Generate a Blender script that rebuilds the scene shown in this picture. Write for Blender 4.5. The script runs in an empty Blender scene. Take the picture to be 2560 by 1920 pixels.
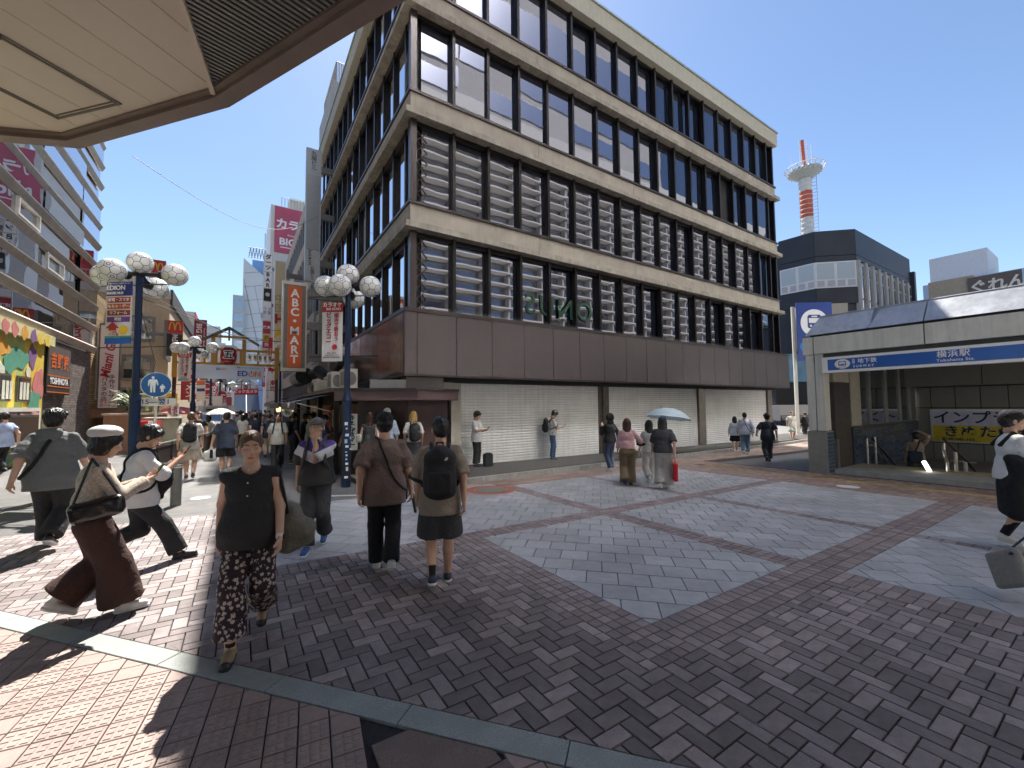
import bpy, math, random
import numpy as np
from mathutils import Vector, Matrix
random.seed(7); RNG = np.random.default_rng(7)
S = bpy.context.scene
COL = S.collection
R = math.radians
# ------------------------------------------------------------------ camera
cd = bpy.data.cameras.new('camera'); cam = bpy.data.objects.new('camera', cd); COL.objects.link(cam)
cd.sensor_width = 36; cd.lens = 14.601; cd.clip_start = 0.05; cd.clip_end = 3000
_y, _p, _r = R(56.7196), R(2.9735), R(-0.5526)
_f = Vector((math.cos(_y)*math.cos(_p), math.sin(_y)*math.cos(_p), math.sin(_p)))
_rt = Vector((math.sin(_y), -math.cos(_y), 0)); _u = _rt.cross(_f)
_c, _s = math.cos(_r), math.sin(_r)
rt = _c*_rt + _s*_u; up = -_s*_rt + _c*_u
cam.matrix_world = Matrix(((rt.x, up.x, -_f.x, 0), (rt.y, up.y, -_f.y, 0), (rt.z, up.z, -_f.z, 1.7), (0, 0, 0, 1)))
S.camera = cam
# ------------------------------------------------------------------ light
SUN = Vector((0.229, 0.62, 1.0)).normalized()
world = bpy.data.worlds.new('World'); S.world = world; world.use_nodes = True
nt = world.node_tree; bg = nt.nodes['Background']
sky = nt.nodes.new('ShaderNodeTexSky'); sky.sky_type = 'NISHITA'; sky.sun_disc = False
sky.sun_elevation = math.asin(SUN.z); sky.sun_rotation = math.atan2(SUN.x, SUN.y)
sky.air_density = 1.0; sky.dust_density = 0.3; sky.ozone_density = 3.0
nt.links.new(sky.outputs[0], bg.inputs[0]); bg.inputs[1].default_value = 0.068
sl = bpy.data.lights.new('sun', 'SUN'); sl.energy = 4.6; sl.angle = R(0.53); sl.color = (1.0, 0.95, 0.88)
so = bpy.data.objects.new('sun', sl); COL.objects.link(so); so.location = (0, 0, 60)
so.rotation_euler = SUN.to_track_quat('Z', 'Y').to_euler()
S.view_settings.view_transform = 'Standard'; S.view_settings.look = 'None'
S.view_settings.exposure = 1.5; S.view_settings.gamma = 1.0; S.view_settings.use_curve_mapping = False
S.render.engine = 'CYCLES'
S.cycles.use_denoising = True; S.cycles.max_bounces = 8; S.cycles.diffuse_bounces = 4; S.cycles.glossy_bounces = 4
S.cycles.transmission_bounces = 6; S.cycles.sample_clamp_indirect = 20.0; S.cycles.caustics_reflective = True; S.cycles.blur_glossy = 0.05

# ------------------------------------------------------------------ materials
MATS = {}
def mat(name, col, rough=0.6, metal=0.0, var=0.12, scale=6.0, bump=0.0, bscale=60.0, spec=0.5, emit=None, streak=0.0, rnd=0.0, coat=0.0, stretch=(1, 1, 1), island=False, speck=0.0, alpha=None, stain=0.0):
    if name in MATS: return MATS[name]
    m = bpy.data.materials.new(name); m.use_nodes = True; n = m.node_tree.nodes; l = m.node_tree.links
    b = n['Principled BSDF']; b.inputs['Roughness'].default_value = rough; b.inputs['Metallic'].default_value = metal
    b.inputs['Specular IOR Level'].default_value = spec
    b.inputs['Coat Weight'].default_value = coat
    tc = n.new('ShaderNodeTexCoord'); mp = n.new('ShaderNodeMapping'); mp.inputs['Scale'].default_value = stretch
    l.new(tc.outputs['Object'], mp.inputs[0])
    cur = None
    rgb = n.new('ShaderNodeRGB'); rgb.outputs[0].default_value = (*col, 1); cur = rgb.outputs[0]
    def mul(fac_out, lo, hi):
        nonlocal cur
        mr = n.new('ShaderNodeMapRange'); mr.inputs[3].default_value = lo; mr.inputs[4].default_value = hi
        l.new(fac_out, mr.inputs[0])
        mx = n.new('ShaderNodeVectorMath'); mx.operation = 'SCALE'; l.new(cur, mx.inputs[0]); l.new(mr.outputs[0], mx.inputs['Scale'])
        cur = mx.outputs[0]
    def noise(sc, det=5, vec=None, ro=0.6):
        t = n.new('ShaderNodeTexNoise'); t.inputs['Scale'].default_value = sc; t.inputs['Detail'].default_value = det
        t.inputs['Roughness'].default_value = ro; l.new(vec or mp.outputs[0], t.inputs['Vector']); return t.outputs[0]
    if var > 0:
        mr = n.new('ShaderNodeMapRange'); mr.inputs[1].default_value = 0.3; mr.inputs[2].default_value = 0.7
        l.new(noise(scale), mr.inputs[0]); mul(mr.outputs[0], 1-var, 1+var)
    if speck > 0:
        mr = n.new('ShaderNodeMapRange'); mr.inputs[1].default_value = 0.35; mr.inputs[2].default_value = 0.65
        l.new(noise(220, 2), mr.inputs[0]); mul(mr.outputs[0], 1-speck, 1+speck)
    if streak > 0:
        mp2 = n.new('ShaderNodeMapping'); mp2.inputs['Scale'].default_value = (9, 9, 0.5); l.new(tc.outputs['Object'], mp2.inputs[0])
        mr = n.new('ShaderNodeMapRange'); mr.inputs[1].default_value = 0.35; mr.inputs[2].default_value = 0.75
        l.new(noise(1.0, 6, mp2.outputs[0], 0.7), mr.inputs[0]); mul(mr.outputs[0], 1.05, 1-streak)
    if rnd > 0:
        if island:
            g = n.new('ShaderNodeNewGeometry'); src = g.outputs['Random Per Island']
        else:
            g = n.new('ShaderNodeObjectInfo'); src = g.outputs['Random']
        pw = n.new('ShaderNodeMath'); pw.operation = 'POWER'; pw.inputs[1].default_value = 1.6; l.new(src, pw.inputs[0])
        mul(pw.outputs[0], 1-rnd*0.6, 1+rnd)
    if stain > 0:
        ge = n.new('ShaderNodeNewGeometry'); mr = n.new('ShaderNodeMapRange'); mr.inputs[1].default_value = 0.38; mr.inputs[2].default_value = 0.68
        l.new(noise(0.9, 7, ge.outputs['Position'], 0.72), mr.inputs[0]); mul(mr.outputs[0], 1+stain*.35, 1-stain)
        vo = n.new('ShaderNodeTexVoronoi'); vo.inputs['Scale'].default_value = 2.6; l.new(ge.outputs['Position'], vo.inputs['Vector'])
        mr2 = n.new('ShaderNodeMapRange'); mr2.inputs[1].default_value = 0.045; mr2.inputs[2].default_value = 0.07; l.new(vo.outputs['Distance'], mr2.inputs[0]); mul(mr2.outputs[0], 1-stain*1.3, 1.0)
        vo = n.new('ShaderNodeTexVoronoi'); vo.inputs['Scale'].default_value = 1.1; l.new(ge.outputs['Position'], vo.inputs['Vector'])
        mr2 = n.new('ShaderNodeMapRange'); mr2.inputs[1].default_value = 0.016; mr2.inputs[2].default_value = 0.024; l.new(vo.outputs['Distance'], mr2.inputs[0]); mul(mr2.outputs[0], 1.9, 1.0)
    l.new(cur, b.inputs['Base Color'])
    if bump > 0:
        bp = n.new('ShaderNodeBump'); bp.inputs['Strength'].default_value = min(1, bump); bp.inputs['Distance'].default_value = 0.01*max(1, bump)
        l.new(noise(bscale, 4), bp.inputs['Height']); l.new(bp.outputs[0], b.inputs['Normal'])
    if emit: b.inputs['Emission Color'].default_value = (*col, 1); b.inputs['Emission Strength'].default_value = emit
    MATS[name] = m; return m

def glass(name, tint=(0.01, 0.014, 0.022), fac=0.45, rough=0.01, wave=0.0, ior=1.9, gcol=(0.93, 0.95, 1)):
    """dark window glass: strong mirror reflection over a dim interior colour"""
    if name in MATS: return MATS[name]
    m = bpy.data.materials.new(name); m.use_nodes = True; n = m.node_tree.nodes; l = m.node_tree.links
    b = n['Principled BSDF']; b.inputs['Base Color'].default_value = (*tint, 1); b.inputs['Roughness'].default_value = 0.4; b.inputs['Specular IOR Level'].default_value = 0
    g = n.new('ShaderNodeBsdfGlossy'); g.inputs['Roughness'].default_value = rough; g.inputs['Color'].default_value = (*gcol, 1)
    fr = n.new('ShaderNodeFresnel'); fr.inputs[0].default_value = ior
    mr = n.new('ShaderNodeMapRange'); mr.inputs[1].default_value = 0.0; mr.inputs[2].default_value = 1.0; mr.inputs[3].default_value = fac; mr.inputs[4].default_value = 1.0
    mr.clamp = True
    l.new(fr.outputs[0], mr.inputs[0]); mx = n.new('ShaderNodeMixShader'); l.new(mr.outputs[0], mx.inputs[0]); l.new(b.outputs[0], mx.inputs[1]); l.new(g.outputs[0], mx.inputs[2])
    l.new(mx.outputs[0], n['Material Output'].inputs[0])
    if wave > 0:
        tc = n.new('ShaderNodeTexCoord'); t = n.new('ShaderNodeTexNoise'); t.inputs['Scale'].default_value = 1.3; t.inputs['Detail'].default_value = 1.0
        l.new(tc.outputs['Object'], t.inputs['Vector'])
        bp = n.new('ShaderNodeBump'); bp.inputs['Strength'].default_value = wave; bp.inputs['Distance'].default_value = 0.02
        l.new(t.outputs[0], bp.inputs['Height']); l.new(bp.outputs[0], g.inputs['Normal'])
    MATS[name] = m; return m

# ------------------------------------------------------------------ mesh helpers
def tag(o, label=None, cat=None, group=None, kind=None):
    if label: o['label'] = label
    if cat: o['category'] = cat
    if group: o['group'] = group
    if kind: o['kind'] = kind
    return o
def thing(name, label, cat, loc=(0, 0, 0), rot=0.0, group=None):
    o = bpy.data.objects.new(name, None); o.empty_display_size = 0.2; COL.objects.link(o)
    o.location = loc; o.rotation_euler = (0, 0, rot); return tag(o, label, cat, group)
def wloc(o):
    v = Vector((0, 0, 0))
    while o is not None: v += o.location; o = o.parent
    return v
def link(name, me, parent=None, loc=(0, 0, 0), rot=None):
    o = bpy.data.objects.new(name, me); COL.objects.link(o); o.location = loc
    if rot is not None: o.rotation_euler = rot
    if parent is not None: o.parent = parent
    return o
def mesh_from(name, V, F, m, smooth=False):
    me = bpy.data.meshes.new(name); me.from_pydata([tuple(v) for v in V], [], F)
    me.materials.append(m)
    if smooth: me.polygons.foreach_set('use_smooth', [True]*len(me.polygons))
    me.update(); return me
class MB:
    def __init__(s): s.V = []; s.F = []
    def add(s, V, F):
        b = len(s.V); s.V += [tuple(v) for v in V]; s.F += [tuple(i+b for i in f) for f in F]; return s
    def box(s, x0, x1, y0, y1, z0, z1):
        V = [(x0, y0, z0), (x1, y0, z0), (x1, y1, z0), (x0, y1, z0), (x0, y0, z1), (x1, y0, z1), (x1, y1, z1), (x0, y1, z1)]
        return s.add(V, [(0, 3, 2, 1), (4, 5, 6, 7), (0, 1, 5, 4), (1, 2, 6, 5), (2, 3, 7, 6), (3, 0, 4, 7)])
    def cbox(s, c, size, rz=0.0):
        a, b, h = [k/2 for k in size]; co, si = math.cos(rz), math.sin(rz); V = []
        for z in (-h, h):
            for x, y in ((-a, -b), (a, -b), (a, b), (-a, b)):
                V.append((c[0]+co*x-si*y, c[1]+si*x+co*y, c[2]+z))
        return s.add(V, [(0, 3, 2, 1), (4, 5, 6, 7), (0, 1, 5, 4), (1, 2, 6, 5), (2, 3, 7, 6), (3, 0, 4, 7)])
    def frame(s, o, ux, uy, uz):     # box from origin corner and three edge vectors
        o, ux, uy, uz = map(Vector, (o, ux, uy, uz)); V = [o, o+ux, o+ux+uy, o+uy, o+uz, o+ux+uz, o+ux+uy+uz, o+uy+uz]
        return s.add(V, [(0, 3, 2, 1), (4, 5, 6, 7), (0, 1, 5, 4), (1, 2, 6, 5), (2, 3, 7, 6), (3, 0, 4, 7)])
    def prism(s, poly, z0, z1):
        n = len(poly); zz = (lambda p, z: z(p[0], p[1]) if callable(z) else z)
        V = [(p[0], p[1], zz(p, z0)) for p in poly]+[(p[0], p[1], zz(p, z1)) for p in poly]
        return s.add(V, [tuple(reversed(range(n))), tuple(range(n, 2*n))]+[(i, (i+1) % n, n+(i+1) % n, n+i) for i in range(n)])
    def ext(s, pts, vec):            # extrude planar polygon by vec
        n = len(pts); P = [Vector(p) for p in pts]; v = Vector(vec)
        return s.add(P+[p+v for p in P], [tuple(reversed(range(n))), tuple(range(n, 2*n))]+[(i, (i+1) % n, n+(i+1) % n, n+i) for i in range(n)])
    def tube(s, a, b, r, n=8, r2=None, cap=True):
        a, b = Vector(a), Vector(b); d = (b-a).normalized(); t = Vector((0, 0, 1)) if abs(d.z) < 0.9 else Vector((1, 0, 0))
        u = d.cross(t).normalized(); w = d.cross(u); r2 = r if r2 is None else r2; V = []
        for p, q in ((a, r), (b, r2)):
            for i in range(n):
                an = 2*math.pi*i/n; V.append(p+u*math.cos(an)*q+w*math.sin(an)*q)
        F = [(i, (i+1) % n, n+(i+1) % n, n+i) for i in range(n)]
        if cap: F += [tuple(reversed(range(n))), tuple(range(n, 2*n))]
        return s.add(V, F)
    def path(s, pts, r, n=6):
        for i in range(len(pts)-1): s.tube(pts[i], pts[i+1], r, n)
        return s
    def ball(s, c, r, nu=12, nv=8, sc=(1, 1, 1)):
        V = [(c[0], c[1], c[2]+r*sc[2])]
        for j in range(1, nv):
            th = math.pi*j/nv
            for i in range(nu):
                ph = 2*math.pi*i/nu; V.append((c[0]+r*sc[0]*math.sin(th)*math.cos(ph), c[1]+r*sc[1]*math.sin(th)*math.sin(ph), c[2]+r*sc[2]*math.cos(th)))
        V.append((c[0], c[1], c[2]-r*sc[2])); F = [(0, 1+i, 1+(i+1) % nu) for i in range(nu)]
        for j in range(nv-2):
            for i in range(nu):
                a = 1+j*nu+i; b = 1+j*nu+(i+1) % nu; F.append((a, a+nu, b+nu, b))
        k = len(V)-1; F += [(k, k-nu+(i+1) % nu, k-nu+i) for i in range(nu)]
        return s.add(V, F)
    def lathe(s, prof, n=16, c=(0, 0, 0)):
        V = []; F = []
        for r_, z in prof:
            for i in range(n):
                a = 2*math.pi*i/n; V.append((c[0]+r_*math.cos(a), c[1]+r_*math.sin(a), c[2]+z))
        for j in range(len(prof)-1):
            for i in range(n): F.append((j*n+i, j*n+(i+1) % n, (j+1)*n+(i+1) % n, (j+1)*n+i))
        return s.add(V, F)
    def mesh(s, name, m, smooth=False): return mesh_from(name, s.V, s.F, m, smooth)
    def build(s, name, m, parent=None, local=False, smooth=False, kind=None, label=None):
        o = s; V = s.V
        if parent is not None and not local:
            w = wloc(parent); V = [(v[0]-w.x, v[1]-w.y, v[2]-w.z) for v in V]
        ob = link(name, mesh_from(name, V, s.F, m, smooth), parent)
        if kind: ob['kind'] = kind
        if label: ob['label'] = label
        return ob
def text(body, size, m, parent, origin, right, upv, name='lettering', align='CENTER', depth=0.004, squash=1.0, spacing=1.0, bold=0.0, line=1.0, shear=0.0, kind=None):
    """flat lettering as a mesh: origin is the middle of the writing, right / upv span its plane (world space)"""
    cu = bpy.data.curves.new('t', 'FONT'); cu.body = body; cu.size = size; cu.align_x = align; cu.align_y = 'CENTER'
    cu.extrude = depth/2; cu.offset = bold*size; cu.space_line = line; cu.space_character = spacing; cu.shear = shear; cu.resolution_u = 3
    to = bpy.data.objects.new('t', cu); COL.objects.link(to)
    dg = bpy.context.evaluated_depsgraph_get(); me = bpy.data.meshes.new_from_object(to.evaluated_get(dg))
    bpy.data.objects.remove(to); bpy.data.curves.remove(cu)
    rv, uv = Vector(right).normalized(), Vector(upv).normalized(); nv = rv.cross(uv)
    w = wloc(parent); o = Vector(origin)-w
    M4 = Matrix(((rv.x*squash, uv.x, nv.x, o.x), (rv.y*squash, uv.y, nv.y, o.y), (rv.z*squash, uv.z, nv.z, o.z), (0, 0, 0, 1)))
    me.transform(M4); me.name = name
    me.materials.clear(); me.materials.append(m)
    ob = link(name, me, parent)
    if kind: ob['kind'] = kind
    return ob
def gz(x, y): return -.018*min(max(x, -8), 26)-.012*min(max(y, -10), 13)
def copy_tree(o, parent=None):
    c = o.copy(); COL.objects.link(c)
    c.parent = parent
    for ch in list(KIDS.get(o, ())) or [k for k in o.children]: copy_tree(ch, c)
    return c
KIDS = {}
# ------------------------------------------------------------------ the setting: ground, street, paving
NRM = Vector((0.018, 0.012, 1)).normalized()
def tilt(ang): return (NRM.to_track_quat('Z', 'Y').to_matrix().to_4x4() @ Matrix.Rotation(0, 4, 'Z')), ang
def slope_rot(ang):
    a = Matrix.Rotation(ang, 3, 'Z'); q = Vector((0, 0, 1)).rotation_difference(NRM).to_matrix()
    return (q @ a).to_euler()
def in_view(x, y, m=1.15):
    d = Vector((x, y, gz(x, y)-1.7)); z = d.dot(_f)
    if z < 0.3: return False
    return abs(d.dot(rt)/z) < 1.233*m and d.dot(up)/z > -0.925*m-0.1
def sheet(name, xs, ys, dz, m, parent=None, kind='structure'):
    V = [(x, y, gz(x, y)+dz) for y in ys for x in xs]; n = len(xs)
    F = [(j*n+i, j*n+i+1, (j+1)*n+i+1, (j+1)*n+i) for j in range(len(ys)-1) for i in range(n-1)]
    o = link(name, mesh_from(name, V, F, m), parent)
    if kind: o['kind'] = kind
    return o
M_mortar = mat('mortar', (0.028, 0.025, 0.028), 0.9, var=0.3, scale=30)
M_asph = mat('asphalt', (0.12, 0.117, 0.113), 0.85, var=0.2, scale=3, bump=0.6, bscale=300, speck=0.35, stain=.3)
ground = sheet('ground', [-400, -60, -8, 3.4, 10, 26, 80, 600], [-200, -40, -10, 0, 8.85, 13, 40, 120, 700], -0.05, mat('paving_grey', (0.17, 0.165, 0.16), 0.9, speck=0.2))
pavement = sheet('pavement', [-7.5, -4, 0, 4, 8, 12, 14.25], [-6, -2, 2, 6, 8.85], -0.016, M_mortar)
pav2 = sheet('pavement', [1.5, 8, 14.25, 26, 40], [8.4, 9.0, 13], -0.02, M_mortar)
street = sheet('street', [-7.5, -3, 1.5, 3.4], [8.85, 13, 30, 60, 110], -0.004, M_asph)

LK = lambda x: 5.54-1.197*(x+1.7)      # upper edge of the light kerb strip
def clip(poly, a, b, c):               # keep a*x+b*y+c >= 0
    out = []
    for i in range(len(poly)):
        p, q = poly[i], poly[(i+1) % len(poly)]; dp = a*p[0]+b*p[1]+c; dq = a*q[0]+b*q[1]+c
        if dp >= 0: out.append(p)
        if (dp >= 0) != (dq >= 0):
            t = dp/(dp-dq); out.append((p[0]+t*(q[0]-p[0]), p[1]+t*(q[1]-p[1])))
    return out
def clip_rect(poly, r):
    for h in ((1, 0, -r[0]), (-1, 0, r[1]), (0, 1, -r[2]), (0, -1, r[3])):
        poly = clip(poly, *h)
        if len(poly) < 3: return []
    return poly
def area(p): return abs(sum(p[i][0]*p[(i+1) % len(p)][1]-p[(i+1) % len(p)][0]*p[i][1] for i in range(len(p))))/2
def inset(p, g):
    cx = sum(q[0] for q in p)/len(p); cy = sum(q[1] for q in p)/len(p); n = len(p); out = []
    for i in range(n):
        a, b, c = Vector(p[i-1]), Vector(p[i]), Vector(p[(i+1) % n]); d1 = (b-a); d2 = (c-b)
        if d1.length < 1e-6 or d2.length < 1e-6: out.append(tuple(b)); continue
        d1.normalize(); d2.normalize(); n1 = Vector((-d1.y, d1.x)); n2 = Vector((-d2.y, d2.x)); bis = n1+n2
        if bis.length < 1e-4: out.append(tuple(b)); continue
        bis.normalize(); out.append(tuple(b+bis*min(g/max(bis.dot(n1), 0.35), 3*g)))
    return out
def ccw(p):
    s = sum(p[i][0]*p[(i+1) % len(p)][1]-p[(i+1) % len(p)][0]*p[i][1] for i in range(len(p)))
    return p if s > 0 else p[::-1]
class Tiles:
    """collects tile outlines; the largest in view become objects, the rest one joined part"""
    def __init__(s, name, gap, th=0.02, ch=0.003): s.name, s.gap, s.th, s.ch, s.L = name, gap, th, ch, []
    def put(s, poly, full=None, dz=0.0):
        if len(poly) < 3 or area(poly) < 4e-4: return
        s.L.append((ccw(poly), full, dz))
    def rect(s, cx, cy, w, h, ang, rects, extra=()):
        co, si = math.cos(ang), math.sin(ang)
        P = [(cx+co*a-si*b, cy+si*a+co*b) for a, b in ((-w/2, -h/2), (w/2, -h/2), (w/2, h/2), (-w/2, h/2))]
        for r in rects:
            q = clip_rect(P, r)
            for e in extra:
                if len(q) >= 3: q = clip(q, *e)
            if len(q) < 3: continue
            full = (round(w, 4), round(h, 4), ang, cx, cy) if abs(area(q)-w*h) < 1e-7 else None
            s.put(q, full)
    def solid(s, poly, z, zc=0.0):
        a = inset(poly, s.gap/2); b = inset(poly, s.gap/2+s.ch); n = len(a)
        V = [(p[0], p[1], z(p)-s.th) for p in a]+[(p[0], p[1], z(p)-s.ch) for p in a]+[(p[0], p[1], z(p)) for p in b]
        F = [(i, (i+1) % n, n+(i+1) % n, n+i) for i in range(n)]+[(n+i, n+(i+1) % n, 2*n+(i+1) % n, 2*n+i) for i in range(n)]+[tuple(range(2*n, 3*n))]
        return V, F
    def build(s, parent, m_obj, m_stuff, count=300, bumps=None):
        def key(t):
            x = sum(p[0] for p in t[0])/len(t[0]); y = sum(p[1] for p in t[0])/len(t[0])
            d = math.hypot(x, y, 1.7); return d*d*d/max(area(t[0]), 1e-5)*(1 if in_view(x, y, 1.0) else 1e6)
        s.L.sort(key=key); cache = {}; mb = MB(); pl = wloc(parent)
        for k, (poly, full, dz) in enumerate(s.L):
            x = sum(p[0] for p in poly)/len(poly); y = sum(p[1] for p in poly)/len(poly); j = random.uniform(-.0012, .0012)+dz
            if k < count:
                if full:
                    w, h, ang, cx, cy = full
                    if (w, h) not in cache:
                        P = [(-w/2, -h/2), (w/2, -h/2), (w/2, h/2), (-w/2, h/2)]; V, F = s.solid(P, lambda p: 0.0)
                        if bumps:
                            b = MB(); b.add(V, F); bumps(b); V, F = b.V, b.F
                        cache[(w, h)] = mesh_from(s.name, V, F, m_obj)
                    o = link(s.name, cache[(w, h)], parent, (cx-pl.x, cy-pl.y, gz(cx, cy)+j-pl.z), slope_rot(ang+random.gauss(0, .004)))
                else:
                    V, F = s.solid([(p[0]-x, p[1]-y) for p in poly], lambda p: gz(x+p[0], y+p[1])-gz(x, y))
                    link(s.name, mesh_from(s.name, V, F, m_obj), parent, (x-pl.x, y-pl.y, gz(x, y)+j-pl.z))
            else:
                V, F = s.solid(poly, lambda p: gz(p[0], p[1])+j); mb.add(V, F)
        if mb.V: mb.build(s.name+'_field', m_stuff, parent, kind='stuff')
W = 0.105
def herring(T, rects, extra, x0, x1, y0, y1):
    for i in range(int(x0/W)-2, int(x1/W)+2):
        for j in range(int(y0/W)-2, int(y1/W)+2):
            t = (i-j) % 4
            if t == 0: T.rect((i+1)*W, (j+.5)*W, 2*W, W, 0, rects, extra)
            elif t == 3: T.rect((i+.5)*W, (j+1)*W, 2*W, W, math.pi/2, rects, extra)
up_line = (1.197, 1, -(5.54-1.197*1.7))
# brick field
TB = Tiles('brick', 0.009)
herring(TB, [(-6, -.05, 1, 8.85), (-.05, 2.41, .5, 5.1), (2.41, 5.06, -1.5, 1.87), (1.0, 2.41, -1.5, .5)], [up_line], -6, 5.1, -1.5, 8.9)
n0 = 4000
hb = [b for b in TB.L if True]
TBb = Tiles('paver', 0.008)
def gridt(T, x0, x1, y0, y1, w, h, extra=(), stag=False):
    nx, ny = max(1, round((x1-x0)/w)), max(1, round((y1-y0)/h)); w, h = (x1-x0)/nx, (y1-y0)/ny
    for i in range(nx):
        for j in range(ny): T.rect(x0+(i+.5)*w, y0+(j+.5)*h, w, h, 0, [(-50, 50, -50, 50)], extra)
gridt(TBb, 2.41, 2.83, 1.87, 5.1, W, W)
gridt(TBb, -.05, 2.83, 5.1, 5.42, W, W); gridt(TBb, -.05, .26, 5.42, 8.85, .155, .105)
gridt(TBb, 2.83, 11.4, 1.87, 2.29, W, .14)
gridt(TBb, 5.17, 5.5, 2.29, 8.4, .11, .11); gridt(TBb, 2.83, 5.17, 5.1, 5.42, .11, .107); gridt(TBb, 5.5, 11.4, 5.1, 5.42, .11, .107)
gridt(TBb, 5.06, 5.48, -1.5, 1.87, .21, .105, [up_line]); gridt(TBb, 7.83, 8.04, -1.5, 1.87, .21, .14); gridt(TBb, 7.83, 8.04, 2.29, 5.1, .21, .14); gridt(TBb, 7.83, 8.04, 5.42, 8.4, .21, .14)
# granite slabs at 45 degrees, running bond
TG = Tiles('slab', 0.008)
gr = [(.26, 5.17, 5.42, 8.85), (2.83, 5.17, 2.29, 5.1), (5.5, 7.83, 2.29, 5.1), (8.04, 11.4, 2.29, 5.1), (5.5, 7.83, 5.42, 8.4), (8.04, 11.4, 5.42, 8.4),
      (5.48, 7.83, -1.5, 1.87), (8.04, 11.4, -1.5, 1.87)]
q = .3225; c45 = math.sqrt(.5)
for r_ in gr:
    for row in range(-40, 70):
        for k in range(-45, 75):
            u = (k+(.5 if row % 2 else 0))*q*1.0; v = row*q      # u along -45 deg, v along +45 deg
            x = (u+v)*c45; y = (v-u)*c45
            if r_[0]-.4 < x < r_[1]+.4 and r_[2]-.4 < y < r_[3]+.4: TG.rect(x, y, q, q, -math.pi/4, [r_])
M_brick = mat('brick_violet', (0.235, 0.195, 0.19), 0.75, var=0.15, scale=14, bump=0.5, bscale=160, rnd=0.52, speck=0.28, stain=.26)
M_brick_s = mat('brick_violet_far', (0.235, 0.195, 0.19), 0.75, var=0.15, scale=14, rnd=0.52, speck=0.2, island=True, stain=.26)
M_pav = mat('paver_violet', (0.24, 0.195, 0.19), 0.75, var=0.12, scale=14, bump=0.5, bscale=160, rnd=0.35, speck=0.28, stain=.26)
M_pav_s = mat('paver_violet_far', (0.24, 0.19, 0.18), 0.75, var=0.12, scale=14, rnd=0.35, speck=0.2, island=True, stain=.26)
M_gran = mat('granite', (0.36, 0.365, 0.375), 0.6, var=0.10, scale=9, bump=0.2, bscale=200, rnd=0.18, speck=0.3, stain=.24)
M_gran_s = mat('granite_far', (0.36, 0.365, 0.375), 0.6, var=0.10, scale=9, rnd=0.18, speck=0.2, island=True, stain=.24)
TB.build(pavement, M_brick, M_brick_s, 300); TBb.build(pavement, M_pav, M_pav_s, 290); TG.build(pavement, M_gran, M_gran_s, 300)
# reddish paving by the station entrance and along the far kerb, with the yellow tactile line
TR = Tiles('red_brick', 0.008)
gridt(TR, 11.4, 12.75, -1.5, 8.4, .21, .105); gridt(TR, 13.05, 14.0, -1.5, 8.4, .21, .105); gridt(TR, 1.6, 30.0, 8.85, 11.3, .42, .21, [(.09, -1, 9.15-.09*4.93)]); gridt(TR, 5.2, 14.0, 8.4, 8.85, .42, .15)
TR.build(pavement, mat('brick_tan', (0.26, 0.185, 0.15), 0.75, rnd=0.35, stain=.25), mat('brick_tan_far', (0.26, 0.185, 0.15), 0.75, rnd=0.35, island=True, stain=.25), 260)
TY = Tiles('tactile_tile', 0.006)
gridt(TY, 12.75, 13.05, -1.5, 8.1, .3, .3)
M_yel = mat('tactile_yellow', (0.42, 0.31, 0.12), 0.6, rnd=0.2, var=0.2)
def ribs(b):
    for k in range(4): b.box(-.12+k*.066, -.085+k*.066, -.13, .13, 0, .006)
TY.build(pavement, M_yel, M_yel, 60, bumps=ribs)
# light granite strip and embossed pink tiles on the near side
sd = Vector((1, -1.197)).normalized(); sn = Vector((sd.y, -sd.x)) if sd.y < 0 else Vector((-sd.y, sd.x))
sn = Vector((-1.197, -1)).normalized()           # towards the near side
strip = Tiles('kerb_slab', 0.006, th=0.03)
p0 = Vector((-1.7, 5.54)); t = -6.2
while t < 9:
    a = p0+sd*t; b = p0+sd*(t+.93)
    strip.put([tuple(a), tuple(b), tuple(b+sn*.17), tuple(a+sn*.17)][::-1], None, 0.003); t += .93
M_strip = mat('granite_pale', (0.27, 0.29, 0.275), 0.65, var=0.1, scale=5, bump=0.3, bscale=200, speck=0.35, rnd=0.08, stain=.14)
strip.build(pavement, M_strip, M_strip, 60)
TE = Tiles('embossed_tile', 0.007)
low = (-1.197, -1, (5.54-1.197*1.7)-.17*1.5597)
for i in range(-40, 40):
    for j in range(-40, 40):
        cx, cy = -.56+(i+.5)*.1555*math.cos(-.13)-(j+.5)*.1555*math.sin(-.13), 3.21+(i+.5)*.1555*math.sin(-.13)+(j+.5)*.1555*math.cos(-.13)
        if in_view(cx, cy, 1.35) or (abs(cx) < 2 and 0 < cy < 3):
            if cx > .60 and cy > 1.0 and cx < 1.15: continue
            TE.rect(cx, cy, .1555, .1555, -.13, [(-9, 9, -3, 12)], [low])
def studs(b):
    for i in range(3):
        for j in range(3):
            x, y = (i-1)*.046, (j-1)*.046; a, c = .017, .014
            V = [(x-a, y-a, 0), (x+a, y-a, 0), (x+a, y+a, 0), (x-a, y+a, 0), (x-c, y-c, .004), (x+c, y-c, .004), (x+c, y+c, .004), (x-c, y+c, .004)]
            b.add(V, [(4, 5, 6, 7), (0, 1, 5, 4), (1, 2, 6, 5), (2, 3, 7, 6), (3, 0, 4, 7)])
M_emb = mat('tile_pink', (0.30, 0.225, 0.20), 0.65, var=0.12, scale=20, bump=0.2, bscale=150, rnd=0.12, stain=.14)
TE.build(pavement, M_emb, M_emb, 300, bumps=studs)
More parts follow.
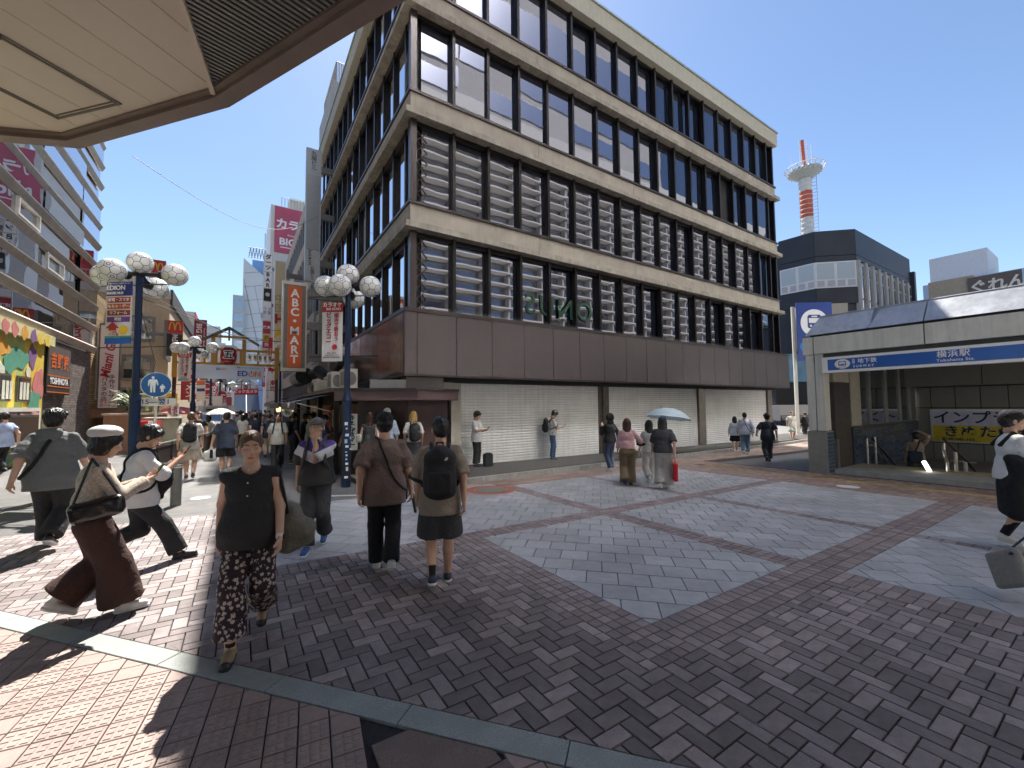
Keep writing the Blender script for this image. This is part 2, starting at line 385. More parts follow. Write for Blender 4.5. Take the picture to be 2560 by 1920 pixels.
# brown granite infill in the embossed tiles
TBn = Tiles('brown_slab', 0.006)
for (x, y) in ((.86, 2.05), (.9, 1.6), (.9, 1.15)):
    TBn.rect(x, y, .52, .45, 0, [(.60, 1.15, 1.0, 4)], [low])
M_brn = mat('granite_brown', (0.17, 0.125, 0.10), 0.6, speck=0.35, var=0.15); TBn.build(pavement, M_brn, M_brn, 9)
# sidewalk along the office building, kerb stones
YK = lambda x: 9.15+.09*(x-4.93)
sb = MB(); sb.prism([(2.4, YK(2.4)+.14), (32, YK(32)+.14), (45, 13.5), (2.4, 13.5)], lambda a, b: gz(a, b)-.1, lambda a, b: gz(a, b)+.113)
sidewalk = sb.build('sidewalk', mat('sidewalk_base', (0.05, 0.045, 0.04), 0.9), kind='structure')
x = 2.4
while x < 32:
    m_ = MB(); m_.prism([(x+.005, YK(x)), (x+.89, YK(x+.9)), (x+.89, YK(x+.9)+.15), (x+.005, YK(x)+.15)], lambda a, b: gz(a, b)-.04, lambda a, b: gz(a, b)+.128)
    m_.build('kerb_stone', mat('kerb_grey', (0.30, 0.30, 0.28), 0.8, var=0.2, streak=0.2), sidewalk); x += .9
TS = Tiles('sidewalk_tile', 0.008)
for i in range(90):
    for j in range(9):
        x = 2.4+i*.3; y = 11.42-(j+1)*.3
        TS.put([(x, max(y, YK(x)+.16)), (x+.3, max(y, YK(x+.3)+.16)), (x+.3, y+.3), (x, y+.3)] if y+.3 > YK(x+.3)+.2 else [], None, 0)
_g = gz
def gz(x, y): return _g(x, y)+.13
TS.build(sidewalk, mat('sidewalk_tile', (0.30, 0.27, 0.235), 0.8, rnd=0.25, var=0.1, scale=8), mat('sidewalk_tile_far', (0.30, 0.27, 0.235), 0.8, rnd=0.25, island=True), 280)
gz = _g
# manhole covers and painted spots
def disc(name, x, y, r, m, label, cat, dz=.004, ring=None, sx=1.0):
    b = MB(); b.prism([(x+r*math.cos(a*math.pi/12), y+r*math.sin(a*math.pi/12)) for a in range(24)], lambda a, c: gz(a, c)-.01, lambda a, c: gz(a, c)+dz)
    o = b.build(name, m); tag(o, label, cat)
    return o
mh = disc('manhole_cover', 4.75, 8.15, .36, mat('iron', (0.13, 0.13, 0.12), 0.5, 0.4, bump=0.8, bscale=40), 'round iron manhole cover in a red painted ring near the kerb', 'manhole cover', .008)
rg = MB()
for a in range(32):
    a0, a1 = a*math.pi/16, (a+1)*math.pi/16; P = [(4.75+r_*math.cos(t_), 8.15+r_*math.sin(t_)) for r_, t_ in ((.37, a0), (.56, a0), (.56, a1), (.37, a1))]
    rg.add([(p[0], p[1], gz(*p)+.004) for p in P], [(0, 1, 2, 3)])
rg.build('painted_ring', mat('red_paint', (0.33, 0.09, 0.05), 0.7, var=0.3, scale=20), mh)
disc('drain_cover', -.62, 10.65, .17, mat('white_enamel', (0.6, 0.6, 0.6), 0.5), 'small pale round cover set in the asphalt beside the bollard', 'drain cover', .003)
disc('drain_cover', 11.9, 3.9, .22, mat('white_enamel', (0.6, 0.6, 0.6), 0.5), 'pale round cover set in the tan bricks before the station step', 'drain cover', .003)
# worn white road line by the blue lamp post
wl = MB(); P = [(1.35, 9.45), (2.2, 9.05), (2.25, 9.17), (1.4, 9.57)]; wl.add([(p[0], p[1], gz(*p)+.003) for p in P], [(0, 1, 2, 3)])
o = wl.build('road_marking', mat('road_paint', (0.55, 0.55, 0.53), 0.7, var=0.4, scale=25), street); o['kind'] = 'structure'
# ------------------------------------------------------------------ the office building on the corner
M_conc = mat('beige_render', (0.335, 0.30, 0.25), 0.85, var=0.16, scale=1.6, bump=0.5, bscale=40, streak=0.12)
M_ledge = mat('ledge_render', (0.33, 0.30, 0.25), 0.85, var=0.3, scale=2.5, streak=0.5, bump=0.4)
M_brz = mat('bronze_frame', (0.022, 0.018, 0.017), 0.35, 0.6, var=0.2, scale=3)
M_sill = mat('bronze_sill', (0.050, 0.040, 0.040), 0.4, 0.5, var=0.2, scale=3)
M_clad = mat('brown_cladding', (0.078, 0.065, 0.066), 0.32, 0.35, var=0.10, scale=0.7, bump=0.15, bscale=1.5)
M_cladL = mat('brown_cladding_gloss', (0.10, 0.062, 0.06), 0.14, 0.55, var=0.15, scale=0.7, bump=1.0, bscale=1.4)
M_win = glass('office_glass', (0.014, 0.018, 0.03), 0.26, 0.01, wave=0.07, gcol=(.52, .53, .62))
M_winL = glass('office_glass_side', (0.012, 0.012, 0.014), 0.75, 0.01, wave=0.05)
M_spike = mat('steel_spike', (0.55, 0.53, 0.48), 0.35, 0.8, var=0)
bld = thing('office_building', 'brown and beige four band office building on the corner with white shutters below', 'building', (3.56, 10.5, -.3))
def part(mb, name, m, parent=bld, **k): return mb.build(name, m, parent, **k)
X0, Y0, X1, Y1 = 3.58, 10.5, 24.66, 27.2
XS, YS = 3.76, 10.68            # spandrel faces
XW, YW = 3.95, 10.87            # window faces
LIP = [6.50, 9.66, 12.82]; FB, FT = 15.90, 16.66
# core that closes the volume behind the glass
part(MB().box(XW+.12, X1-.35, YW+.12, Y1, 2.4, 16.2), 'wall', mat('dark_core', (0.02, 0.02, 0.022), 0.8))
def split(a, b, step, first=None):
    xs = [a]; c = (a+step) if first is None else first
    while c < b-.2: xs.append(c); c += step
    return xs+[b]
SX = split(XS, X1-.18, 4.68, 8.15); SY = split(YS, Y1, 4.44, 15.1)
for z in LIP:
    for a, b in zip(SX, SX[1:]): part(MB().box(a+.006, b-.006, YS, YW+.1, z+.17, z+.72), 'spandrel_panel', M_conc)
    for a, b in zip(SY, SY[1:]): part(MB().box(XS, XW+.1, a+.006 if a > YS else YW+.101, b-.006, z+.17, z+.72), 'spandrel_panel', M_conc)
    part(MB().box(X0, X1, Y0, YS+.25, z, z+.17), 'ledge', M_ledge)
    part(MB().box(X0, XS+.25, YS+.251, Y1, z, z+.169), 'ledge', M_ledge)
    part(MB().box(XS-.05, X1-.12, YS-.05, YS+.15, z+.722, z+.80), 'sill', M_sill)
    part(MB().box(XS-.05, XS+.15, YS+.151, Y1, z+.723, z+.799), 'sill', M_sill)
part(MB().box(X0+.02, X1-.02, Y0+.02, YS+.3, FB, FT-.04), 'cornice', mat('cornice_grey', (0.40, 0.38, 0.31), 0.8, var=0.08, streak=0.15))
part(MB().box(X0+.02, XS+.3, YS+.301, Y1, FB, FT-.04), 'cornice', MATS['cornice_grey'])
part(MB().box(X0-.03, X1+.03, Y0-.03, YS+.36, FT-.04, FT+.03), 'coping', mat('coping_metal', (0.30, 0.34, 0.30), 0.4, 0.5))
part(MB().box(X0-.03, XS+.36, YS+.361, Y1, FT-.04, FT+.029), 'coping', MATS['coping_metal'])
part(MB().box(XS+.3, X1-.2, YS+.3, Y1, 16.0, 16.3), 'roof', mat('roof_grey', (0.25, 0.25, 0.25), 0.9))
# window rows
rows = [(4.30, 6.50), (7.30, 9.66), (10.46, 12.82), (13.62, 15.90)]
mull = [5.09+1.165*k for k in range(17)]
me_cache = {}
for ri, (z0, z1) in enumerate(rows):
    bx = [XW+.2]+mull+[X1-.30]
    for a, b in zip(bx, bx[1:]):
        p = part(MB().add([(a, YW, z0), (b, YW, z0), (b, YW, z1), (a, YW, z1)], [(0, 1, 2, 3)]), 'window_pane', M_win)
        p.location.y += random.uniform(-.004, .004); p.rotation_euler = (random.gauss(0, .0035), 0, random.gauss(0, .0035))
    for k, x in enumerate(mull): part(MB().box(x-.045, x+.045, YW-.17, YW+.02, z0, z1-.002), 'mullion', M_brz)
    part(MB().box(XS+.02, XS+.20, YS+.03, YS+.21, z0, z1), 'corner_post', mat('bronze_post', (0.06, 0.05, 0.05), 0.3, 0.6, var=.05))
    part(MB().box(X1-.32, X1-.20, YW-.17, YW+.6, z0, z1), 'corner_post', M_brz)
    part(MB().box(XS+.21, X1-.33, YW-.09, YW-.002, z1-.12, z1-.003), 'window_head', M_brz)
    ly = [YW+.1+.05]+[11.33+1.11*k for k in range(15)]
    ly = [y for y in ly if y < Y1-.1]+[Y1-.05]
    for a, b in zip(ly, ly[1:]):
        p = part(MB().add([(XW, b, z0), (XW, a, z0), (XW, a, z1), (XW, b, z1)], [(0, 1, 2, 3)]), 'window_pane', M_winL)
        p.rotation_euler = (0, 0, random.gauss(0, .004))
    for y in ly[1:-1]:
        part(MB().box(XW-.12, XW+.02, y-.045, y+.045, z0, z1-.002), 'mullion', M_brz)
        part(MB().box(XW-.06, XW+.019, y+.08, y+.15, z0, z1-.003), 'mullion', M_brz)
    part(MB().box(XW-.09, XW-.002, YS+.25, Y1, z1-.25, z1-.004), 'window_head', M_brz)
# bird spikes along the ledges: joined, far too fine to pick apart
sp = MB()
for z, y, dens in [(z+.17, Y0+.05, .055) for z in LIP]+[(4.33, 10.58, .045)]:
    x = 4.0
    while x < 23.8:
        if z < 5 or math.sin(x*1.7+z*3) > -.25:
            lean = random.uniform(-.35, .35); V = [(x-.003, y, z), (x+.003, y, z), (x+lean*.06, y-.02, z+.10)]
            sp.add(V, [(0, 1, 2)])
        x += dens
part(sp, 'bird_spikes', M_spike, kind='stuff')
# brown cladding band
seam = [3.90]+[5.05+1.155*k for k in range(17)]+[24.84]; zb, zt = 2.56, 4.20
for a, b in zip([3.56]+seam, seam): part(MB().box(a+.008, b-.008, 10.5, 10.62, zb, zt), 'cladding_panel', M_clad)
ys = [10.62]+[10.80+1.11*k for k in range(15)]+[Y1]
for a, b in zip(ys, ys[1:]): part(MB().box(3.56, 3.68, a+.008, b-.008, zb, zt), 'cladding_panel', M_cladL)
part(MB().box(3.57, 24.84, 10.53, 10.95, 2.57, 4.19), 'wall', M_brz); part(MB().box(3.57, 4.0, 10.951, Y1, 2.58, 4.18), 'wall', M_brz)
part(MB().box(3.54, 24.86, 10.48, 10.72, zt+.004, 4.31), 'coping', M_sill); part(MB().box(3.54, 3.80, 10.721, Y1, zt+.004, 4.309), 'coping', M_sill)
part(MB().box(3.55, 24.85, 10.49, 10.64, 2.50, zb-.004), 'trim', M_sill); part(MB().box(3.55, 3.70, 10.641, Y1, 2.50, zb-.005), 'trim', M_sill)
part(MB().box(3.72, 24.8, 10.66, 11.6, 2.62, 2.7), 'soffit', mat('soffit_cream', (0.38, 0.34, 0.27), 0.8))
# ground floor: shutters between steel posts
M_shut = mat('shutter_white', (0.86, 0.86, 0.84), 0.45, 0.0, var=0.06, scale=1.5, streak=0.16)
M_post = mat('shutter_post', (0.20, 0.175, 0.15), 0.35, 0.6, var=0.2, streak=0.2); M_postw = mat('shutter_post_pale', (0.50, 0.47, 0.40), 0.6, var=0.1, streak=0.2)
def shutter(a, b):
    b_ = MB(); z = -.5; n = 0
    while z < 2.62:
        y = 11.5; zz = min(z+.088, 2.62)
        b_.add([(a, y, z), (b, y, z), (b, y-.022, z+.022), (a, y-.022, z+.022), (b, y-.022, zz-.022), (a, y-.022, zz-.022), (b, y, zz), (a, y, zz)], [(0, 1, 2, 3), (3, 2, 4, 5), (5, 4, 6, 7)]); z += .088
    o = part(b_, 'shutter', M_shut); o['kind'] = 'stuff'
shutter(5.60, 11.46); shutter(11.96, 17.84); shutter(18.36, 24.28)
part(MB().box(5.28, 5.60, 11.36, 11.7, -.4, 2.62), 'post', M_postw)
for a, b in ((11.46, 11.62), (11.63, 11.95), (17.86, 18.36), (24.30, 24.72)): part(MB().box(a, b, 11.38 if b-a > .2 else 11.44, 11.7, -.7, 2.62), 'post', M_post)
part(MB().box(24.73, 24.82, 11.5, 27, -.8, 2.6), 'wall', M_conc)
part(MB().box(24.55, 24.64, YW+.4, Y1, 4.3, 16.0), 'wall', M_conc)
part(MB().box(5.2, 24.7, 11.55, 11.8, -.8, 2.62), 'wall', MATS['dark_core'])
# green shop letters standing inside the corner window, seen reversed
M_grn = mat('sign_green', (0.008, 0.055, 0.028), 0.4)
M_lattice = mat('lattice_metal', (0.11, 0.09, 0.08), 0.5, 0.4)
for ri, (z0, z1) in enumerate(rows[:2]):
    lb = MB()
    for k in range(8):
        a = z0+.05+k*.3
        if a+.35 < z1:
            lb.tube((XS+.24, YW-.02, a), (XS+.56, YW-.02, a+.30), .013, 5); lb.tube((XS+.24, YW-.02, a+.30), (XS+.56, YW-.02, a), .013, 5)
    part(lb, 'lattice', M_lattice)
ln = thing('window_lettering', 'green shop letters reading backwards across the lowest row of office windows', 'sign', (9.0, 10.84, 4.6))
text('ONUS', 0.95, M_grn, ln, (9.15, 10.845, 4.98), (-1, 0, 0), (0, 0, 1), spacing=1.25, bold=0.01, depth=0.02)

# ---- brown corner kiosk tucked under the cladding
M_maroon = mat('maroon_panel', (0.055, 0.026, 0.024), 0.5, 0.1, var=0.2, scale=2); M_mar2 = mat('maroon_fascia', (0.085, 0.052, 0.050), 0.4, 0.2, var=0.15, scale=1.5)
kz = thing('corner_kiosk', 'dark maroon boarded corner kiosk with a heavy brown canopy beneath the cladding', 'kiosk', (3.8, 10.9, -.2))
kb = [(1.95, 10.95), (3.75, 10.05), (5.15, 10.62), (5.15, 11.35), (3.2, 11.6), (2.4, 12.4)]
part(MB().prism(kb, 1.86, 2.10), 'canopy_fascia', M_mar2, kz)
part(MB().prism([(p[0]-.0+(.02 if p[0] > 4 else -.03), p[1]-.03) for p in kb], 2.103, 2.17), 'coping', M_sill, kz)
bk = [(2.6, 11.35), (3.70, 10.80), (5.02, 11.05), (5.02, 11.33), (3.3, 11.75)]
part(MB().prism(bk, -.35, 1.857), 'wall', M_maroon, kz)
for k in range(4): part(MB().frame((2.62, 11.32, .1+k*.46), (1.07, -.535, 0), (0, -.012, 0), (0, 0, .43)), 'panel', M_maroon, kz)
for k in range(4): part(MB().frame((3.74, 10.79, .1+k*.46), (1.25, .237, 0), (.003, -.012, 0), (0, 0, .43)), 'panel', M_maroon, kz)
part(MB().box(4.78, 5.28, 11.2, 11.38, 2.18, 2.55), 'panel', M_postw, kz)
part(MB().box(3.70, 4.76, 10.75, 11.2, 2.18, 2.50), 'panel', M_clad, kz)
part(MB().frame((2.75, 10.75, 2.18), (.85, -.25, 0), (.15, .5, 0), (0, 0, .22)), 'vent_hood', mat('grey_hood', (0.25, 0.25, 0.25), 0.35, 0.5), kz)
# ------------------------------------------------------------------ station building behind the photographer, with its canopy overhead
st = thing('station_building', 'large building with rows of pale fins, its beige ribbed canopy reaching over the near corner', 'building', (0, -7, 0))
M_fin = mat('fin_white', (0.74, 0.71, 0.64), 0.5, var=0.08); M_stwall = mat('station_wall', (0.48, 0.46, 0.43), 0.7, var=0.1)
M_stgl = glass('station_glass', (0.05, 0.06, 0.085), 0.42, 0.22)
part(MB().box(-14, 62, -20, -8.2, -1, 25.2), 'wall', M_stwall, st)
for k in range(17):
    z = 8+k*1.0
    part(MB().frame((-14, -8.1, z), (76, 0, 0), (0, .75, .0), (0, 0, .12)), 'fin', M_fin, st)
    part(MB().box(-14, 62, -8.19, -8.15, z+.17, z+.95), 'glazing', M_stgl, st)
pq = MB()
for k in range(26): pq.box(-13.5+k*3, -13.3+k*3, -8.14, -7.5, 8, 25)
part(pq, 'fin_posts', M_stwall, st)
part(MB().box(-14, 62, -8.1, -7.3, 25.2, 26.3), 'parapet', M_fin, st)
M_refl = glass('added_reflector_glass', (0.05, 0.055, 0.09), 0.95, 0.24)  # glossy panes of an added, unseen tower that bounce sun onto the shutters
part(MB().box(-2, 46, -24, -12.1, 25.2, 46), 'added_reflector_wall', M_stwall, st)  # tower block added out of view to carry the sun reflecting panes
for k in range(13):
    part(MB().box(-1.9+k*3.6, 1.5+k*3.6, -12.09, -12.0, 36.2, 43.0), 'added_reflector_pane', M_refl, st)
    for j, z in enumerate((25.4, 28.1, 30.8, 33.5)):
        if (k*7+j*5) % 3 != 0: part(MB().box(-1.9+k*3.6, 1.5+k*3.6, -12.09, -12.0, z, z+1.9), 'added_reflector_pane', M_refl, st)  # panes left out at intervals to dapple the light bounced onto the plaza
# canopy
CP = [(6.5, -5.2), (1.41, 4.06), (-.21, 6.99), (-2.28, 9.44), (-3.30, 9.88), (-9, 10.6), (-9, -8.1), (6.5, -8.1)]
M_cbrn = mat('canopy_brown', (0.24, 0.175, 0.15), 0.45, 0.3, var=0.15, scale=2)
M_soff = mat('soffit_beige', (0.72, 0.60, 0.49), 0.55, 0.1, var=0.04, scale=1)
part(MB().prism(CP, 6.42, 6.5), 'canopy_roof', M_cbrn, st)
CPc = ccw(CP) if area(CP) else CP
for i in range(len(CPc)):
    a, b = Vector(CPc[i]), Vector(CPc[(i+1) % len(CPc)]); d = (b-a).normalized(); n = Vector((-d.y, d.x))
    q = [a, b, b+n*.20, a+n*.20]; part(MB().prism([tuple(p) for p in q], 6.0+i*.0007, 6.415), 'canopy_fascia', M_cbrn, st)
    q = [a+n*.20, b+n*.20, b+n*.27, a+n*.27]; part(MB().prism([tuple(p) for p in q], 6.06+i*.0007, 6.12), 'trim', M_cbrn, st)
IN = inset(CPc, .24)
# beige soffit boards at 40 degrees, left of the ribbed part
def clipline(poly, p, d, side):
    n = Vector((-d[1], d[0]))*side; return clip(poly, n.x, n.y, -(n.x*p[0]+n.y*p[1]))
dv = (math.cos(R(81)), math.sin(R(81))); bp_ = (-.60, 5.37)
left = clipline(IN, bp_, dv, 1); right = clipline(IN, bp_, dv, -1)
ang = R(40); da = (math.cos(ang), math.sin(ang)); na = (-da[1], da[0])
hatch = [(-3.25, 7.4), (-2.40, 7.12), (-1.50, 7.88), (-2.22, 8.70)]
for k in range(-16, 16):
    o_ = (-1.5+na[0]*k*.55, 6.6+na[1]*k*.55); q = clipline(left, o_, da, 1); 
    if len(q) >= 3: q = clipline(q, (o_[0]+na[0]*.546, o_[1]+na[1]*.546), da, -1)
    if len(q) >= 3: part(MB().prism(inset(ccw(q), .003), 6.10, 6.13), 'soffit_panel', M_soff, st)
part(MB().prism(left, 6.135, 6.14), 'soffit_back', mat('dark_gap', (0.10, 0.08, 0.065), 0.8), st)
hb_ = MB()
HH = [(-3.4, 7.95), (-2.43, 7.12), (-1.50, 7.88), (-2.38, 8.82)]
for a, b in zip(HH, HH[1:]+HH[:1]):
    A, B = Vector(a), Vector(b); d = (B-A).normalized(); n = Vector((-d.y, d.x))
    hb_.prism([tuple(A), tuple(B), tuple(B+n*.03), tuple(A+n*.03)], 6.085, 6.11); hb_.prism([tuple(A+n*.06), tuple(B+n*.06), tuple(B+n*.075), tuple(A+n*.075)], 6.086, 6.111)
part(hb_, 'access_hatch', mat('hatch_trim', (0.20, 0.165, 0.135), 0.6), st)
e0, e1 = Vector((-.60, 5.37))-Vector(dv)*6.5, Vector((-.36, 6.88)); nn = Vector((-dv[1], dv[0]))
part(MB().prism([tuple(e0), tuple(e1), tuple(e1+nn*.06), tuple(e0+nn*.06)], 6.04, 6.12), 'trim', M_soff, st)
M_rib = mat('rib_metal', (0.26, 0.24, 0.22), 0.45, 0.4, var=0.05)
ang = R(14); da = (math.cos(ang), math.sin(ang)); na = (-da[1], da[0]); rb = MB()
for k in range(-190, 60):
    o_ = (0+na[0]*k*.07, 5+na[1]*k*.07); q = clipline(right, o_, da, 1)
    if len(q) >= 3: q = clipline(q, (o_[0]+na[0]*.036, o_[1]+na[1]*.036), da, -1)
    if len(q) >= 3: rb.prism(ccw(q), 6.10, 6.15)
part(rb, 'ribbed_soffit', M_rib, st, kind='stuff')
part(MB().prism(right, 6.155, 6.16), 'soffit_back', mat('rib_backing', (0.05, 0.045, 0.04), 0.7), st)  # dark backing sheet above the ribs
wr = MB(); P = [(-1.75, 10.1, 6.4)]
for k in range(1, 13):
    t = k/12; P.append((-1.75+t*(3.0+1.75), 10.1+t*(21.4-10.1), 6.4+t*(10.9-6.4)-math.sin(t*math.pi)*1.0))
wr.path(P, .008, 4); tag(wr.build('overhead_cable', mat('cable', (0.03, 0.03, 0.03), 0.6)), 'thin cable sagging from the canopy edge to the tall grey sign pylon', 'cable')

# ------------------------------------------------------------------ subway entrance
XE = 13.9
en = thing('subway_entrance', 'low white subway entrance pavilion with sloped metal roof edge and tiled side wall', 'subway entrance', (XE, 5.3, -.3))
M_wp = mat('white_panel', (0.66, 0.65, 0.60), 0.45, 0.1, var=0.08, scale=2, streak=0.22); M_zinc = mat('zinc_roof', (0.34, 0.35, 0.37), 0.38, 0.6, var=0.2, scale=2, streak=0.25)
M_jt = mat('black_joint', (0.015, 0.015, 0.015), 0.7); M_stone = mat('rough_granite', (0.26, 0.25, 0.23), 0.8, speck=0.45, bump=0.6, bscale=120)
M_btile = mat('blue_tile', (0.06, 0.085, 0.14), 0.25, var=0.15, rnd=0.3); M_grout = mat('grout_dark', (0.03, 0.035, 0.045), 0.8)
M_gpan = mat('grey_panel', (0.20, 0.195, 0.18), 0.5, 0.1, var=0.04); M_steel = mat('stainless', (0.50, 0.48, 0.45), 0.28, 0.9, var=0.1)
ysm = [5.50, 5.22, 2.88, .15, -2.6]
for a, b in zip(ysm[1:], ysm[:-1]): part(MB().box(XE, XE+.5, a+.012, b-.012, 3.10, 3.60), 'fascia_panel', M_wp, en)
ysr = [5.42, 3.95, 2.88, .15, -2.6]
for i, (a, b) in enumerate(zip(ysr[1:], ysr[:-1])):
    o5 = .18 if i == 0 else 0
    part(MB().ext([(XE-.02, b-.012, 3.66), (XE+.55, b-.012-o5*1.2, 4.28), (XE+.6, b-.012-o5*1.2, 4.28), (XE+.6, b-.012, 3.66)], (0, a-b+.024, 0)), 'roof_panel', M_zinc, en)
part(MB().box(XE+.02, XE+9.5, -2.6, 5.3, 3.61, 3.655), 'gutter', M_jt, en); part(MB().box(XE+.5, XE+9.5, -2.6, 5.2, 3.66, 4.26), 'roof', M_zinc, en)
part(MB().box(XE+.502, XE+9.4, 5.22, 5.50, 3.10, 3.60), 'fascia_panel', M_wp, en)
part(MB().box(XE+.1, XE+.5, -2.6, 5.2, 2.98, 3.095), 'beam', mat('beam_dark', (0.06, 0.06, 0.055), 0.6), en)
# corner column: two white flutes over a stone plinth
part(MB().box(XE+.04, XE+.42, 5.24, 5.44, .90, 3.09), 'column', M_wp, en); part(MB().box(XE+.04, XE+.42, 5.02, 5.215, .90, 3.09), 'column', M_wp, en)
part(MB().box(XE+.10, XE+.40, 5.2, 5.25, .90, 3.09), 'joint', M_jt, en)
part(MB().box(XE, XE+.48, 4.99, 5.47, -.45, .885), 'plinth', M_stone, en)
TT = MB()
for i in range(5):
    for j in range(11): part(MB().box(XE+.03+i*.09, XE+.112+i*.09, 4.978, 4.99, -.28+j*.104, -.186+j*.104), 'tile', M_btile, en)
part(MB().box(XE+.60, XE+.72, 4.95, 5.15, -.4, .62), 'bollard_post', M_steel, en)
part(MB().box(XE+.73, XE+1.9, 5.02, 5.18, -.4, 2.3), 'door_panel', mat('door_steel', (0.13, 0.12, 0.11), 0.35, 0.7, var=.2), en)
part(MB().box(XE+.73, XE+1.9, 5.02, 5.18, 2.31, 3.0), 'wall_panel', mat('cream_panel', (0.40, 0.37, 0.30), 0.6), en)
part(MB().box(XE+1.92, XE+2.7, 5.0, 5.18, .95, 3.0), 'wall_panel', MATS['cream_panel'], en)
# side wall: windows above a blue tiled dado
gx = [16.65, 17.6, 19.2, 20.7, 21.9, 22.4]
for a, b in zip(gx, gx[1:]): part(MB().box(a+.04, b-.04, 5.08, 5.1, .98, 3.0), 'window_pane', glass('entrance_glass', (0.03, 0.035, 0.04), 0.16, 0.02, wave=.05), en)
for a in gx+[22.15]: part(MB().box(a-.04, a+.04, 5.02, 5.16, .98, 3.0), 'window_frame', mat('frame_alu', (0.32, 0.31, 0.28), 0.4, 0.6), en)
part(MB().box(15.85, 22.5, 4.98, 5.2, .86, .97), 'sill', mat('sill_dark', (0.10, 0.10, 0.095), 0.4, 0.4), en)
part(MB().box(15.85, 22.5, 5.0, 5.18, -3.2, .86), 'wall', M_grout, en)
for j in range(15):
    for i in range(20):
        x = 15.9+i*.32+(.16 if j % 2 else 0)
        if x+.3 < 22.5 and len(bpy.data.objects) > 0: part(MB().box(x, x+.31, 4.984, 5.0, .76-j*.11, .86-j*.11-.008), 'tile', M_btile, en)
# back wall panels and soffit
XB = 22.5
pz = [(2.26, 3.0, [5.2, 3.08, .9, -1.2, -2.6]), (1.46, 2.25, [5.1, 4.59, 3.93, 3.29, 2.63, 1.95, 1.3, .6, 0, -1.3, -2.6]), (.14, 1.45, [5.1, 4.59, 3.93, 3.29, 2.63, 1.95, 1.3, .6, 0, -1.3, -2.6]), (-.75, .13, [5.1, 4.59, 3.93, 3.29, 2.63, 1.95, 1.3, .6, 0, -1.3, -2.6])]
for a, b, ys_ in pz:
    off = -1.0 if a == 2.26 else 0
    for y1, y0 in zip(ys_, ys_[1:]): part(MB().box(XB+off, XB+off+.05, y0+.012, y1-.012, a+.01, b-.01), 'wall_panel', M_gpan, en)
part(MB().box(XB+.05, XB+.3, -2.6, 5.2, -3.5, 3.0), 'wall', M_jt, en); part(MB().box(XB-.95, XB+.05, -2.6, 5.1, 2.27, 2.29), 'soffit', M_gpan, en)
part(MB().box(XE+.5, XB-1, -2.6, 5.1, 3.0, 3.02), 'soffit', M_gpan, en)
# step, tactile strip and the stair going down
step_ = MB(); step_.prism([(14.25, -2.6), (16.3, -2.6), (16.3, 4.97), (14.25, 4.97)], lambda a, b: gz(a, b)-.1, lambda a, b: gz(14.2, b)+.12)
part(step_, 'step', mat('step_stone', (0.34, 0.34, 0.32), 0.75, var=.15, speck=.2), en)
for j in range(24):
    y = -2.4+j*.305
    part(MB().prism([(15.55, y), (15.85, y), (15.85, y+.3), (15.55, y+.3)], lambda a, b: gz(14.2, b)+.12, lambda a, b: gz(14.2, b)+.128), 'tactile_tile', M_yel, en)
for k in range(9):
    part(MB().box(16.3+k*.32, 16.6+k*.32+.02, -2.6, 4.97, -2.6, -.36-.17*(k+1)), 'stair_tread', mat('tread', (0.16, 0.16, 0.15), 0.7), en)
def rail(name, pts, r=.025, m=M_steel):
    b = MB(); b.path(pts, r, 8); return b
def handrail(y, x0, x1, z0, label):
    t = thing('handrail', label, 'handrail', (x0, y, -.2)); dz = -.5*(x1-x0)
    for h in (.85, .62): part(rail('r', [(x0-.45, y, z0+h), (x0, y, z0+h), (x1, y, z0+h+dz)]), 'rail', M_steel if h < .8 else mat('rail_black', (0.02, 0.02, 0.02), 0.4), t)
    for x in (x0-.4, x0+.3): part(rail('r', [(x, y, z0), (x, y, z0+.85)], .03), 'post', M_steel, t)
handrail(4.75, 16.5, 20.5, -.25, 'double handrail sloping down along the tiled wall of the subway stair')
t = thing('handrail', 'steel centre handrail with curved end in the subway stair', 'handrail', (15.9, 2.8, -.2))
part(rail('r', [(15.62, 3.0, .60), (15.60, 3.0, .42), (15.66, 2.99, .25), (15.74, 2.97, .1), (15.74, 2.97, -.5)], .035), 'post', M_steel, t)
for x, y, h in ((15.95, 2.85, .35), (16.2, 2.72, .08)): part(rail('r', [(x, y, h), (x, y, -.9)], .04), 'post', M_steel, t)
part(rail('r', [(15.70, 3.0, .70), (16.3, 2.72, .12), (17.2, 2.5, -.6)], .03), 'rail', MATS['rail_black'], t)
part(rail('r', [(15.2, 3.3, .10), (16.1, 3.25, -.6)], .05), 'ramp_strip', mat('lamp_strip', (0.9, 0.88, 0.8), 0.2, emit=1.5), t)
# the blue station sign
sg = thing('station_sign', 'long blue and white subway sign board over the stair opening', 'sign', (XE-.06, 5.0, 2.7))
M_wh = mat('sign_white', (0.80, 0.80, 0.80), 0.3, var=0.02); M_blue = mat('sign_blue', (0.012, 0.10, 0.42), 0.2, var=0.1, scale=1.0)
part(MB().box(XE-.08, XE+.10, -2.4, 5.0, 2.53, 2.97), 'board', M_wh, sg)
part(MB().box(XE-.084, XE-.0801, -2.4, 4.86, 2.60, 2.90), 'blue_panel', M_blue, sg)
RT, UPV = (0, -1, 0), (0, 0, 1); xf = XE-.088
text('地下鉄', .135, M_wh, sg, (xf, 3.98, 2.795), RT, UPV, bold=.012); text('市\n営', .075, M_wh, sg, (xf, 4.27, 2.80), RT, UPV, line=.8, bold=.01)
text('SUBWAY', .085, M_wh, sg, (xf, 4.06, 2.665), RT, UPV, spacing=1.45, bold=.02)
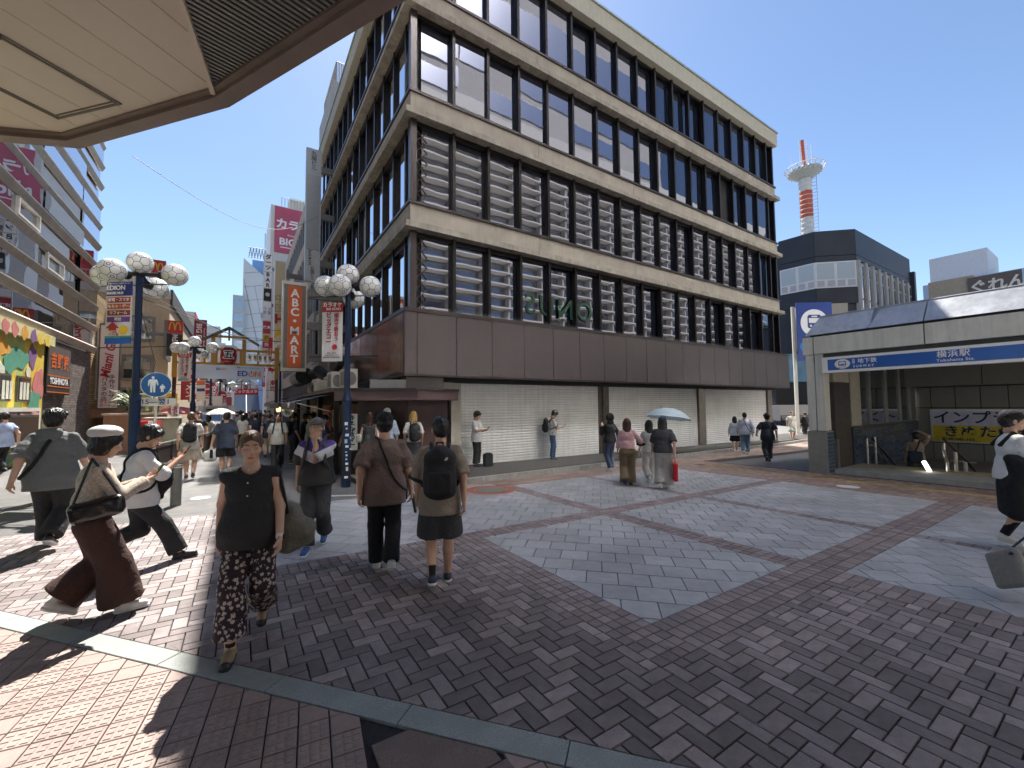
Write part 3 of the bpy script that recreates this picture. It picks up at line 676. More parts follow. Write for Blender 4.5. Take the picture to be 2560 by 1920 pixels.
text('横浜駅', .175, M_wh, sg, (xf, 2.40, 2.80), RT, UPV, spacing=1.12, bold=.012); text('Yokohama Sta.', .095, M_wh, sg, (xf, 2.37, 2.665), RT, UPV, spacing=1.08, bold=.01)
def train_logo(par, c, r, rv, uv, off, m_bg, m_fg, sq=1.0):
    """white disc with a blue train front: c centre, r radius, rv/uv plane"""
    c, rv, uv = Vector(c), Vector(rv), Vector(uv); n = rv.cross(uv)
    def P(a, b, k): return c+rv*(a*r*sq)+uv*(b*r)+n*(off+.003*k)
    b = MB(); b.ext([P(math.cos(t*math.pi/16), math.sin(t*math.pi/16), 0) for t in range(32)], n*.002); part(b, 'logo_disc', m_bg, par)
    b = MB(); b.ext([P(x, y, 1) for x, y in ((-.42, -.38), (.42, -.38), (.50, -.30), (.50, .45), (.40, .60), (-.40, .60), (-.50, .45), (-.50, -.30))], n*.002)
    b.ext([P(x, y, 1) for x, y in ((-.75, -1.0), (-.62, -1.0), (-.22, -.62), (-.32, -.62))], n*.002); b.ext([P(x, y, 1) for x, y in ((.62, -1.0), (.75, -1.0), (.32, -.62), (.22, -.62))], n*.002)
    b.ext([P(x, y, 1) for x, y in ((-.3, -.68), (.3, -.68), (.3, -.60), (-.3, -.60))], n*.002); part(b, 'logo_train', m_fg, par)
    b = MB(); b.ext([P(x, y, 2) for x, y in ((-.40, 0), (.40, 0), (.40, .36), (-.40, .36))], n*.002); b.ext([P(x, y, 2) for x, y in ((-.2, .43), (.2, .43), (.2, .52), (-.2, .52))], n*.002)
    for s_ in (-1, 1): b.ext([P(s_*.27+.08*math.cos(t*math.pi/5), -.2+.08*math.sin(t*math.pi/5), 2) for t in range(10)], n*.002)
    part(b, 'logo_window', m_bg, par)
train_logo(sg, (XE-.084, 4.52, 2.755), .13, (0, -1, 0), (0, 0, 1), 0.002, M_wh, M_blue, 1.35)
# dentist poster on the back wall
ad = thing('advert_panel', 'white and yellow Japanese advert panel on the grey wall inside the subway entrance', 'advert', (XB-.06, 4.5, .7))
part(MB().box(XB-.07, XB-.005, 1.4, 4.62, .16, 1.40), 'frame', M_steel, ad); part(MB().box(XB-.08, XB-.0701, 1.45, 4.57, .80, 1.35), 'white_field', mat('poster_lilac', (0.52, 0.50, 0.66), 0.25), ad)
part(MB().box(XB-.08, XB-.0702, 1.45, 4.57, .21, .799), 'yellow_field', mat('poster_yellow', (0.52, 0.40, 0.01), 0.25), ad)
M_navy = mat('print_navy', (0.01, 0.012, 0.06), 0.5)
text('インプラント', .50, M_navy, ad, (XB-.088, 3.05, 1.07), RT, UPV, bold=.02); text('きぬた歯科', .44, M_navy, ad, (XB-.088, 3.15, .56), RT, UPV, bold=.02, spacing=1.1)
text('0120-045-162', .15, M_navy, ad, (XB-.088, 3.9, .29), RT, UPV, bold=.02)
# blue projecting subway sign beyond the pavilion
D_ = Vector((.549, .836, 0))
bs = thing('subway_pylon_sign', 'blue square sign with a white train symbol rising behind the entrance roof', 'sign', (24.5, 9.2, 3.5))
o0 = Vector((26.85, 10.85, 4.1)); rv = Vector((.83, -.557, 0)).normalized()
part(MB().frame(o0, rv*2.05, Vector((.15, .09, 0)), (0, 0, 3.4)), 'panel', mat('sign_navy', (0.012, 0.04, 0.20), 0.3, var=.1), bs)
part(MB().frame(o0+Vector((.15, .09, -4.2))-rv*.25, rv*.2, Vector((.17, .1, 0)), (0, 0, 7.4)), 'post', M_wp, bs)
train_logo(bs, o0+rv*1.02+Vector((0, 0, 2.2)), .80, rv, (0, 0, 1), .004, M_wh, MATS['sign_navy'])
b = MB(); cc = o0+rv*.50+Vector((0, 0, .85)); nn2 = rv.cross(Vector((0, 0, 1)))
b.ext([cc+rv*.36*math.cos(t*math.pi/12)+Vector((0, 0, .36*math.sin(t*math.pi/12)))+nn2*.004 for t in range(24)], nn2*.003); part(b, 'emblem_disc', mat('emblem_blue', (0.01, 0.22, 0.62), .4), bs)
b = MB()
for (x0, z0, x1, z1) in ((-.02, -.26, -.02, 0), (.04, -.26, .04, 0), (-.02, 0, -.24, .12), (.0, .05, -.2, .18), (.04, 0, .24, .14), (.02, .05, .18, .2)):
    d = (rv*(x1-x0)+Vector((0, 0, z1-z0))).normalized(); w_ = d.cross(nn2)*.012; A = cc+rv*x0+Vector((0, 0, z0))+nn2*.008; B = cc+rv*x1+Vector((0, 0, z1))+nn2*.008
    b.ext([A-w_, B-w_, B+w_, A+w_], nn2*.002)
part(b, 'emblem_lines', M_wh, bs)
part(MB().box(24.9, 25.3, 8.0, 8.4, -.6, 5.6), 'pillar', M_wp, thing('white_pillar', 'stained white pillar standing right of the blue train sign', 'pillar', (25.1, 8.2, -.6)))
part(MB().box(26.0, 27.1, 6.4, 7.6, -.6, 5.55), 'box', M_wp, thing('roof_box', 'plain white box housing behind the pavilion roof', 'vent housing', (26.5, 7, -.6)))

# ------------------------------------------------------------------ dark cornered building with the tower behind it
kb_ = thing('dark_building', 'black clad building with angled corner, white window row and slender concrete columns', 'building', (55, 17, -.6))
M_blk = mat('black_cladding', (0.028, 0.032, 0.042), 0.5, 0.2, var=0.2, scale=.6, streak=.15); M_cf = mat('column_concrete', (0.36, 0.35, 0.33), 0.8, var=.15, streak=.2)
M_wf = mat('window_white', (0.55, 0.56, 0.58), 0.5); M_blind = mat('blind_grey', (0.36, 0.42, 0.46), 0.25, var=.05)
Pt = [(51.9, 22.5), (51.7, 19.1), (54.9, 16.45), (73.2, 16.2)]
Pt = [(51.73, 22.4), (52.0, 19.0), (54.9, 16.3), (72.9, 16.12)]
full = Pt+[(73, 45), (52, 45)]
def wallseg(name, i, z0, z1, off, m, mat_=None):
    a, b = Vector(Pt[i]), Vector(Pt[i+1]); d = (b-a).normalized(); n = Vector((d.y, -d.x))
    if n.dot(Vector((-.55, -.83))) < 0: n = -n
    return a, b, d, n
part(MB().prism([(p[0]+.15, p[1]+.1) for p in full[:1]]+[(p[0]+.12, p[1]+.12) for p in full[1:4]]+[(72.9, 44.9), (52.2, 44.9)], -1, 19.9), 'wall', M_blk, kb_)
for i in range(3):
    a, b, d, n = wallseg('', i, 0, 0, 0, None)
    for z0, z1, m in ((17.55, 20.3, M_blk), (16.95, 17.5, M_blk), (12.3, 14.0, M_blk)):
        part(MB().frame((*(a+n*.05), z0), (*((b-a)), 0), (*(-n*.3), 0), (0, 0, z1-z0)), 'cladding_panel', m, kb_)
    nb = (2, 2, 9)[i]; L = (b-a).length/nb
    for k in range(nb):
        A = a+d*(L*k)
        if i < 2:
            part(MB().frame((*(A+n*.02), 14.05), (*(d*L), 0), (*(-n*.1), 0), (0, 0, 2.85)), 'window_frame', M_wf, kb_)
            part(MB().frame((*(A+d*.14+n*.03), 15.0), (*(d*(L-.28)), 0), (*(-n*.1), 0), (0, 0, 1.75)), 'window_pane', M_blind, kb_)
            for q_ in range(2): part(MB().frame((*(A+d*(.14+q_*L/2)+n*.03), 14.2), (*(d*(L/2-.28)), 0), (*(-n*.1), 0), (0, 0, .65)), 'panel', mat('infill_grey', (0.34, 0.34, 0.38), .5), kb_)
        else:
            part(MB().frame((*(A+n*.25), 11.2), (*(d*.55), 0), (*(-n*.4), 0), (0, 0, 5.7)), 'column', M_cf, kb_)
            part(MB().frame((*(A+d*.6+n*.05), 11.6), (*(d*(L-.6)), 0), (*(-n*.1), 0), (0, 0, 5.2)), 'window_frame', M_cf, kb_)
            for z0, z1 in ((11.8, 12.7), (12.9, 15.2), (15.4, 16.4)): part(MB().frame((*(A+d*.75+n*.07), z0), (*(d*(L-.95)), 0), (*(-n*.1), 0), (0, 0, z1-z0)), 'window_pane', glass('far_glass', (.05, .06, .07), .3, .05), kb_)
part(MB().box(72.9, 73.6, 15.7, 16.5, 2, 18.6), 'downpipe', M_blk, kb_)
part(MB().frame((48.8, 19.2, 7.3), (3.2, -2.9, 0), (1.5, 1.5, 0), (0, 0, 4.6)), 'panel', mat('beige_block', (0.36, 0.33, 0.28), .8, var=.05), kb_)
part(MB().frame((46.2, 21.2, 3.9), (6.5, -4.2, 0), (1, 1.4, 0), (0, 0, 2.9)), 'banner', mat('banner_blue', (0.10, 0.22, 0.33), .6, var=.25, scale=.8), kb_)
part(MB().frame((46.6, 21.0, 1.6), (7.0, -4.6, 0), (1, 1.4, 0), (0, 0, 2.2)), 'awning', mat('awning_black', (0.008, 0.009, 0.012), .7), kb_)
part(MB().frame((47.2, 21.0, -.8), (6.6, -4.2, 0), (1, 1.4, 0), (0, 0, 2.3)), 'shop_front', glass('shop_dark', (.01, .01, .012), .1, .05), kb_)
for k in range(7): part(MB().tube((46.6+k*.75, 20.0-k*.55, -.75), (46.6+k*.75, 20.0-k*.55, .35), .03), 'rail_post', mat('rust_rail', (.15, .08, .05), .7), kb_)
for h in (-.3, 0, .33): part(MB().tube((46.6, 20.0, h), (51.1, 16.7, h), .025), 'rail', MATS['rust_rail'], kb_)
# aerial on brackets
# radio tower
tw = thing('radio_tower', 'red and white cylindrical radio tower with a round antenna platform', 'tower', (79.3, 29.8, 0))
M_tw, M_tr = mat('tower_white', (0.62, 0.60, 0.58), .6, var=.15, scale=2), mat('tower_red', (0.52, 0.10, 0.045), .6, var=.2, scale=1)
cx_, cy_ = 79.3, 29.8
for z0, z1, m, r_ in ((0, 32.7, M_tw, 1.0), (32.7, 37.2, M_tr, .98), (37.2, 41.0, M_tw, .95)):
    part(MB().lathe([(r_*.92, z0), (r_*.92, z1)], 20, (cx_, cy_, 0)), 'shaft', m, tw, smooth=True)
rg_ = MB()
for k in range(24):
    z = 22+k*.8; rg_.lathe([(.98, z), (1.03, z+.06), (.98, z+.12)], 20, (cx_, cy_, 0))
part(rg_, 'ring', M_tw, tw, kind='stuff'); ld = MB()
for k in range(26):
    z = 25+k*.6; ld.tube((cx_+.8, cy_-.6, z), (cx_+1.5, cy_-1.1, z+.25), .035, 4)
ld.tube((cx_+1.5, cy_-1.1, 25), (cx_+1.5, cy_-1.1, 41), .035, 4); ld.tube((cx_-.9, cy_+.6, 22), (cx_-.9, cy_+.6, 41), .04, 4); part(ld, 'ladder', mat('galv', (.3, .32, .33), .5, .5), tw)
part(MB().lathe([(.95, 39.4), (1.9, 40.1), (2.4, 40.5), (2.35, 40.9), (.9, 41.1)], 24, (cx_, cy_, 0)), 'platform', mat('platform_grey', (.34, .36, .35), .6, var=.3), tw)
pl_ = MB()
for k in range(20):
    a = k*math.pi/10; c_, s_ = math.cos(a), math.sin(a); pl_.tube((cx_+2.4*c_, cy_+2.4*s_, 40.6), (cx_+2.9*c_, cy_+2.9*s_, 41.3), .07, 4)
    a2 = (k+1)*math.pi/10; pl_.tube((cx_+2.9*c_, cy_+2.9*s_, 41.3), (cx_+2.9*math.cos(a2), cy_+2.9*math.sin(a2), 41.3), .07, 4); pl_.tube((cx_+2.4*c_, cy_+2.4*s_, 40.3), (cx_+2.4*math.cos(a2), cy_+2.4*math.sin(a2), 40.9), .07, 4)
part(pl_, 'railing', M_tw, tw)
part(MB().tube((cx_, cy_, 41.2), (cx_-.3, cy_+.1, 46.2), .26, 10), 'mast', M_tr, tw); ml = MB()
for k in range(10):
    z = 41.5+k*.5; ml.tube((cx_-.6, cy_+.35, z), (cx_+.45, cy_-.3, z), .04, 4)
for s_ in (-1, 1): ml.tube((cx_+s_*.55, cy_-s_*.35, 41.2), (cx_-.2+s_*.5, cy_-s_*.35, 46.2), .05, 4)
ml.tube((cx_+1.1, cy_-.7, 41.2), (cx_+1.1, cy_-.7, 45.6), .05, 4); ml.tube((cx_-1.8, cy_+1.2, 41.0), (cx_-1.9, cy_+1.2, 43.4), .05, 4); ml.tube((cx_+1.3, cy_-.8, 43.6), (cx_+2.2, cy_-1.5, 41.2), .04, 4); part(ml, 'antenna', M_tw, tw)
# rooftops further right, over the pavilion
def block(name, label, x0, x1, y0, y1, z0, z1, m, cat='building', group=None):
    t = thing(name, label, cat, ((x0+x1)/2, (y0+y1)/2, 0), group=group); part(MB().box(x0, x1, y0, y1, z0, z1), 'wall', m, t); return t
t = block('beige_block', 'beige flat roofed block with a dark sign, right of the black building', 63.5, 66, 9.2, 12.6, 0, 14.8, mat('tan_wall', (.36, .32, .26), .8))
part(MB().box(63.3, 63.49, 6.0, 9.6, 12.3, 14.5), 'sign_panel', mat('sign_brown', (.10, .08, .075), .5), t); text('ぐれん', 1.3, M_wp, t, (63.25, 7.6, 13.4), RT, UPV, bold=.03)
part(MB().box(63.5, 66, 5.9, 9.2, 0, 12.2), 'wall', MATS['tan_wall'], t)
t = block('blue_office', 'distant pale blue office block with plant boxes on the roof', 95, 110, 8, 19.5, 0, 21.0, mat('pale_blue_wall', (.30, .38, .50), .5, var=.1))
part(MB().box(95.2, 104, 12.2, 18.6, 21, 25.2), 'roof_plant', mat('pale_grey', (.50, .52, .56), .6), t)
for k in range(4): part(MB().box(94.9, 94.99, 8.6+k*2.6, 10.2+k*2.6, 17.5, 20.0), 'window_pane', glass('far_glass', (.05, .06, .07), .3, .05), t)
t = block('lilac_block', 'distant lilac grey windowless block with chimney and roof tanks', 80, 92, -1.6, 6.3, 0, 21.2, mat('lilac_wall', (.44, .44, .55), .7, var=.06, scale=.5))
part(MB().box(85, 88, -2.5, -.2, 21.2, 29.3), 'chimney', mat('chimney_grey', (.46, .49, .49), .6), t); part(MB().box(82, 86, 1.0, 3.4, 21.9, 23.6), 'tank', M_wf, t); part(MB().tube((80.5, 6.0, 21), (80.5, 6.0, 27.0), .07, 5), 'aerial', M_tw, t)
for k in range(5): part(MB().box(84.8, 84.99, -3.4, -2.6, 17.0+k*1.4, 17.1+k*1.4), 'rung', M_tw, t)
t = block('dark_roofline', 'dark roof parapet with green planting at the right edge of the picture', 58, 70, -12, -2.2, 0, 11.6, mat('navy_wall', (.05, .07, .11), .6))
hp = MB()
for k in range(900):
    x, y, z = random.uniform(57.6, 58.3), random.uniform(-9, -1.5), 11.3+random.uniform(0, .7); a = Vector((random.gauss(0, .13), random.gauss(0, .13), random.gauss(0, .13))); c = Vector((random.gauss(0, .13), random.gauss(0, .13), random.gauss(0, .13))); hp.add([(x, y, z), (x+a.x, y+a.y, z+a.z), (x+c.x, y+c.y, z+c.z)], [(0, 1, 2)])
part(hp, 'hedge', mat('leaf_green', (.07, .12, .03), .7, rnd=.5, island=True), t, kind='stuff')
block('pale_roof', 'small pale flat roof seen over the hedge at the far right', 98, 104, -9, -3.2, 0, 20.6, mat('pale_grey', (.50, .52, .56), .6))
# ------------------------------------------------------------------ left side of the shopping street
EX, NX, UZ = (1, 0, 0), (0, -1, 0), (0, 0, 1)
M_red = mat('sign_red', (0.42, 0.015, 0.03), .4, var=.06); M_blackp = mat('sign_black', (0.015, 0.013, 0.012), .5, var=.05); M_orange = mat('sign_orange', (0.62, 0.13, 0.03), .4)
M_pink = mat('sign_pink', (0.50, 0.09, 0.15), .6, var=.12, scale=.6, streak=.1); M_crm = mat('sign_cream', (0.66, 0.55, 0.36), .5, var=.05); M_ylw = mat('sign_yellow', (0.75, 0.47, 0.02), .4)
M_alu = mat('aluminium', (0.52, 0.48, 0.42), .38, .6, var=.15, scale=1.2, streak=.15); M_alud = mat('aluminium_under', (0.17, 0.165, 0.16), .4, .5, var=.1)
M_gl = glass('glass_left', (0.02, 0.022, 0.026), 0.42, 0.01, wave=.10)
gb = thing('glass_building', 'glass fronted building with slanted silver fins above a painted shop on the left', 'building', (-6, 20, 0))
part(MB().box(-16, -6.12, 6, 27.9, 4.4, 22), 'wall', MATS['dark_core'], gb)
seams = [7.9, 12.3, 16.7, 21.05, 25.4, 28.1]
for k in range(17):
    z = 4.45+1.015*k
    for a, b in zip(seams, seams[1:]):
        part(MB().ext([(-6.02, a+.012, z), (-5.97, a+.012, z), (-5.86, a+.012, z+.22), (-5.86, a+.012, z+.25), (-6.0, a+.012, z+.35), (-6.02, a+.012, z+.35)], (0, b-a-.024, 0)), 'fin', M_alu, gb)
    for a, b in zip(seams, seams[1:]):
        p = part(MB().add([(-6.03, a+.02, z+.35), (-6.03, b-.02, z+.35), (-6.03, b-.02, z+1.015), (-6.03, a+.02, z+1.015)], [(0, 1, 2, 3)]), 'window_pane', M_gl, gb); p.rotation_euler = (0, random.gauss(0, .006), random.gauss(0, .006))
for y0, y1, z in ((19.2, 20.9, 7.5+.38), (21.7, 23.4, 6.48+.38), (13, 14.6, 8.9)):
    f = MB()
    for a, b, c, d in ((y0, y1, z, z+.07), (y0, y1, z+.53, z+.60), (y0, y0+.07, z+.07, z+.53), (y1-.07, y1, z+.07, z+.53)): f.box(-6.02, -5.93, a, b, c, d)
    part(f, 'vent_window_frame', mat('white_frame', (.55, .53, .48), .5), gb)
part(MB().box(-6.2, -5.95, 27.5, 28.05, 4.45, 4.6), 'trim', M_alu, gb); part(MB().box(-6.10, -6.0, 27.7, 28.0, 4.85, 5.4), 'trim', mat('white_frame', (.55, .53, .48), .5), gb)
# painted shop
ms = thing('painted_shop', 'shop front covered in colourful cartoon patches with small windows on the left edge', 'shop', (-5.9, 19, 0))
part(MB().box(-9, -5.90, 8, 21.6, -.3, 4.05), 'wall', mat('mural_green', (0.36, 0.42, 0.12), .7, var=.25, scale=1.2), ms); part(MB().box(-9, -5.80, 8, 22.25, 4.05, 4.42), 'frieze', mat('mural_cream', (0.55, 0.50, 0.26), .7, var=.15), ms)
mc = [mat('mural_'+n, c, .7, var=.15, scale=3) for n, c in (('yellow', (.66, .46, .04)), ('orange', (.60, .28, .03)), ('teal', (.07, .26, .17)), ('pink', (.50, .15, .14)), ('purple', (.18, .08, .22)), ('sky', (.25, .42, .50)), ('white', (.6, .6, .5)))]
def blob(par, y, z, ry, rz, m, x, wob=.18, ph=0.0, name='mural_patch'):
    b = MB(); b.ext([(x, y+ry*math.cos(t*math.pi/14)*(1+wob*math.sin(3*t*math.pi/14+ph)), z+rz*math.sin(t*math.pi/14)*(1+wob*math.sin(4*t*math.pi/14+ph))) for t in range(28)][::-1], (.004, 0, 0)); part(b, name, m, par)
part(MB().box(-5.9, -5.895, 20.0, 21.6, 1.3, 4.04), 'mural_patch', mc[0], ms); part(MB().box(-5.9, -5.894, 18.0, 20.4, 1.25, 1.62), 'mural_patch', mc[1], ms); part(MB().box(-5.9, -5.894, 18.9, 19.4, 1.6, 3.3), 'mural_patch', mc[0], ms)
for i, (y, z, ry, rz, c) in enumerate([(19.6, 3.35, .8, .3, 2), (19.0, 3.15, .5, .3, 2), (18.3, 3.6, .6, .3, 1), (21.2, 2.6, .45, .55, 3), (20.9, 2.0, .5, .35, 2), (20.6, 3.5, .3, .4, 4), (18.2, 2.9, .4, .3, 6), (17.3, 3.2, .7, .5, 5), (16.5, 2.6, .6, .6, 3), (15.5, 3.3, .8, .5, 2), (19.9, .45, .5, .2, 4), (18.8, .25, .9, .22, 2), (17.7, .5, .5, .3, 3), (20.9, .35, .5, .3, 1), (20.3, 2.95, .16, .2, 6), (16.0, .5, .8, .4, 4)]): blob(ms, y, z, ry, rz, mc[c], -5.888+i*.0006, ph=i*1.3)
for i, (y, c) in enumerate([(18.3, 3), (18.9, 3), (19.6, 1), (20.3, 4), (20.9, 0), (21.5, 0), (17.4, 4), (16.5, 3)]): blob(ms, y, 4.18, .24, .22, mc[c], -5.798+i*.0004, ph=i, name='frieze_patch')
for y0, y1 in ((19.5, 20.5), (18.3, 19.05), (16.2, 17.2)):
    part(MB().box(-5.93, -5.86, y0, y1, 1.97, 2.80), 'window_frame', mat('frame_dark', (.09, .08, .06), .5), ms); part(MB().box(-5.859, -5.855, y0+.07, y1-.07, 2.03, 2.74), 'window_pane', glass('shop_glass', (.05, .05, .045), .15, .03), ms)
    for k in range(3): part(MB().box(-5.854, -5.85, y0+.15+k*.25, y0+.32+k*.25, 2.05, 2.6), 'curtain', mc[6], ms)
dc = thing('display_case', 'white framed glass display case standing in front of the painted shop', 'display case', (-5.6, 18.9, 0))
part(MB().box(-5.86, -5.5, 16.0, 20.1, .62, 1.78), 'case', mat('case_white', (.62, .60, .52), .5, var=.1), dc); part(MB().box(-5.499, -5.49, 16.1, 19.95, .76, 1.66), 'glass', glass('shop_glass', (.05, .05, .045), .15, .03), dc)
# gyudon shop
ys_ = thing('bowl_restaurant', 'dark brick beef bowl restaurant front beside the painted shop', 'shop', (-6, 24.6, 0))
part(MB().box(-9, -6.0, 21.6, 22.1, -.2, 4.4), 'pillar', mat('pillar_dark', (.03, .04, .03), .6), ys_); part(MB().box(-9, -6.1, 22.1, 28.0, -.2, 4.4), 'wall', mat('brick_backing', (.05, .045, .042), .8), ys_)  # dark backing wall that shows in the brick joints
M_gbr = mat('grey_brick', (.15, .125, .11), .7, rnd=.4, island=True, var=.1)
bm_ = MB()
for j in range(44):
    z = -.15+j*.103; y = 22.15+(.12 if j % 2 else 0)
    while y < 27.9: bm_.box(-6.1, -6.085, y, min(y+.25, 27.95), z, z+.09); y += .262
part(bm_, 'brick', M_gbr, ys_, kind='stuff')
gs = thing('restaurant_sign', 'black panel sign with orange Japanese characters and white roman letters', 'sign', (-5.9, 23.4, 3.2))
part(MB().box(-6.08, -5.95, 22.15, 24.65, 2.30, 4.22), 'panel', M_blackp, gs); part(MB().box(-5.95, -5.945, 22.25, 24.62, 2.95, 4.14), 'dark_field', mat('sign_brown', (.10, .08, .075), .5), gs)
text('吉野家', .62, M_orange, gs, (-5.935, 23.4, 3.55), (0, 1, 0), UZ, bold=.03, spacing=1.15); text('YOSHINOYA', .34, M_wh, gs, (-5.935, 23.4, 2.80), (0, 1, 0), UZ, bold=.03)
for z in (2.98, 2.58, 2.36): part(MB().box(-5.949, -5.94, 22.2, 24.6, z, z+.04), 'stripe', M_orange, gs)
# tan brick building
tb = thing('brick_building', 'tan ribbed brick building behind the silver finned one', 'building', (-6.3, 31, 0))
part(MB().box(-14, -6.2, 28.2, 33.5, -.2, 7.6), 'wall', mat('mortar_tan', (.10, .08, .05), .8), tb)
bm_ = MB()
for j in range(70): bm_.box(-6.2, -6.17, 28.2, 33.4, -.1+j*.11, -.02+j*.11)
for j in range(70): bm_.box(-8, -6.2, 28.17, 28.199, -.1+j*.11, -.02+j*.11)
part(bm_, 'brick_course', mat('tan_brick', (.36, .25, .12), .8, var=.2, rnd=.3, island=True), tb, kind='stuff')
for y in (29.2, 31.0, 32.4): part(MB().box(-6.16, -6.10, y, y+.9, 2.2, 6.0), 'window_frame', M_alu, tb); part(MB().box(-6.099, -6.09, y+.08, y+.82, 2.3, 5.9), 'window_pane', M_gl, tb)
part(MB().box(-6.2, -5.4, 28.8, 33.2, 1.3, 1.75), 'planter_wall', mat('planter_brick', (.25, .12, .07), .8), tb)
stb = MB()
for k in range(260): stb.ball((-5.38, random.uniform(28.4, 33.5), random.uniform(.0, 1.3)), random.uniform(.06, .11), 6, 4)
part(stb, 'stone_cladding', mat('pebble', (.35, .24, .15), .8, rnd=.6, island=True), tb, kind='stuff')
mg = thing('vertical_sign', 'tall pinkish white sign with red script lettering above dark Japanese writing', 'sign', (-5.6, 29, 4))
part(MB().box(-5.97, -5.15, 28.72, 28.98, 1.70, 6.05), 'frame', mat('frame_dark', (.09, .08, .06), .5), mg); part(MB().box(-5.91, -5.20, 28.69, 28.719, 1.78, 5.98), 'panel', mat('sign_blush', (.72, .58, .54), .4, var=.05), mg)
text('Miami Garden', .50, M_red, mg, (-5.52, 28.68, 4.72), (0.12, 0, 1), (-1, 0, .12), bold=.03, shear=.2); text('手\n作\nり\nピ\nザ\nと', .24, M_blackp, mg, (-5.42, 28.68, 2.72), EX, UZ, bold=.015, line=1.02); text('パ\nス\nタ\nの\n店', .24, M_blackp, mg, (-5.70, 28.68, 2.72), EX, UZ, bold=.015, line=1.02)
text('マイアミ\nガーデン', .16, M_red, mg, (-5.55, 28.68, 1.98), EX, UZ, bold=.03)
# grey building behind, beige corrugated building facing us
gb2 = thing('grey_building', 'pale weathered building with arches behind the tan brick one', 'building', (-8, 42, 0))
part(MB().box(-14, -6.4, 40, 50, 0, 11.5), 'wall', mat('pale_render', (.36, .35, .33), .8, var=.15, streak=.3), gb2)
for k in range(4):
    b = MB()
    for t in range(12):
        a0, a1 = t*math.pi/12, (t+1)*math.pi/12; b.tube((-8.4+1.5*math.cos(a0)+k*.1, 39.95, 7.4+k*1.0+.8*math.sin(a0)), (-8.4+1.5*math.cos(a1)+k*.1, 39.95, 7.4+k*1.0+.8*math.sin(a1)), .05, 4)
    part(b, 'arch_trim', mat('trim_pale', (.55, .54, .5), .7), gb2)
be = thing('beige_building', 'beige ribbed building facing down the street with rounded window surrounds', 'building', (-4.8, 34, 0))
M_bei = mat('beige_panel', (.60, .49, .34), .7, var=.08, streak=.1)
part(MB().box(-8.5, -3.62, 32, 46, -.2, 8.5), 'wall', M_bei, be)
rb2 = MB()
for k in range(52): rb2.box(-8.45+k*.093, -8.40+k*.093, 31.97, 32, 0, 8.3)
part(rb2, 'rib', M_bei, be, kind='stuff')
part(MB().box(-8.6, -3.58, 31.9, 32.0, 8.3, 8.75), 'cornice', mat('trim_pale', (.55, .54, .5), .7), be); part(MB().box(-3.63, -3.5, 32.0, 46, 8.0, 8.9), 'gutter', mat('cornice_dark', (.06, .055, .05), .6), be)
for z in (6.4, 4.1, 2.2):
    for x in (-5.6,):
        part(MB().box(x-.15, x+1.35, 31.90, 31.97, z-.75, z+.75), 'window_surround', mat('surround_grey', (.25, .23, .20), .6), be); part(MB().box(x, x+1.2, 31.86, 31.899, z-.6, z+.6), 'window_pane', glass('far_glass', (.05, .06, .07), .3, .05), be)
        for q in range(3): part(MB().box(x+.05+q*.4, x+.38+q*.4, 31.84, 31.859, z-.1, z+.35), 'curtain', mat('curtain_beige', (.4, .36, .26), .8), be)
rl = MB()
for k in range(30): rl.tube((-7.8+k*.14, 32.3, 8.7), (-7.8+k*.14, 32.3, 9.6), .02, 4)
rl.tube((-7.9, 32.3, 9.6), (-3.7, 32.3, 9.6), .03, 4); part(rl, 'roof_railing', mat('rail_grey', (.3, .28, .25), .6), be)
def mlogo(par, c, s, m=None, rv=EX):
    b = MB(); c = Vector(c); rv = Vector(rv); nrm = rv.cross(Vector(UZ))
    for sx in (-1, 1):
        pts = []
        for t in range(13):
            a = math.pi*t/12; pts.append(c+rv*(sx*.25*s+.22*s*math.cos(a))+Vector((0, 0, (-.35+.85*math.sin(a))*s)))
        for p, q in zip(pts, pts[1:]):
            d = (q-p).normalized(); w = d.cross(nrm)*.055*s; b.ext([p-w-d*.01*s, q-w+d*.01*s, q+w+d*.01*s, p+w-d*.01*s], nrm*.02)
    part(b, 'arches_logo', m or M_ylw, par)
ml1 = thing('roof_sign', 'red rooftop sign with yellow arches behind the football lamps', 'sign', (-4.4, 33, 9)); part(MB().box(-4.76, -3.98, 32.9, 33.1, 8.9, 10.85), 'panel', M_red, ml1); mlogo(ml1, (-4.37, 32.89, 10.4), .55)
ml2 = thing('projecting_sign', 'red and black vertical restaurant sign with yellow arches and white letters turned sideways', 'sign', (-3.1, 30, 5.6))
part(MB().box(-3.48, -2.78, 29.9, 30.1, 5.95, 6.68), 'red_panel', M_red, ml2); part(MB().box(-3.48, -2.78, 29.9, 30.1, 4.68, 5.945), 'black_panel', M_blackp, ml2); mlogo(ml2, (-3.13, 29.885, 6.33), .52); text("McDonald's", .34, M_wh, ml2, (-3.13, 29.885, 5.3), (0, 0, -1), EX, bold=.02, squash=.74)
part(MB().box(-4.4, -3.5, 30.05, 30.2, 5.8, 5.95), 'bracket', M_alud, ml2); part(MB().box(-3.62, -3.5, 30.0, 32, 4.5, 6.7), 'mount', M_alud, ml2)
bl = thing('projecting_sign', 'dark red vertical karaoke sign reading sideways in white near the gate', 'sign', (-2.5, 38, 7)); part(MB().box(-2.88, -2.13, 37.9, 38.1, 5.6, 8.25), 'panel', mat('sign_wine', (.22, .015, .03), .5), bl); text('BIG ECHO', .46, M_wh, bl, (-2.6, 37.885, 6.9), (0, 0, -1), EX, bold=.02); text('Karaoke Entertainment', .15, M_wh, bl, (-2.27, 37.885, 6.9), (0, 0, -1), EX)
part(MB().box(-4.2, -2.88, 38, 38.1, 6.5, 6.7), 'bracket', M_alud, bl)
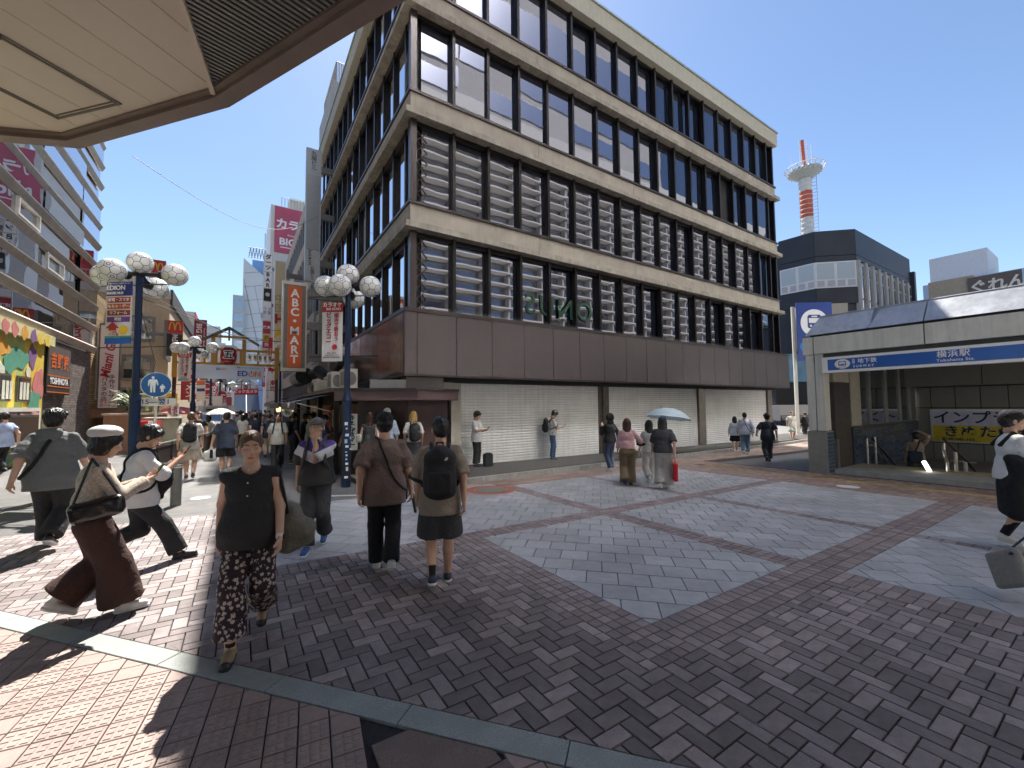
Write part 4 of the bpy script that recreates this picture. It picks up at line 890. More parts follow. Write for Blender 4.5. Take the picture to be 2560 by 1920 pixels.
rs = thing('wall_sign', 'red karaoke banner running along a facade on the left side of the street', 'sign', (-3.5, 47, 8)); part(MB().box(-4.4, -3.48, 46.1, 54, 3, 10.3), 'wall', mat('pale_grey', (.50, .52, .56), .6), rs); part(MB().box(-3.48, -3.42, 46.1, 53.5, 6.8, 10.3), 'panel', M_pink, rs); text('カラオケ\nBIG ECHO', 1.5, M_wh, rs, (-3.40, 49.8, 8.6), (0, 1, 0), UZ, bold=.03)
for i in range(7):   # further facades down the left side
    y0 = 54+i*9; h = [8.5, 10, 7.5, 9.5, 8, 10.5, 9][i]
    t = thing('street_building', ['pale', 'brown', 'white', 'cream', 'grey', 'tan', 'dusty white'][i]+' facade %s on the left side of the street' % ['just past the red karaoke wall', 'two doors past the karaoke wall', 'midway to the bridge', 'past the red round signs', 'short of the far gate', 'beside the far gate', 'at the end by the bridge'][i], 'building', (-5, y0, 0))
    part(MB().box(-12, -4.6+.12*(i % 3), y0, y0+8.9, -.2, h), 'wall', mat('facade_%d' % (i % 4), [(.45, .42, .38), (.20, .10, .07), (.55, .53, .50), (.40, .33, .22)][i % 4], .8, var=.1), t)
    for k in range(4):
        for j in range(3): part(MB().box(-4.6+.12*(i % 3), -4.57+.12*(i % 3), y0+.6+k*2.1, y0+1.9+k*2.1, 2.6+j*2.2, 4.0+j*2.2), 'window_pane', glass('far_glass', (.05, .06, .07), .3, .05), t)
cols = [M_red, M_wh, M_ylw, M_blue, M_orange, M_pink, M_crm]
labs = ['居酒屋', '焼肉', 'ラーメン', '薬', '喫茶', '寿司', '餃子', 'カラオケ', '酒場', '牛丼', '時計', '本']
def ssign(x, y, z, w, h, mi, ti, label, vert=True):
    t = thing('shop_sign', label, 'sign', (x, y, z)); part(MB().box(x-w/2, x+w/2, y-.08, y+.08, z-h/2, z+h/2), 'panel', cols[mi % 7], t); s = labs[ti % 12]
    fs = min(w*.8, h/len(s)*.9) if vert else min(h*.7, w/len(s)*.95)
    text('\n'.join(s) if vert else s, fs, M_wh if mi % 7 in (0, 3, 5) else (M_red if mi % 7 in (1,) else M_blackp), t, (x, y-.09, z), EX, UZ, bold=.02, line=1.0); part(MB().tube((x, y, z-h/2+.02), (x, y, gz(x, y)) if z-h/2 < 1.6 else (x, y, z-h/2-.15), .04, 6), 'post', M_alud, t)
for a in [(-2.35, 33.4, 2.6, .6, 1.5, 1, 1, 'white vertical barbecue sign below the second football lamp'), (-2.9, 36, 3.4, .9, 2.2, 0, 2, 'red vertical noodle sign behind the delivery truck'), (-1.9, 41, 2.2, 1.5, 1.0, 1, 0, 'white low sign with red writing above the truck roof'), (-2.5, 44, 3.1, .7, 1.9, 3, 3, 'small blue pharmacy sign deep in the street'),
          (-1.2, 47, 2.2, 1.2, 1.1, 5, 8, 'pink tavern sign right of the truck roof'), (-2.9, 50, 4.6, .8, 2.4, 2, 5, 'yellow sushi sign high on the left far facade'), (-1.0, 56, 2.5, 1.0, 2.2, 1, 7, 'white karaoke sign far down the left side'), (-2.6, 60, 3.6, .9, 2.8, 0, 6, 'red dumpling sign far down the left side'), (-3.3, 31.2, 2.0, .5, 1.2, 2, 9, 'small yellow sign by the beige building corner'),
          (1.9, 34, 5.5, .5, 2.4, 0, 8, 'narrow red tavern sign right of the festival gate'), (2.2, 38, 3.4, .6, 2.8, 1, 5, 'tall white sushi sign behind the gate on the right'), (2.6, 48, 3.6, .8, 3.0, 1, 0, 'tall white pub sign far down the right side'), (2.9, 33, 2.0, .45, .9, 4, 4, 'small orange cafe sign below the awnings on the right'), (2.5, 55, 5.2, .8, 2.2, 5, 1, 'pink barbecue sign deep on the right side')]: ssign(*a)
def rnd_sign(x, y, z, r, label):
    t = thing('round_sign', label, 'sign', (x, y, z)); b = MB(); b.ext([(x+r*math.cos(k*math.pi/14), y, z+r*math.sin(k*math.pi/14)) for k in range(28)], (0, .1, 0)); part(b, 'disc', M_red, t); b = MB()
    b.ext([(x+r*1.12*math.cos(k*math.pi/14), y+.02, z+r*1.12*math.sin(k*math.pi/14)) for k in range(28)], (0, .06, 0)); part(b, 'rim', M_wh, t); part(MB().box(x-r*.75, x+r*.75, y-.02, y-.001, z-r*.12, z+r*.12), 'bar', M_wh, t); part(MB().box(x-r*1.2, x+r*1.2, y-.01, y+.08, z-r*2.0, z-r*1.2), 'plate', M_wh, t)
    text('駐停車禁止', r*.40, M_red, t, (x, y-.02, z-r*1.6), EX, UZ, bold=.03); part(MB().tube((x, y+.12, gz(x, y)), (x, y+.12, z+r), .04, 6), 'post', M_alud, t)
rnd_sign(-2.15, 38.5, 3.15, .42, 'red round sign with white bar and plate above the truck cab'); rnd_sign(-1.55, 53, 3.1, .42, 'smaller red round sign deeper in the street')

# ------------------------------------------------------------------ football lamps
M_ballw = mat('ball_white', (.74, .74, .72), .35, var=.08, scale=9, coat=.3); M_bline = mat('ball_line', (.02, .04, .08), .5); M_pole = mat('pole_blue', (.007, .020, .062), .35, .3, var=.15, scale=3); M_bemb = mat('ball_emblem', (.01, .06, .16), .4); M_arm = mat('arm_black', (.02, .02, .022), .4)
def football_mesh():
    ph = (1+5**.5)/2; V = []
    for a, b, c in ((0, 1, 3*ph), (1, 2+ph, 2*ph), (ph, 2, 2*ph+1)):
        for sa in (-1, 1):
            for sb in (-1, 1):
                for sc_ in (-1, 1):
                    v = (a*sa, b*sb, c*sc_)
                    for k in range(3):
                        w = (v[k], v[(k+1) % 3], v[(k+2) % 3])
                        if w not in V: V.append(w)
    P = np.array(sorted(set((round(x+0., 5), round(y+0., 5), round(z+0., 5)) for x, y, z in V))); P = P/np.linalg.norm(P[0])
    # face centres: 12 pentagons (icosahedron vertices) and 20 hexagons
    ico = []
    for a in (-1, 1):
        for b in (-ph, ph): ico += [(0, a, b), (a, b, 0), (b, 0, a)]
    ico = np.array(ico, float); ico /= np.linalg.norm(ico[0]); dod = []
    for i in range(12):
        for j in range(i):
            for k in range(j):
                if all(ico[a].dot(ico[b]) > .4 for a, b in ((i, j), (j, k), (i, k))): c = ico[i]+ico[j]+ico[k]; dod.append(c/np.linalg.norm(c))
    pan = MB(); emb = MB()
    for ci, c in enumerate(list(ico)+dod):
        n = 5 if ci < 12 else 6; d = P@c; idx = np.argsort(-d)[:n]; pts = P[idx]; u = pts[0]-c*pts[0].dot(c); u /= np.linalg.norm(u); w = np.cross(c, u)
        pts = pts[np.argsort(np.arctan2(pts@w, pts@u))]; R_ = .252
        ring = []
        for f in (.93, .6, .25):
            for i in range(n):
                for t in (0, .5):
                    q = pts[i]*(1-t)+pts[(i+1) % n]*t; q = c*q.dot(c)+(q-c*q.dot(c))*f; q = q/np.linalg.norm(q)*R_; ring.append(tuple(q))
        m_ = 2*n; F = [(r*m_+i, r*m_+(i+1) % m_, (r+1)*m_+(i+1) % m_, (r+1)*m_+i) for r in range(2) for i in range(m_)]+[tuple(2*m_+i for i in range(m_))]
        pan.add(ring, F)
        if ci < 12 and ci % 2 == 0:
            q3 = [tuple((c*.96+(u*math.cos(a)*.17+w*math.sin(a)*.17))/np.linalg.norm(c*.96+(u*math.cos(a)*.17+w*math.sin(a)*.17))*.2545) for a in [k*2*math.pi/5+.3 for k in range(5)]]; emb.add(q3, [tuple(range(5))])
    return pan, emb
pan_, emb_ = football_mesh(); ME_pan = pan_.mesh('ball_panel', M_ballw, True); ME_emb = emb_.mesh('ball_emblem', M_bemb); ME_core = MB().ball((0, 0, 0), .249, 20, 14).mesh('ball', M_bline, True); ME_cap = MB().tube((0, 0, 0), (.10, 0, 0), .09, 10).tube((.1, 0, 0), (.2, 0, 0), .05, 8).mesh('cap', M_arm)
def banner(par, x, y, z0, z1, w, kind, rv=(.8, -.6)):
    rv3 = Vector((rv[0], rv[1], 0)).normalized(); n = rv3.cross(Vector(UZ)); o = Vector((x, y, 0)); c = o+rv3*(w/2)
    def pn(a, b, m, nm, off=0.0, mar=0.0): part(MB().frame(o+rv3*mar+n*off+Vector((0, 0, z0+(z1-z0)*a)), rv3*(w-2*mar), -n*.006, (0, 0, (z1-z0)*(b-a))), nm, m, t)
    t = thing('banner', {'karaoke': 'white hanging banner with red heading and red vertical Japanese writing', 'shop': 'blue and white shop banner with coloured bars and a red arrow', 'plain': 'small faded banner hanging'}[kind.split(':')[0]]+' '+kind.split(':')[1], 'banner', (x, y, (z0+z1)/2)); N = n*.012
    def T(s, fs, m, a, b, **k): text(s, fs, m, t, c+rv3*(a*w)+N+Vector((0, 0, z0+(z1-z0)*b)), rv3, UZ, **k)
    M_cl = mat('banner_cloth', (.62, .62, .64), .7, var=.08, scale=4); q = kind.split(':')[0]
    if q == 'karaoke':
        pn(0, .835, M_cl, 'cloth'); pn(.84, 1, M_red, 'heading'); T('カラオケ', .115*w/.49, M_wh, 0, .955, bold=.03); T('BIG ECHO', .075*w/.49, M_wh, .06, .885, bold=.03)
        T('横\n浜\nで\n歌\nお\nう', .115*w/.49, M_red, .2, .575, bold=.015, line=.95); T('ビ\nッ\nグ\nエ\nコ\nー', .135*w/.49, M_red, -.17, .55, bold=.03, line=.92); T('安全・安心な\nきれいなまちづくり\n横浜駅西口五番街商店会', .038*w/.49, M_blackp, 0, .10, line=1.3)
        b = MB(); cc = c+rv3*(.12*w)+n*.010+Vector((0, 0, z0+(z1-z0)*.24)); b.ext([cc+rv3*(.13*w*math.cos(k*math.pi/10))+Vector((0, 0, .13*w*math.sin(k*math.pi/10))) for k in range(20)], n*.003); part(b, 'red_dot', M_red, t)
    elif q == 'shop':
        pn(.13, .77, M_cl, 'cloth'); pn(.775, 1, M_navyb, 'heading'); pn(0, .10, M_blue, 'footer'); pn(.103, .127, mat('green_strip', (.05, .25, .12), .6), 'skyline')
        T('EDION', .14*w/.6, M_wh, -.12, .90, bold=.03); T('横浜西口本店', .065*w/.6, M_wh, -.15, .815, bold=.02); T('家電とリフォームのエディオン', .038*w/.6, M_wh, 0, .97)
        for i, (s, m) in enumerate((('家電・スマホ', M_red), ('おもちゃ・ゲーム', mat('bar_orange', (.5, .09, .03), .5)), ('リフォーム', mat('bar_maroon', (.25, .03, .03), .5)), ('時計', mat('bar_purple', (.13, .03, .30), .5)))):
            a = .665-i*.105; pn(a, a+.085, m, 'bar', .004, .04); T(s, .082*w/.6, M_wh, 0, a+.042, bold=.02)
        b = MB(); P = [(-.16, -.1), (.16-.0, -.1), (.16, .0), (.3, .0), (0, .3), (-.3, .0), (-.16, .0)]; cc = c-rv3*(.2*w)+n*.010+Vector((0, 0, z0+(z1-z0)*.25)); b.ext([cc+rv3*(p[0]*.9*w)+Vector((0, 0, p[1]*.8*w)) for p in P], n*.003); part(b, 'arrow', M_red, t)
        T('この先\nビブレ横', .055*w/.6, M_red, -.15, .165, bold=.02); cc = c+rv3*(.22*w)+n*.010+Vector((0, 0, z0+(z1-z0)*.22)); b = MB(); b.ext([cc+rv3*(.17*w*math.cos(k*math.pi/10))+Vector((0, 0, .17*w*math.sin(k*math.pi/10))) for k in range(20)], n*.003); part(b, 'yellow_disc', M_ylw, t)
    else: pn(0, 1, M_cl, 'cloth'); pn(.8, .97, M_orange, 'heading', .004, .03); pn(.45, .6, M_navyb, 'bar', .004, .03)
    return t
M_navyb = mat('heading_navy', (.02, .04, .22), .5)
def lamp(x, y, label, h=4.85, base=True, ang=-.62, low=True, sp=1.0):
    t = thing('football_lamp', label, 'street lamp', (x, y, gz(x, y)), group='blue lamp posts topped with footballs'); z0 = 0; H = h-gz(x, y)
    if base: part(MB().lathe([(.105, -.05), (.105, 2.0), (.115, 2.02), (.07, 2.2), (.065, H)], 10), 'pole', M_pole, t, local=True)
    br = []
    for k, (a, r, dz) in enumerate(((ang, .85*sp, -.08), (ang+math.pi, .85*sp, -.05), (ang+1.75, .55, -.22), (ang-1.6, .62*sp, -.15), (0, 0, .22))):
        c = Vector((r*math.cos(a), r*math.sin(a), H+dz)); cr = link('ball', ME_core, t, c, (.3*k, .5*k+.4, a)); p = link('panels', ME_pan, cr, (0, 0, 0)); p['kind'] = 'stuff'; link('emblem', ME_emb, cr, (0, 0, 0))
        if r: br.append((a, r, dz))
    for a, r, dz in br:
        part(MB().tube((.05*math.cos(a), .05*math.sin(a), H-.04), ((r-.25)*math.cos(a), (r-.25)*math.sin(a), H+dz), .045, 8), 'arm', M_arm, t, local=True)
        part(MB().tube(((r-.36)*math.cos(a), (r-.36)*math.sin(a), H+dz), ((r-.22)*math.cos(a), (r-.22)*math.sin(a), H+dz), .10, 10), 'ball_holder', M_arm, t, local=True)
    rv = Vector((.8, -.6, 0))
    for z in (H-.30, H-1.75): part(MB().tube(-rv*.95+Vector((0, 0, z)), rv*.75+Vector((0, 0, z)), .014, 5), 'banner_rod', M_arm, t, local=True)
    return t
lamp(-2.0, 12.7, 'blue lamp post with five footballs beside the pedestrian sign on the left', 4.88)
lamp(2.13, 10.38, 'blue lamp post with footballs and stickers in front of the office corner', 4.66, sp=.64)
lamp(-1.77, 23.8, 'lamp post with footballs just left of the festival gate lantern', 4.55)
lamp(2.2, 31, 'dark lamp post half hidden behind the right end of the festival gate', 4.6)
for i, (x, y) in enumerate(((-1.75, 37), (-1.5, 46), (-1.3, 55), (-1.1, 64))): lamp(x, y, ['football lamp above the truck roof', 'football lamp second behind the truck', 'football lamp deep in the street left of the far gate', 'most distant football lamp before the far gate'][i], 4.4)
banner(None, -2.62, 13.05, 3.20, 4.64, .64, 'shop:by the pedestrian sign'); banner(None, 1.60, 10.60, 2.78, 4.18, .50, 'karaoke:on the stickered post'); banner(None, -2.38, 24.2, 2.95, 4.25, .62, 'karaoke:by the gate'); banner(None, -2.3, 33, 2.2, 3.5, .6, 'plain:low behind the festival gate post')
st_ = MB()
sk = thing('pole_stickers', 'cluster of white torn stickers on the lower half of the blue lamp post', 'stickers', (2.13, 10.38, 1))
for k, (z, a, w_, h_) in enumerate(((1.28, -.1, .07, .07), (1.18, 0, .04, .04), (1.02, .1, .08, .06), (.86, -.1, .06, .09), (.76, .1, .07, .05), (.64, -.05, .04, .03), (.56, .05, .04, .04), (.47, 0, .04, .04), (.36, .1, .06, .05), (.22, .15, .05, .09), (.05, 0, .08, .05), (.95, .9, .05, .06), (.7, .9, .05, .04))):
    an = math.atan2(-10.38, -2.13)+a; d = Vector((math.cos(an), math.sin(an), 0)); s_ = Vector((-d.y, d.x, 0)); c = Vector((2.13, 10.38, z))+d*.112
    part(MB().frame(c-s_*w_/2, s_*w_, d*.002, Vector((0, 0, h_))), 'sticker', [M_wh, M_crm, M_wh, mat('sticker_blue', (.35, .5, .65), .5)][k % 4], sk)
# second office block along the right side, tall white block with karaoke sign, vertical signs
o2 = thing('street_office', 'second office block along the right side with dark ribbon windows behind the grey pylon', 'building', (3.7, 35, 0))
part(MB().box(3.85, 12, 27.6, 50, -.2, 16.4), 'wall', MATS['dark_core'], o2)
for z in (3.6, 6.6, 9.6, 12.6, 15.5): part(MB().box(3.7, 3.95, 27.55, 50, z, z+1.0), 'spandrel', M_conc, o2)
for k in range(18):
    for z in (4.6, 7.6, 10.6, 13.6): part(MB().box(3.72, 3.86, 28.2+k*1.2, 28.32+k*1.2, z, z+2.0), 'mullion', M_alud, o2)
for z in (4.6, 7.6, 10.6, 13.6): part(MB().box(3.80, 3.84, 27.6, 50, z, z+2.0), 'glazing', M_winL, o2)
ph_ = thing('upper_block', 'pale stair tower with roof rail rising behind the office building', 'building', (3.4, 34, 0))
part(MB().box(4.6, 9, 27.5, 33, 16, 22.6), 'wall', mat('pale_render', (.36, .35, .33), .8, var=.15, streak=.3), ph_); part(MB().box(4.1, 4.6, 27.3, 30.5, 11, 17.2), 'duct', mat('duct_tan', (.28, .25, .2), .6), ph_)
part(MB().box(4.55, 4.6, 28, 32.6, 19.2, 20.6), 'window_pane', M_winL, ph_); rr = MB()
for k in range(14): rr.tube((4.8, 27.6+k*.35, 22.6), (4.8, 27.6+k*.35, 24.0), .03, 4); rr.tube((4.8+k*.1, 27.6, 22.6), (4.8+k*.1, 27.6, 24.0), .03, 4)
rr.tube((4.8, 27.6, 24.0), (4.8, 32.2, 24.0), .035, 4); rr.tube((4.8, 27.6, 24.0), (6.2, 27.6, 24.0), .035, 4); part(rr, 'roof_railing', mat('rail_grey', (.3, .28, .25), .6), ph_)
wb = thing('white_tower_block', 'tall white block with a pink karaoke sign on its upper front', 'building', (4, 47, 0))
part(MB().box(2.4, 12, 50.1, 60, 0, 23.4), 'wall', mat('white_tile', (.62, .62, .60), .6, var=.05, streak=.08), wb); part(MB().box(2.75, 9, 50.0, 50.1, 18.3, 23.3), 'sign_panel', M_pink, wb)
text('カラオケ', 1.15, M_wh, wb, (5.15, 49.98, 21.4), EX, UZ, bold=.035); text('BIG ECHO', 1.05, M_wh, wb, (5.6, 49.98, 19.5), EX, UZ, bold=.03); text('Karaoke Entertainment', .3, M_wh, wb, (5.4, 49.98, 20.3), EX, UZ, bold=.02); part(MB().box(3.3, 6.4, 49.97, 49.99, 18.85, 18.95), 'swoosh', M_wh, wb)
part(MB().box(4.3, 6.4, 52, 54, 23.4, 25.4), 'roof_plant', mat('plant_grey', (.45, .45, .42), .7, streak=.2), wb); rr = MB()
for k in range(12): rr.tube((3.4+k*.3, 50.3, 23.4), (3.4+k*.3, 50.3, 24.5), .03, 4)
rr.tube((3.4, 50.3, 24.5), (6.8, 50.3, 24.5), .03, 4); part(rr, 'roof_railing', mat('rail_grey', (.3, .28, .25), .6), wb)
def vsign(name, label, x0, x1, y, z0, z1, parts, frame=None, side=.25, br=True):
    t = thing(name, label, 'sign', ((x0+x1)/2, y, z0))
    part(MB().box(x0, x1, y, y+side, z0, z1), 'box', frame or M_alu, t)
    for (a, b, m, s, fs, tm, kw) in parts:
        za, zb = z0+(z1-z0)*a, z0+(z1-z0)*b; part(MB().box(x0+.05, x1-.05, y-.012, y-.001, za+.02, zb-.02), 'panel', m, t)
        if s: text(s, fs, tm, t, ((x0+x1)/2+kw.pop('dx', 0), y-.02, (za+zb)/2), EX, UZ, **kw)
    if br:
        for k in range(3): part(MB().box(x1, 3.72, y+.05, y+.2, z0+(z1-z0)*(.12+.36*k), z0+(z1-z0)*(.12+.36*k)+.3), 'bracket', M_alud, t)
    return t
M_pyl = mat('pylon_grey', (.42, .44, .45), .45, .3, var=.06)
vsign('name_pylon', 'tall narrow grey building name pylon fixed to the side of the office building', 2.44, 3.10, 21.4, 7.68, 14.15, [(.81, 1.0, M_pyl, '丸\n藤\nビ\nル', .26, M_blackp, dict(line=.95)), (.24, .805, mat('pylon_blank', (.30, .32, .34), .35, .4, var=.05), None, 0, None, {}), (.235, .239, M_blackp, None, 0, None, {}),
      (.105+.01, .233, M_pyl, 'シ\nェ\nー\nキ\nー\nス', .17, M_blackp, dict(line=.72, bold=.03, dx=-.12)), (0, .11, M_pyl, '丸\n藤\nビ\nル', .19, M_blackp, dict(line=.85))], M_pyl)
part(MB().box(3.1, 3.5, 21.45, 21.6, -.2, 7.6), 'column', mat('column_tan', (.27, .24, .2), .6), thing('steel_column', 'tan steel column below the grey pylon carrying sign brackets', 'column', (3.3, 21.5, -.2)))
t = vsign('shoe_shop_sign', 'orange vertical sign with white letters in a wide metal frame', 1.34, 2.22, 18.5, 3.15, 6.75, [(.03, .97, mat('frame_inner', (.16, .15, .14), .4, .4), None, 0, None, {})], M_alu, .35)
part(MB().box(1.53, 2.03, 18.46, 18.48, 3.32, 6.55), 'orange_panel', mat('abc_orange', (.60, .10, .015), .4, var=.08, scale=1), t); text('A\nB\nC\n・\nM\nA\nR\nT', .44, M_wh, t, (1.78, 18.45, 4.93), EX, UZ, bold=.03, line=.86)
vsign('dart_bar_sign', 'stack of small white, black, red and yellow vertical sign boxes for a darts bar', 1.62, 2.32, 44, 6.5, 16.0, [(.82, 1, M_wh, 'ダ\nー\nツ', .5, M_blackp, dict(bold=.03)), (.66, .815, M_wh, 'B\nA\nR', .5, M_blackp, dict(bold=.03)), (.53, .655, M_blackp, '※', .7, M_wh, {}), (.34, .525, M_wh, 'うさ\nぎ家', .36, M_blackp, {}), (.21, .335, M_red, '焼鳥', .3, M_wh, dict(bold=.02)), (.14, .205, M_ylw, '鶴', .4, M_blackp, {}), (.07, .135, M_red, '魚', .4, M_wh, {}), (0, .065, M_crm, '●', .4, M_navyb, {})], M_alu)
vsign('language_school_sign', 'cream vertical sign with raised Chinese characters and coloured roman letters', 1.70, 2.36, 30, 4.9, 11.1, [(.0, 1, M_crm, '中\n国\n語', .62, mat('sign_gold', (.42, .31, .13), .5), dict(bold=.01))], M_wh)
t = thing('school_letters', 'red H, yellow A and white C letters down the cream language school sign', 'sign letters', (2.03, 29.9, 7))
for s, z, m in (('H', 7.3, M_red), ('A', 6.4, M_ylw), ('C', 5.5, M_wh)): text(s, .8, m, t, (2.03, 29.96, z), EX, UZ, bold=.04)
vsign('red_floor_sign', 'red sign with white triangles and a floor number beyond the cream sign', 2.35, 2.75, 36, 5.2, 9.4, [(.88, 1, M_wh, '6F', .3, M_blackp, {}), (0, .87, M_red, '▲\n▲\n▲\n▲', .3, M_wh, {})], M_wh)
# far end: sloping fronted tower and other blocks
fb = thing('slanted_tower', 'distant pale tower with diagonal lines and a sloping top at the end of the street', 'building', (4, 152, 0)); M_far = mat('far_grey', (.50, .53, .57), .6, var=.06, scale=.1); M_line = mat('far_line', (.24, .26, .30), .6)
b = MB(); b.ext([(.2, 152, 0), (13, 152, 0), (13, 152, 37.0), (.2, 152, 48.5)][::1], (0, 20, 0)); part(b, 'wall', M_far, fb); part(MB().box(-2.3, .8, 150.5, 160, 0, 36.2), 'stair_tower', mat('far_mid', (.36, .39, .43), .6), fb)
part(MB().box(2.6, 14, 156, 170, 30, 49.6), 'blue_block', mat('far_blue', (.14, .28, .52), .4), fb)
for k in range(10): 
    z = 4+k*4.4; part(MB().ext([(.3, 151.95, z), (12.9, 151.95, z+3.2), (12.9, 151.95, z+3.35), (.3, 151.95, z+.15)], (0, .04, 0)), 'line', M_line, fb)
for k in range(5): part(MB().ext([(1+k*2.6-3, 151.94, 40), (1.12+k*2.6-3, 151.94, 40), (7.12+k*2.6-3, 151.94, 10), (7+k*2.6-3, 151.94, 10)] if k else [(.3, 151.94, 42), (.42, 151.94, 42), (5.3, 151.94, 18), (5.2, 151.94, 18)], (0, .04, 0)), 'line', M_line, fb)
for k in range(8): part(MB().box(-1.8, .3, 150.4, 150.49, 3+k*4.2, 5.4+k*4.2), 'window_pane', glass('far_glass', (.05, .06, .07), .3, .05), fb)
for (x, z) in ((5.2, 30), (5.2, 20), (7.5, 24)): part(MB().box(x, x+1.4, 151.9, 151.96, z, z+1.6), 'window_pane', mat('far_pane', (.15, .22, .3), .3), fb)
fr_ = MB()
for k in range(16): fr_.tube((1.6+k*.8, 155, 50.0), (2.0+k*.8, 155, 53.2), .12, 4); fr_.tube((2.4+k*.8, 155, 50.0), (2.0+k*.8, 155, 53.2), .12, 4)
for z in (50.0, 51.6, 53.2): fr_.tube((1.2, 155, z), (14.4, 155, z+.1), .14, 4)
fr_.tube((6, 156, 53), (6, 156, 59), .12, 4); part(fr_, 'roof_frame', mat('frame_far', (.28, .33, .4), .5), fb)
for i, (x0, x1, y0, y1, h) in enumerate(((-22, -3.0, 118, 130, 17), (-11.5, -5.2, 150, 165, 26), (4.2, 12, 62, 84, 15.5), (4.4, 12, 86, 112, 13))):
    t = thing('street_building', ['low pale roofs at the far end of the street left of the tower', 'distant hazy white block between the red signs and the tower', 'grey block on the right side beyond the karaoke tower', 'distant white block on the right side near the bridge'][i], 'building', (x0, y0, 0)); part(MB().box(x0, x1, y0, y1, 0, h), 'wall', mat('facade_pale', (.46, .46, .45), .8, var=.1), t)
    for k in range(6):
        for j in range(3): part(MB().box(x0-.03, x0, y0+1+k*3, y0+2.6+k*3, 3+j*3.6, 5+j*3.6) if x0 > 0 else MB().box(x0+1+k*2, x0+2.4+k*2, y0-.03, y0, 6+j*3.0, 7.8+j*3.0), 'window_pane', glass('far_glass', (.05, .06, .07), .3, .05), t)
# footbridge stairs and escalators closing the street
eb = thing('footbridge', 'pale blue covered escalators and wide stairs rising at the end of the street', 'footbridge', (1, 88, 0)); M_pb = mat('glass_blue', (.20, .34, .55), .3, var=.1)
def slope(x0, x1, y0, y1, z0, z1, th, m, nm): b = MB(); b.ext([(x0, y0, z0), (x0, y1, z1), (x0, y1, z1+th), (x0, y0, z0+th)], (x1-x0, 0, 0)); part(b, nm, m, eb)
slope(-1.6, 3.6, 86, 98, -.2, 5.6, .2, mat('stair_grey', (.26, .30, .36), .7), 'stair')
for k in range(18): part(MB().box(-1.1, 3.2, 86+k*.66, 86.3+k*.66, .0+k*.32, .32+k*.32), 'stair_tread', mat('stair_grey', (.26, .30, .36), .7), eb)
slope(-2.2, -1.2, 84, 98, .4, 6.6, 1.0, M_pb, 'escalator'); slope(3.0, 3.9, 84, 98, .4, 6.6, 1.0, M_pb, 'escalator'); slope(1.0, 1.1, 85, 98, .8, 6.6, .15, M_wh, 'handrail')
part(MB().box(-6, 9, 98, 103, 5.2, 6.2), 'deck', M_far, eb); part(MB().box(-1.6, 3.6, 98, 98.3, 0, 5), 'wall', mat('far_mid', (.36, .39, .43), .6), eb)
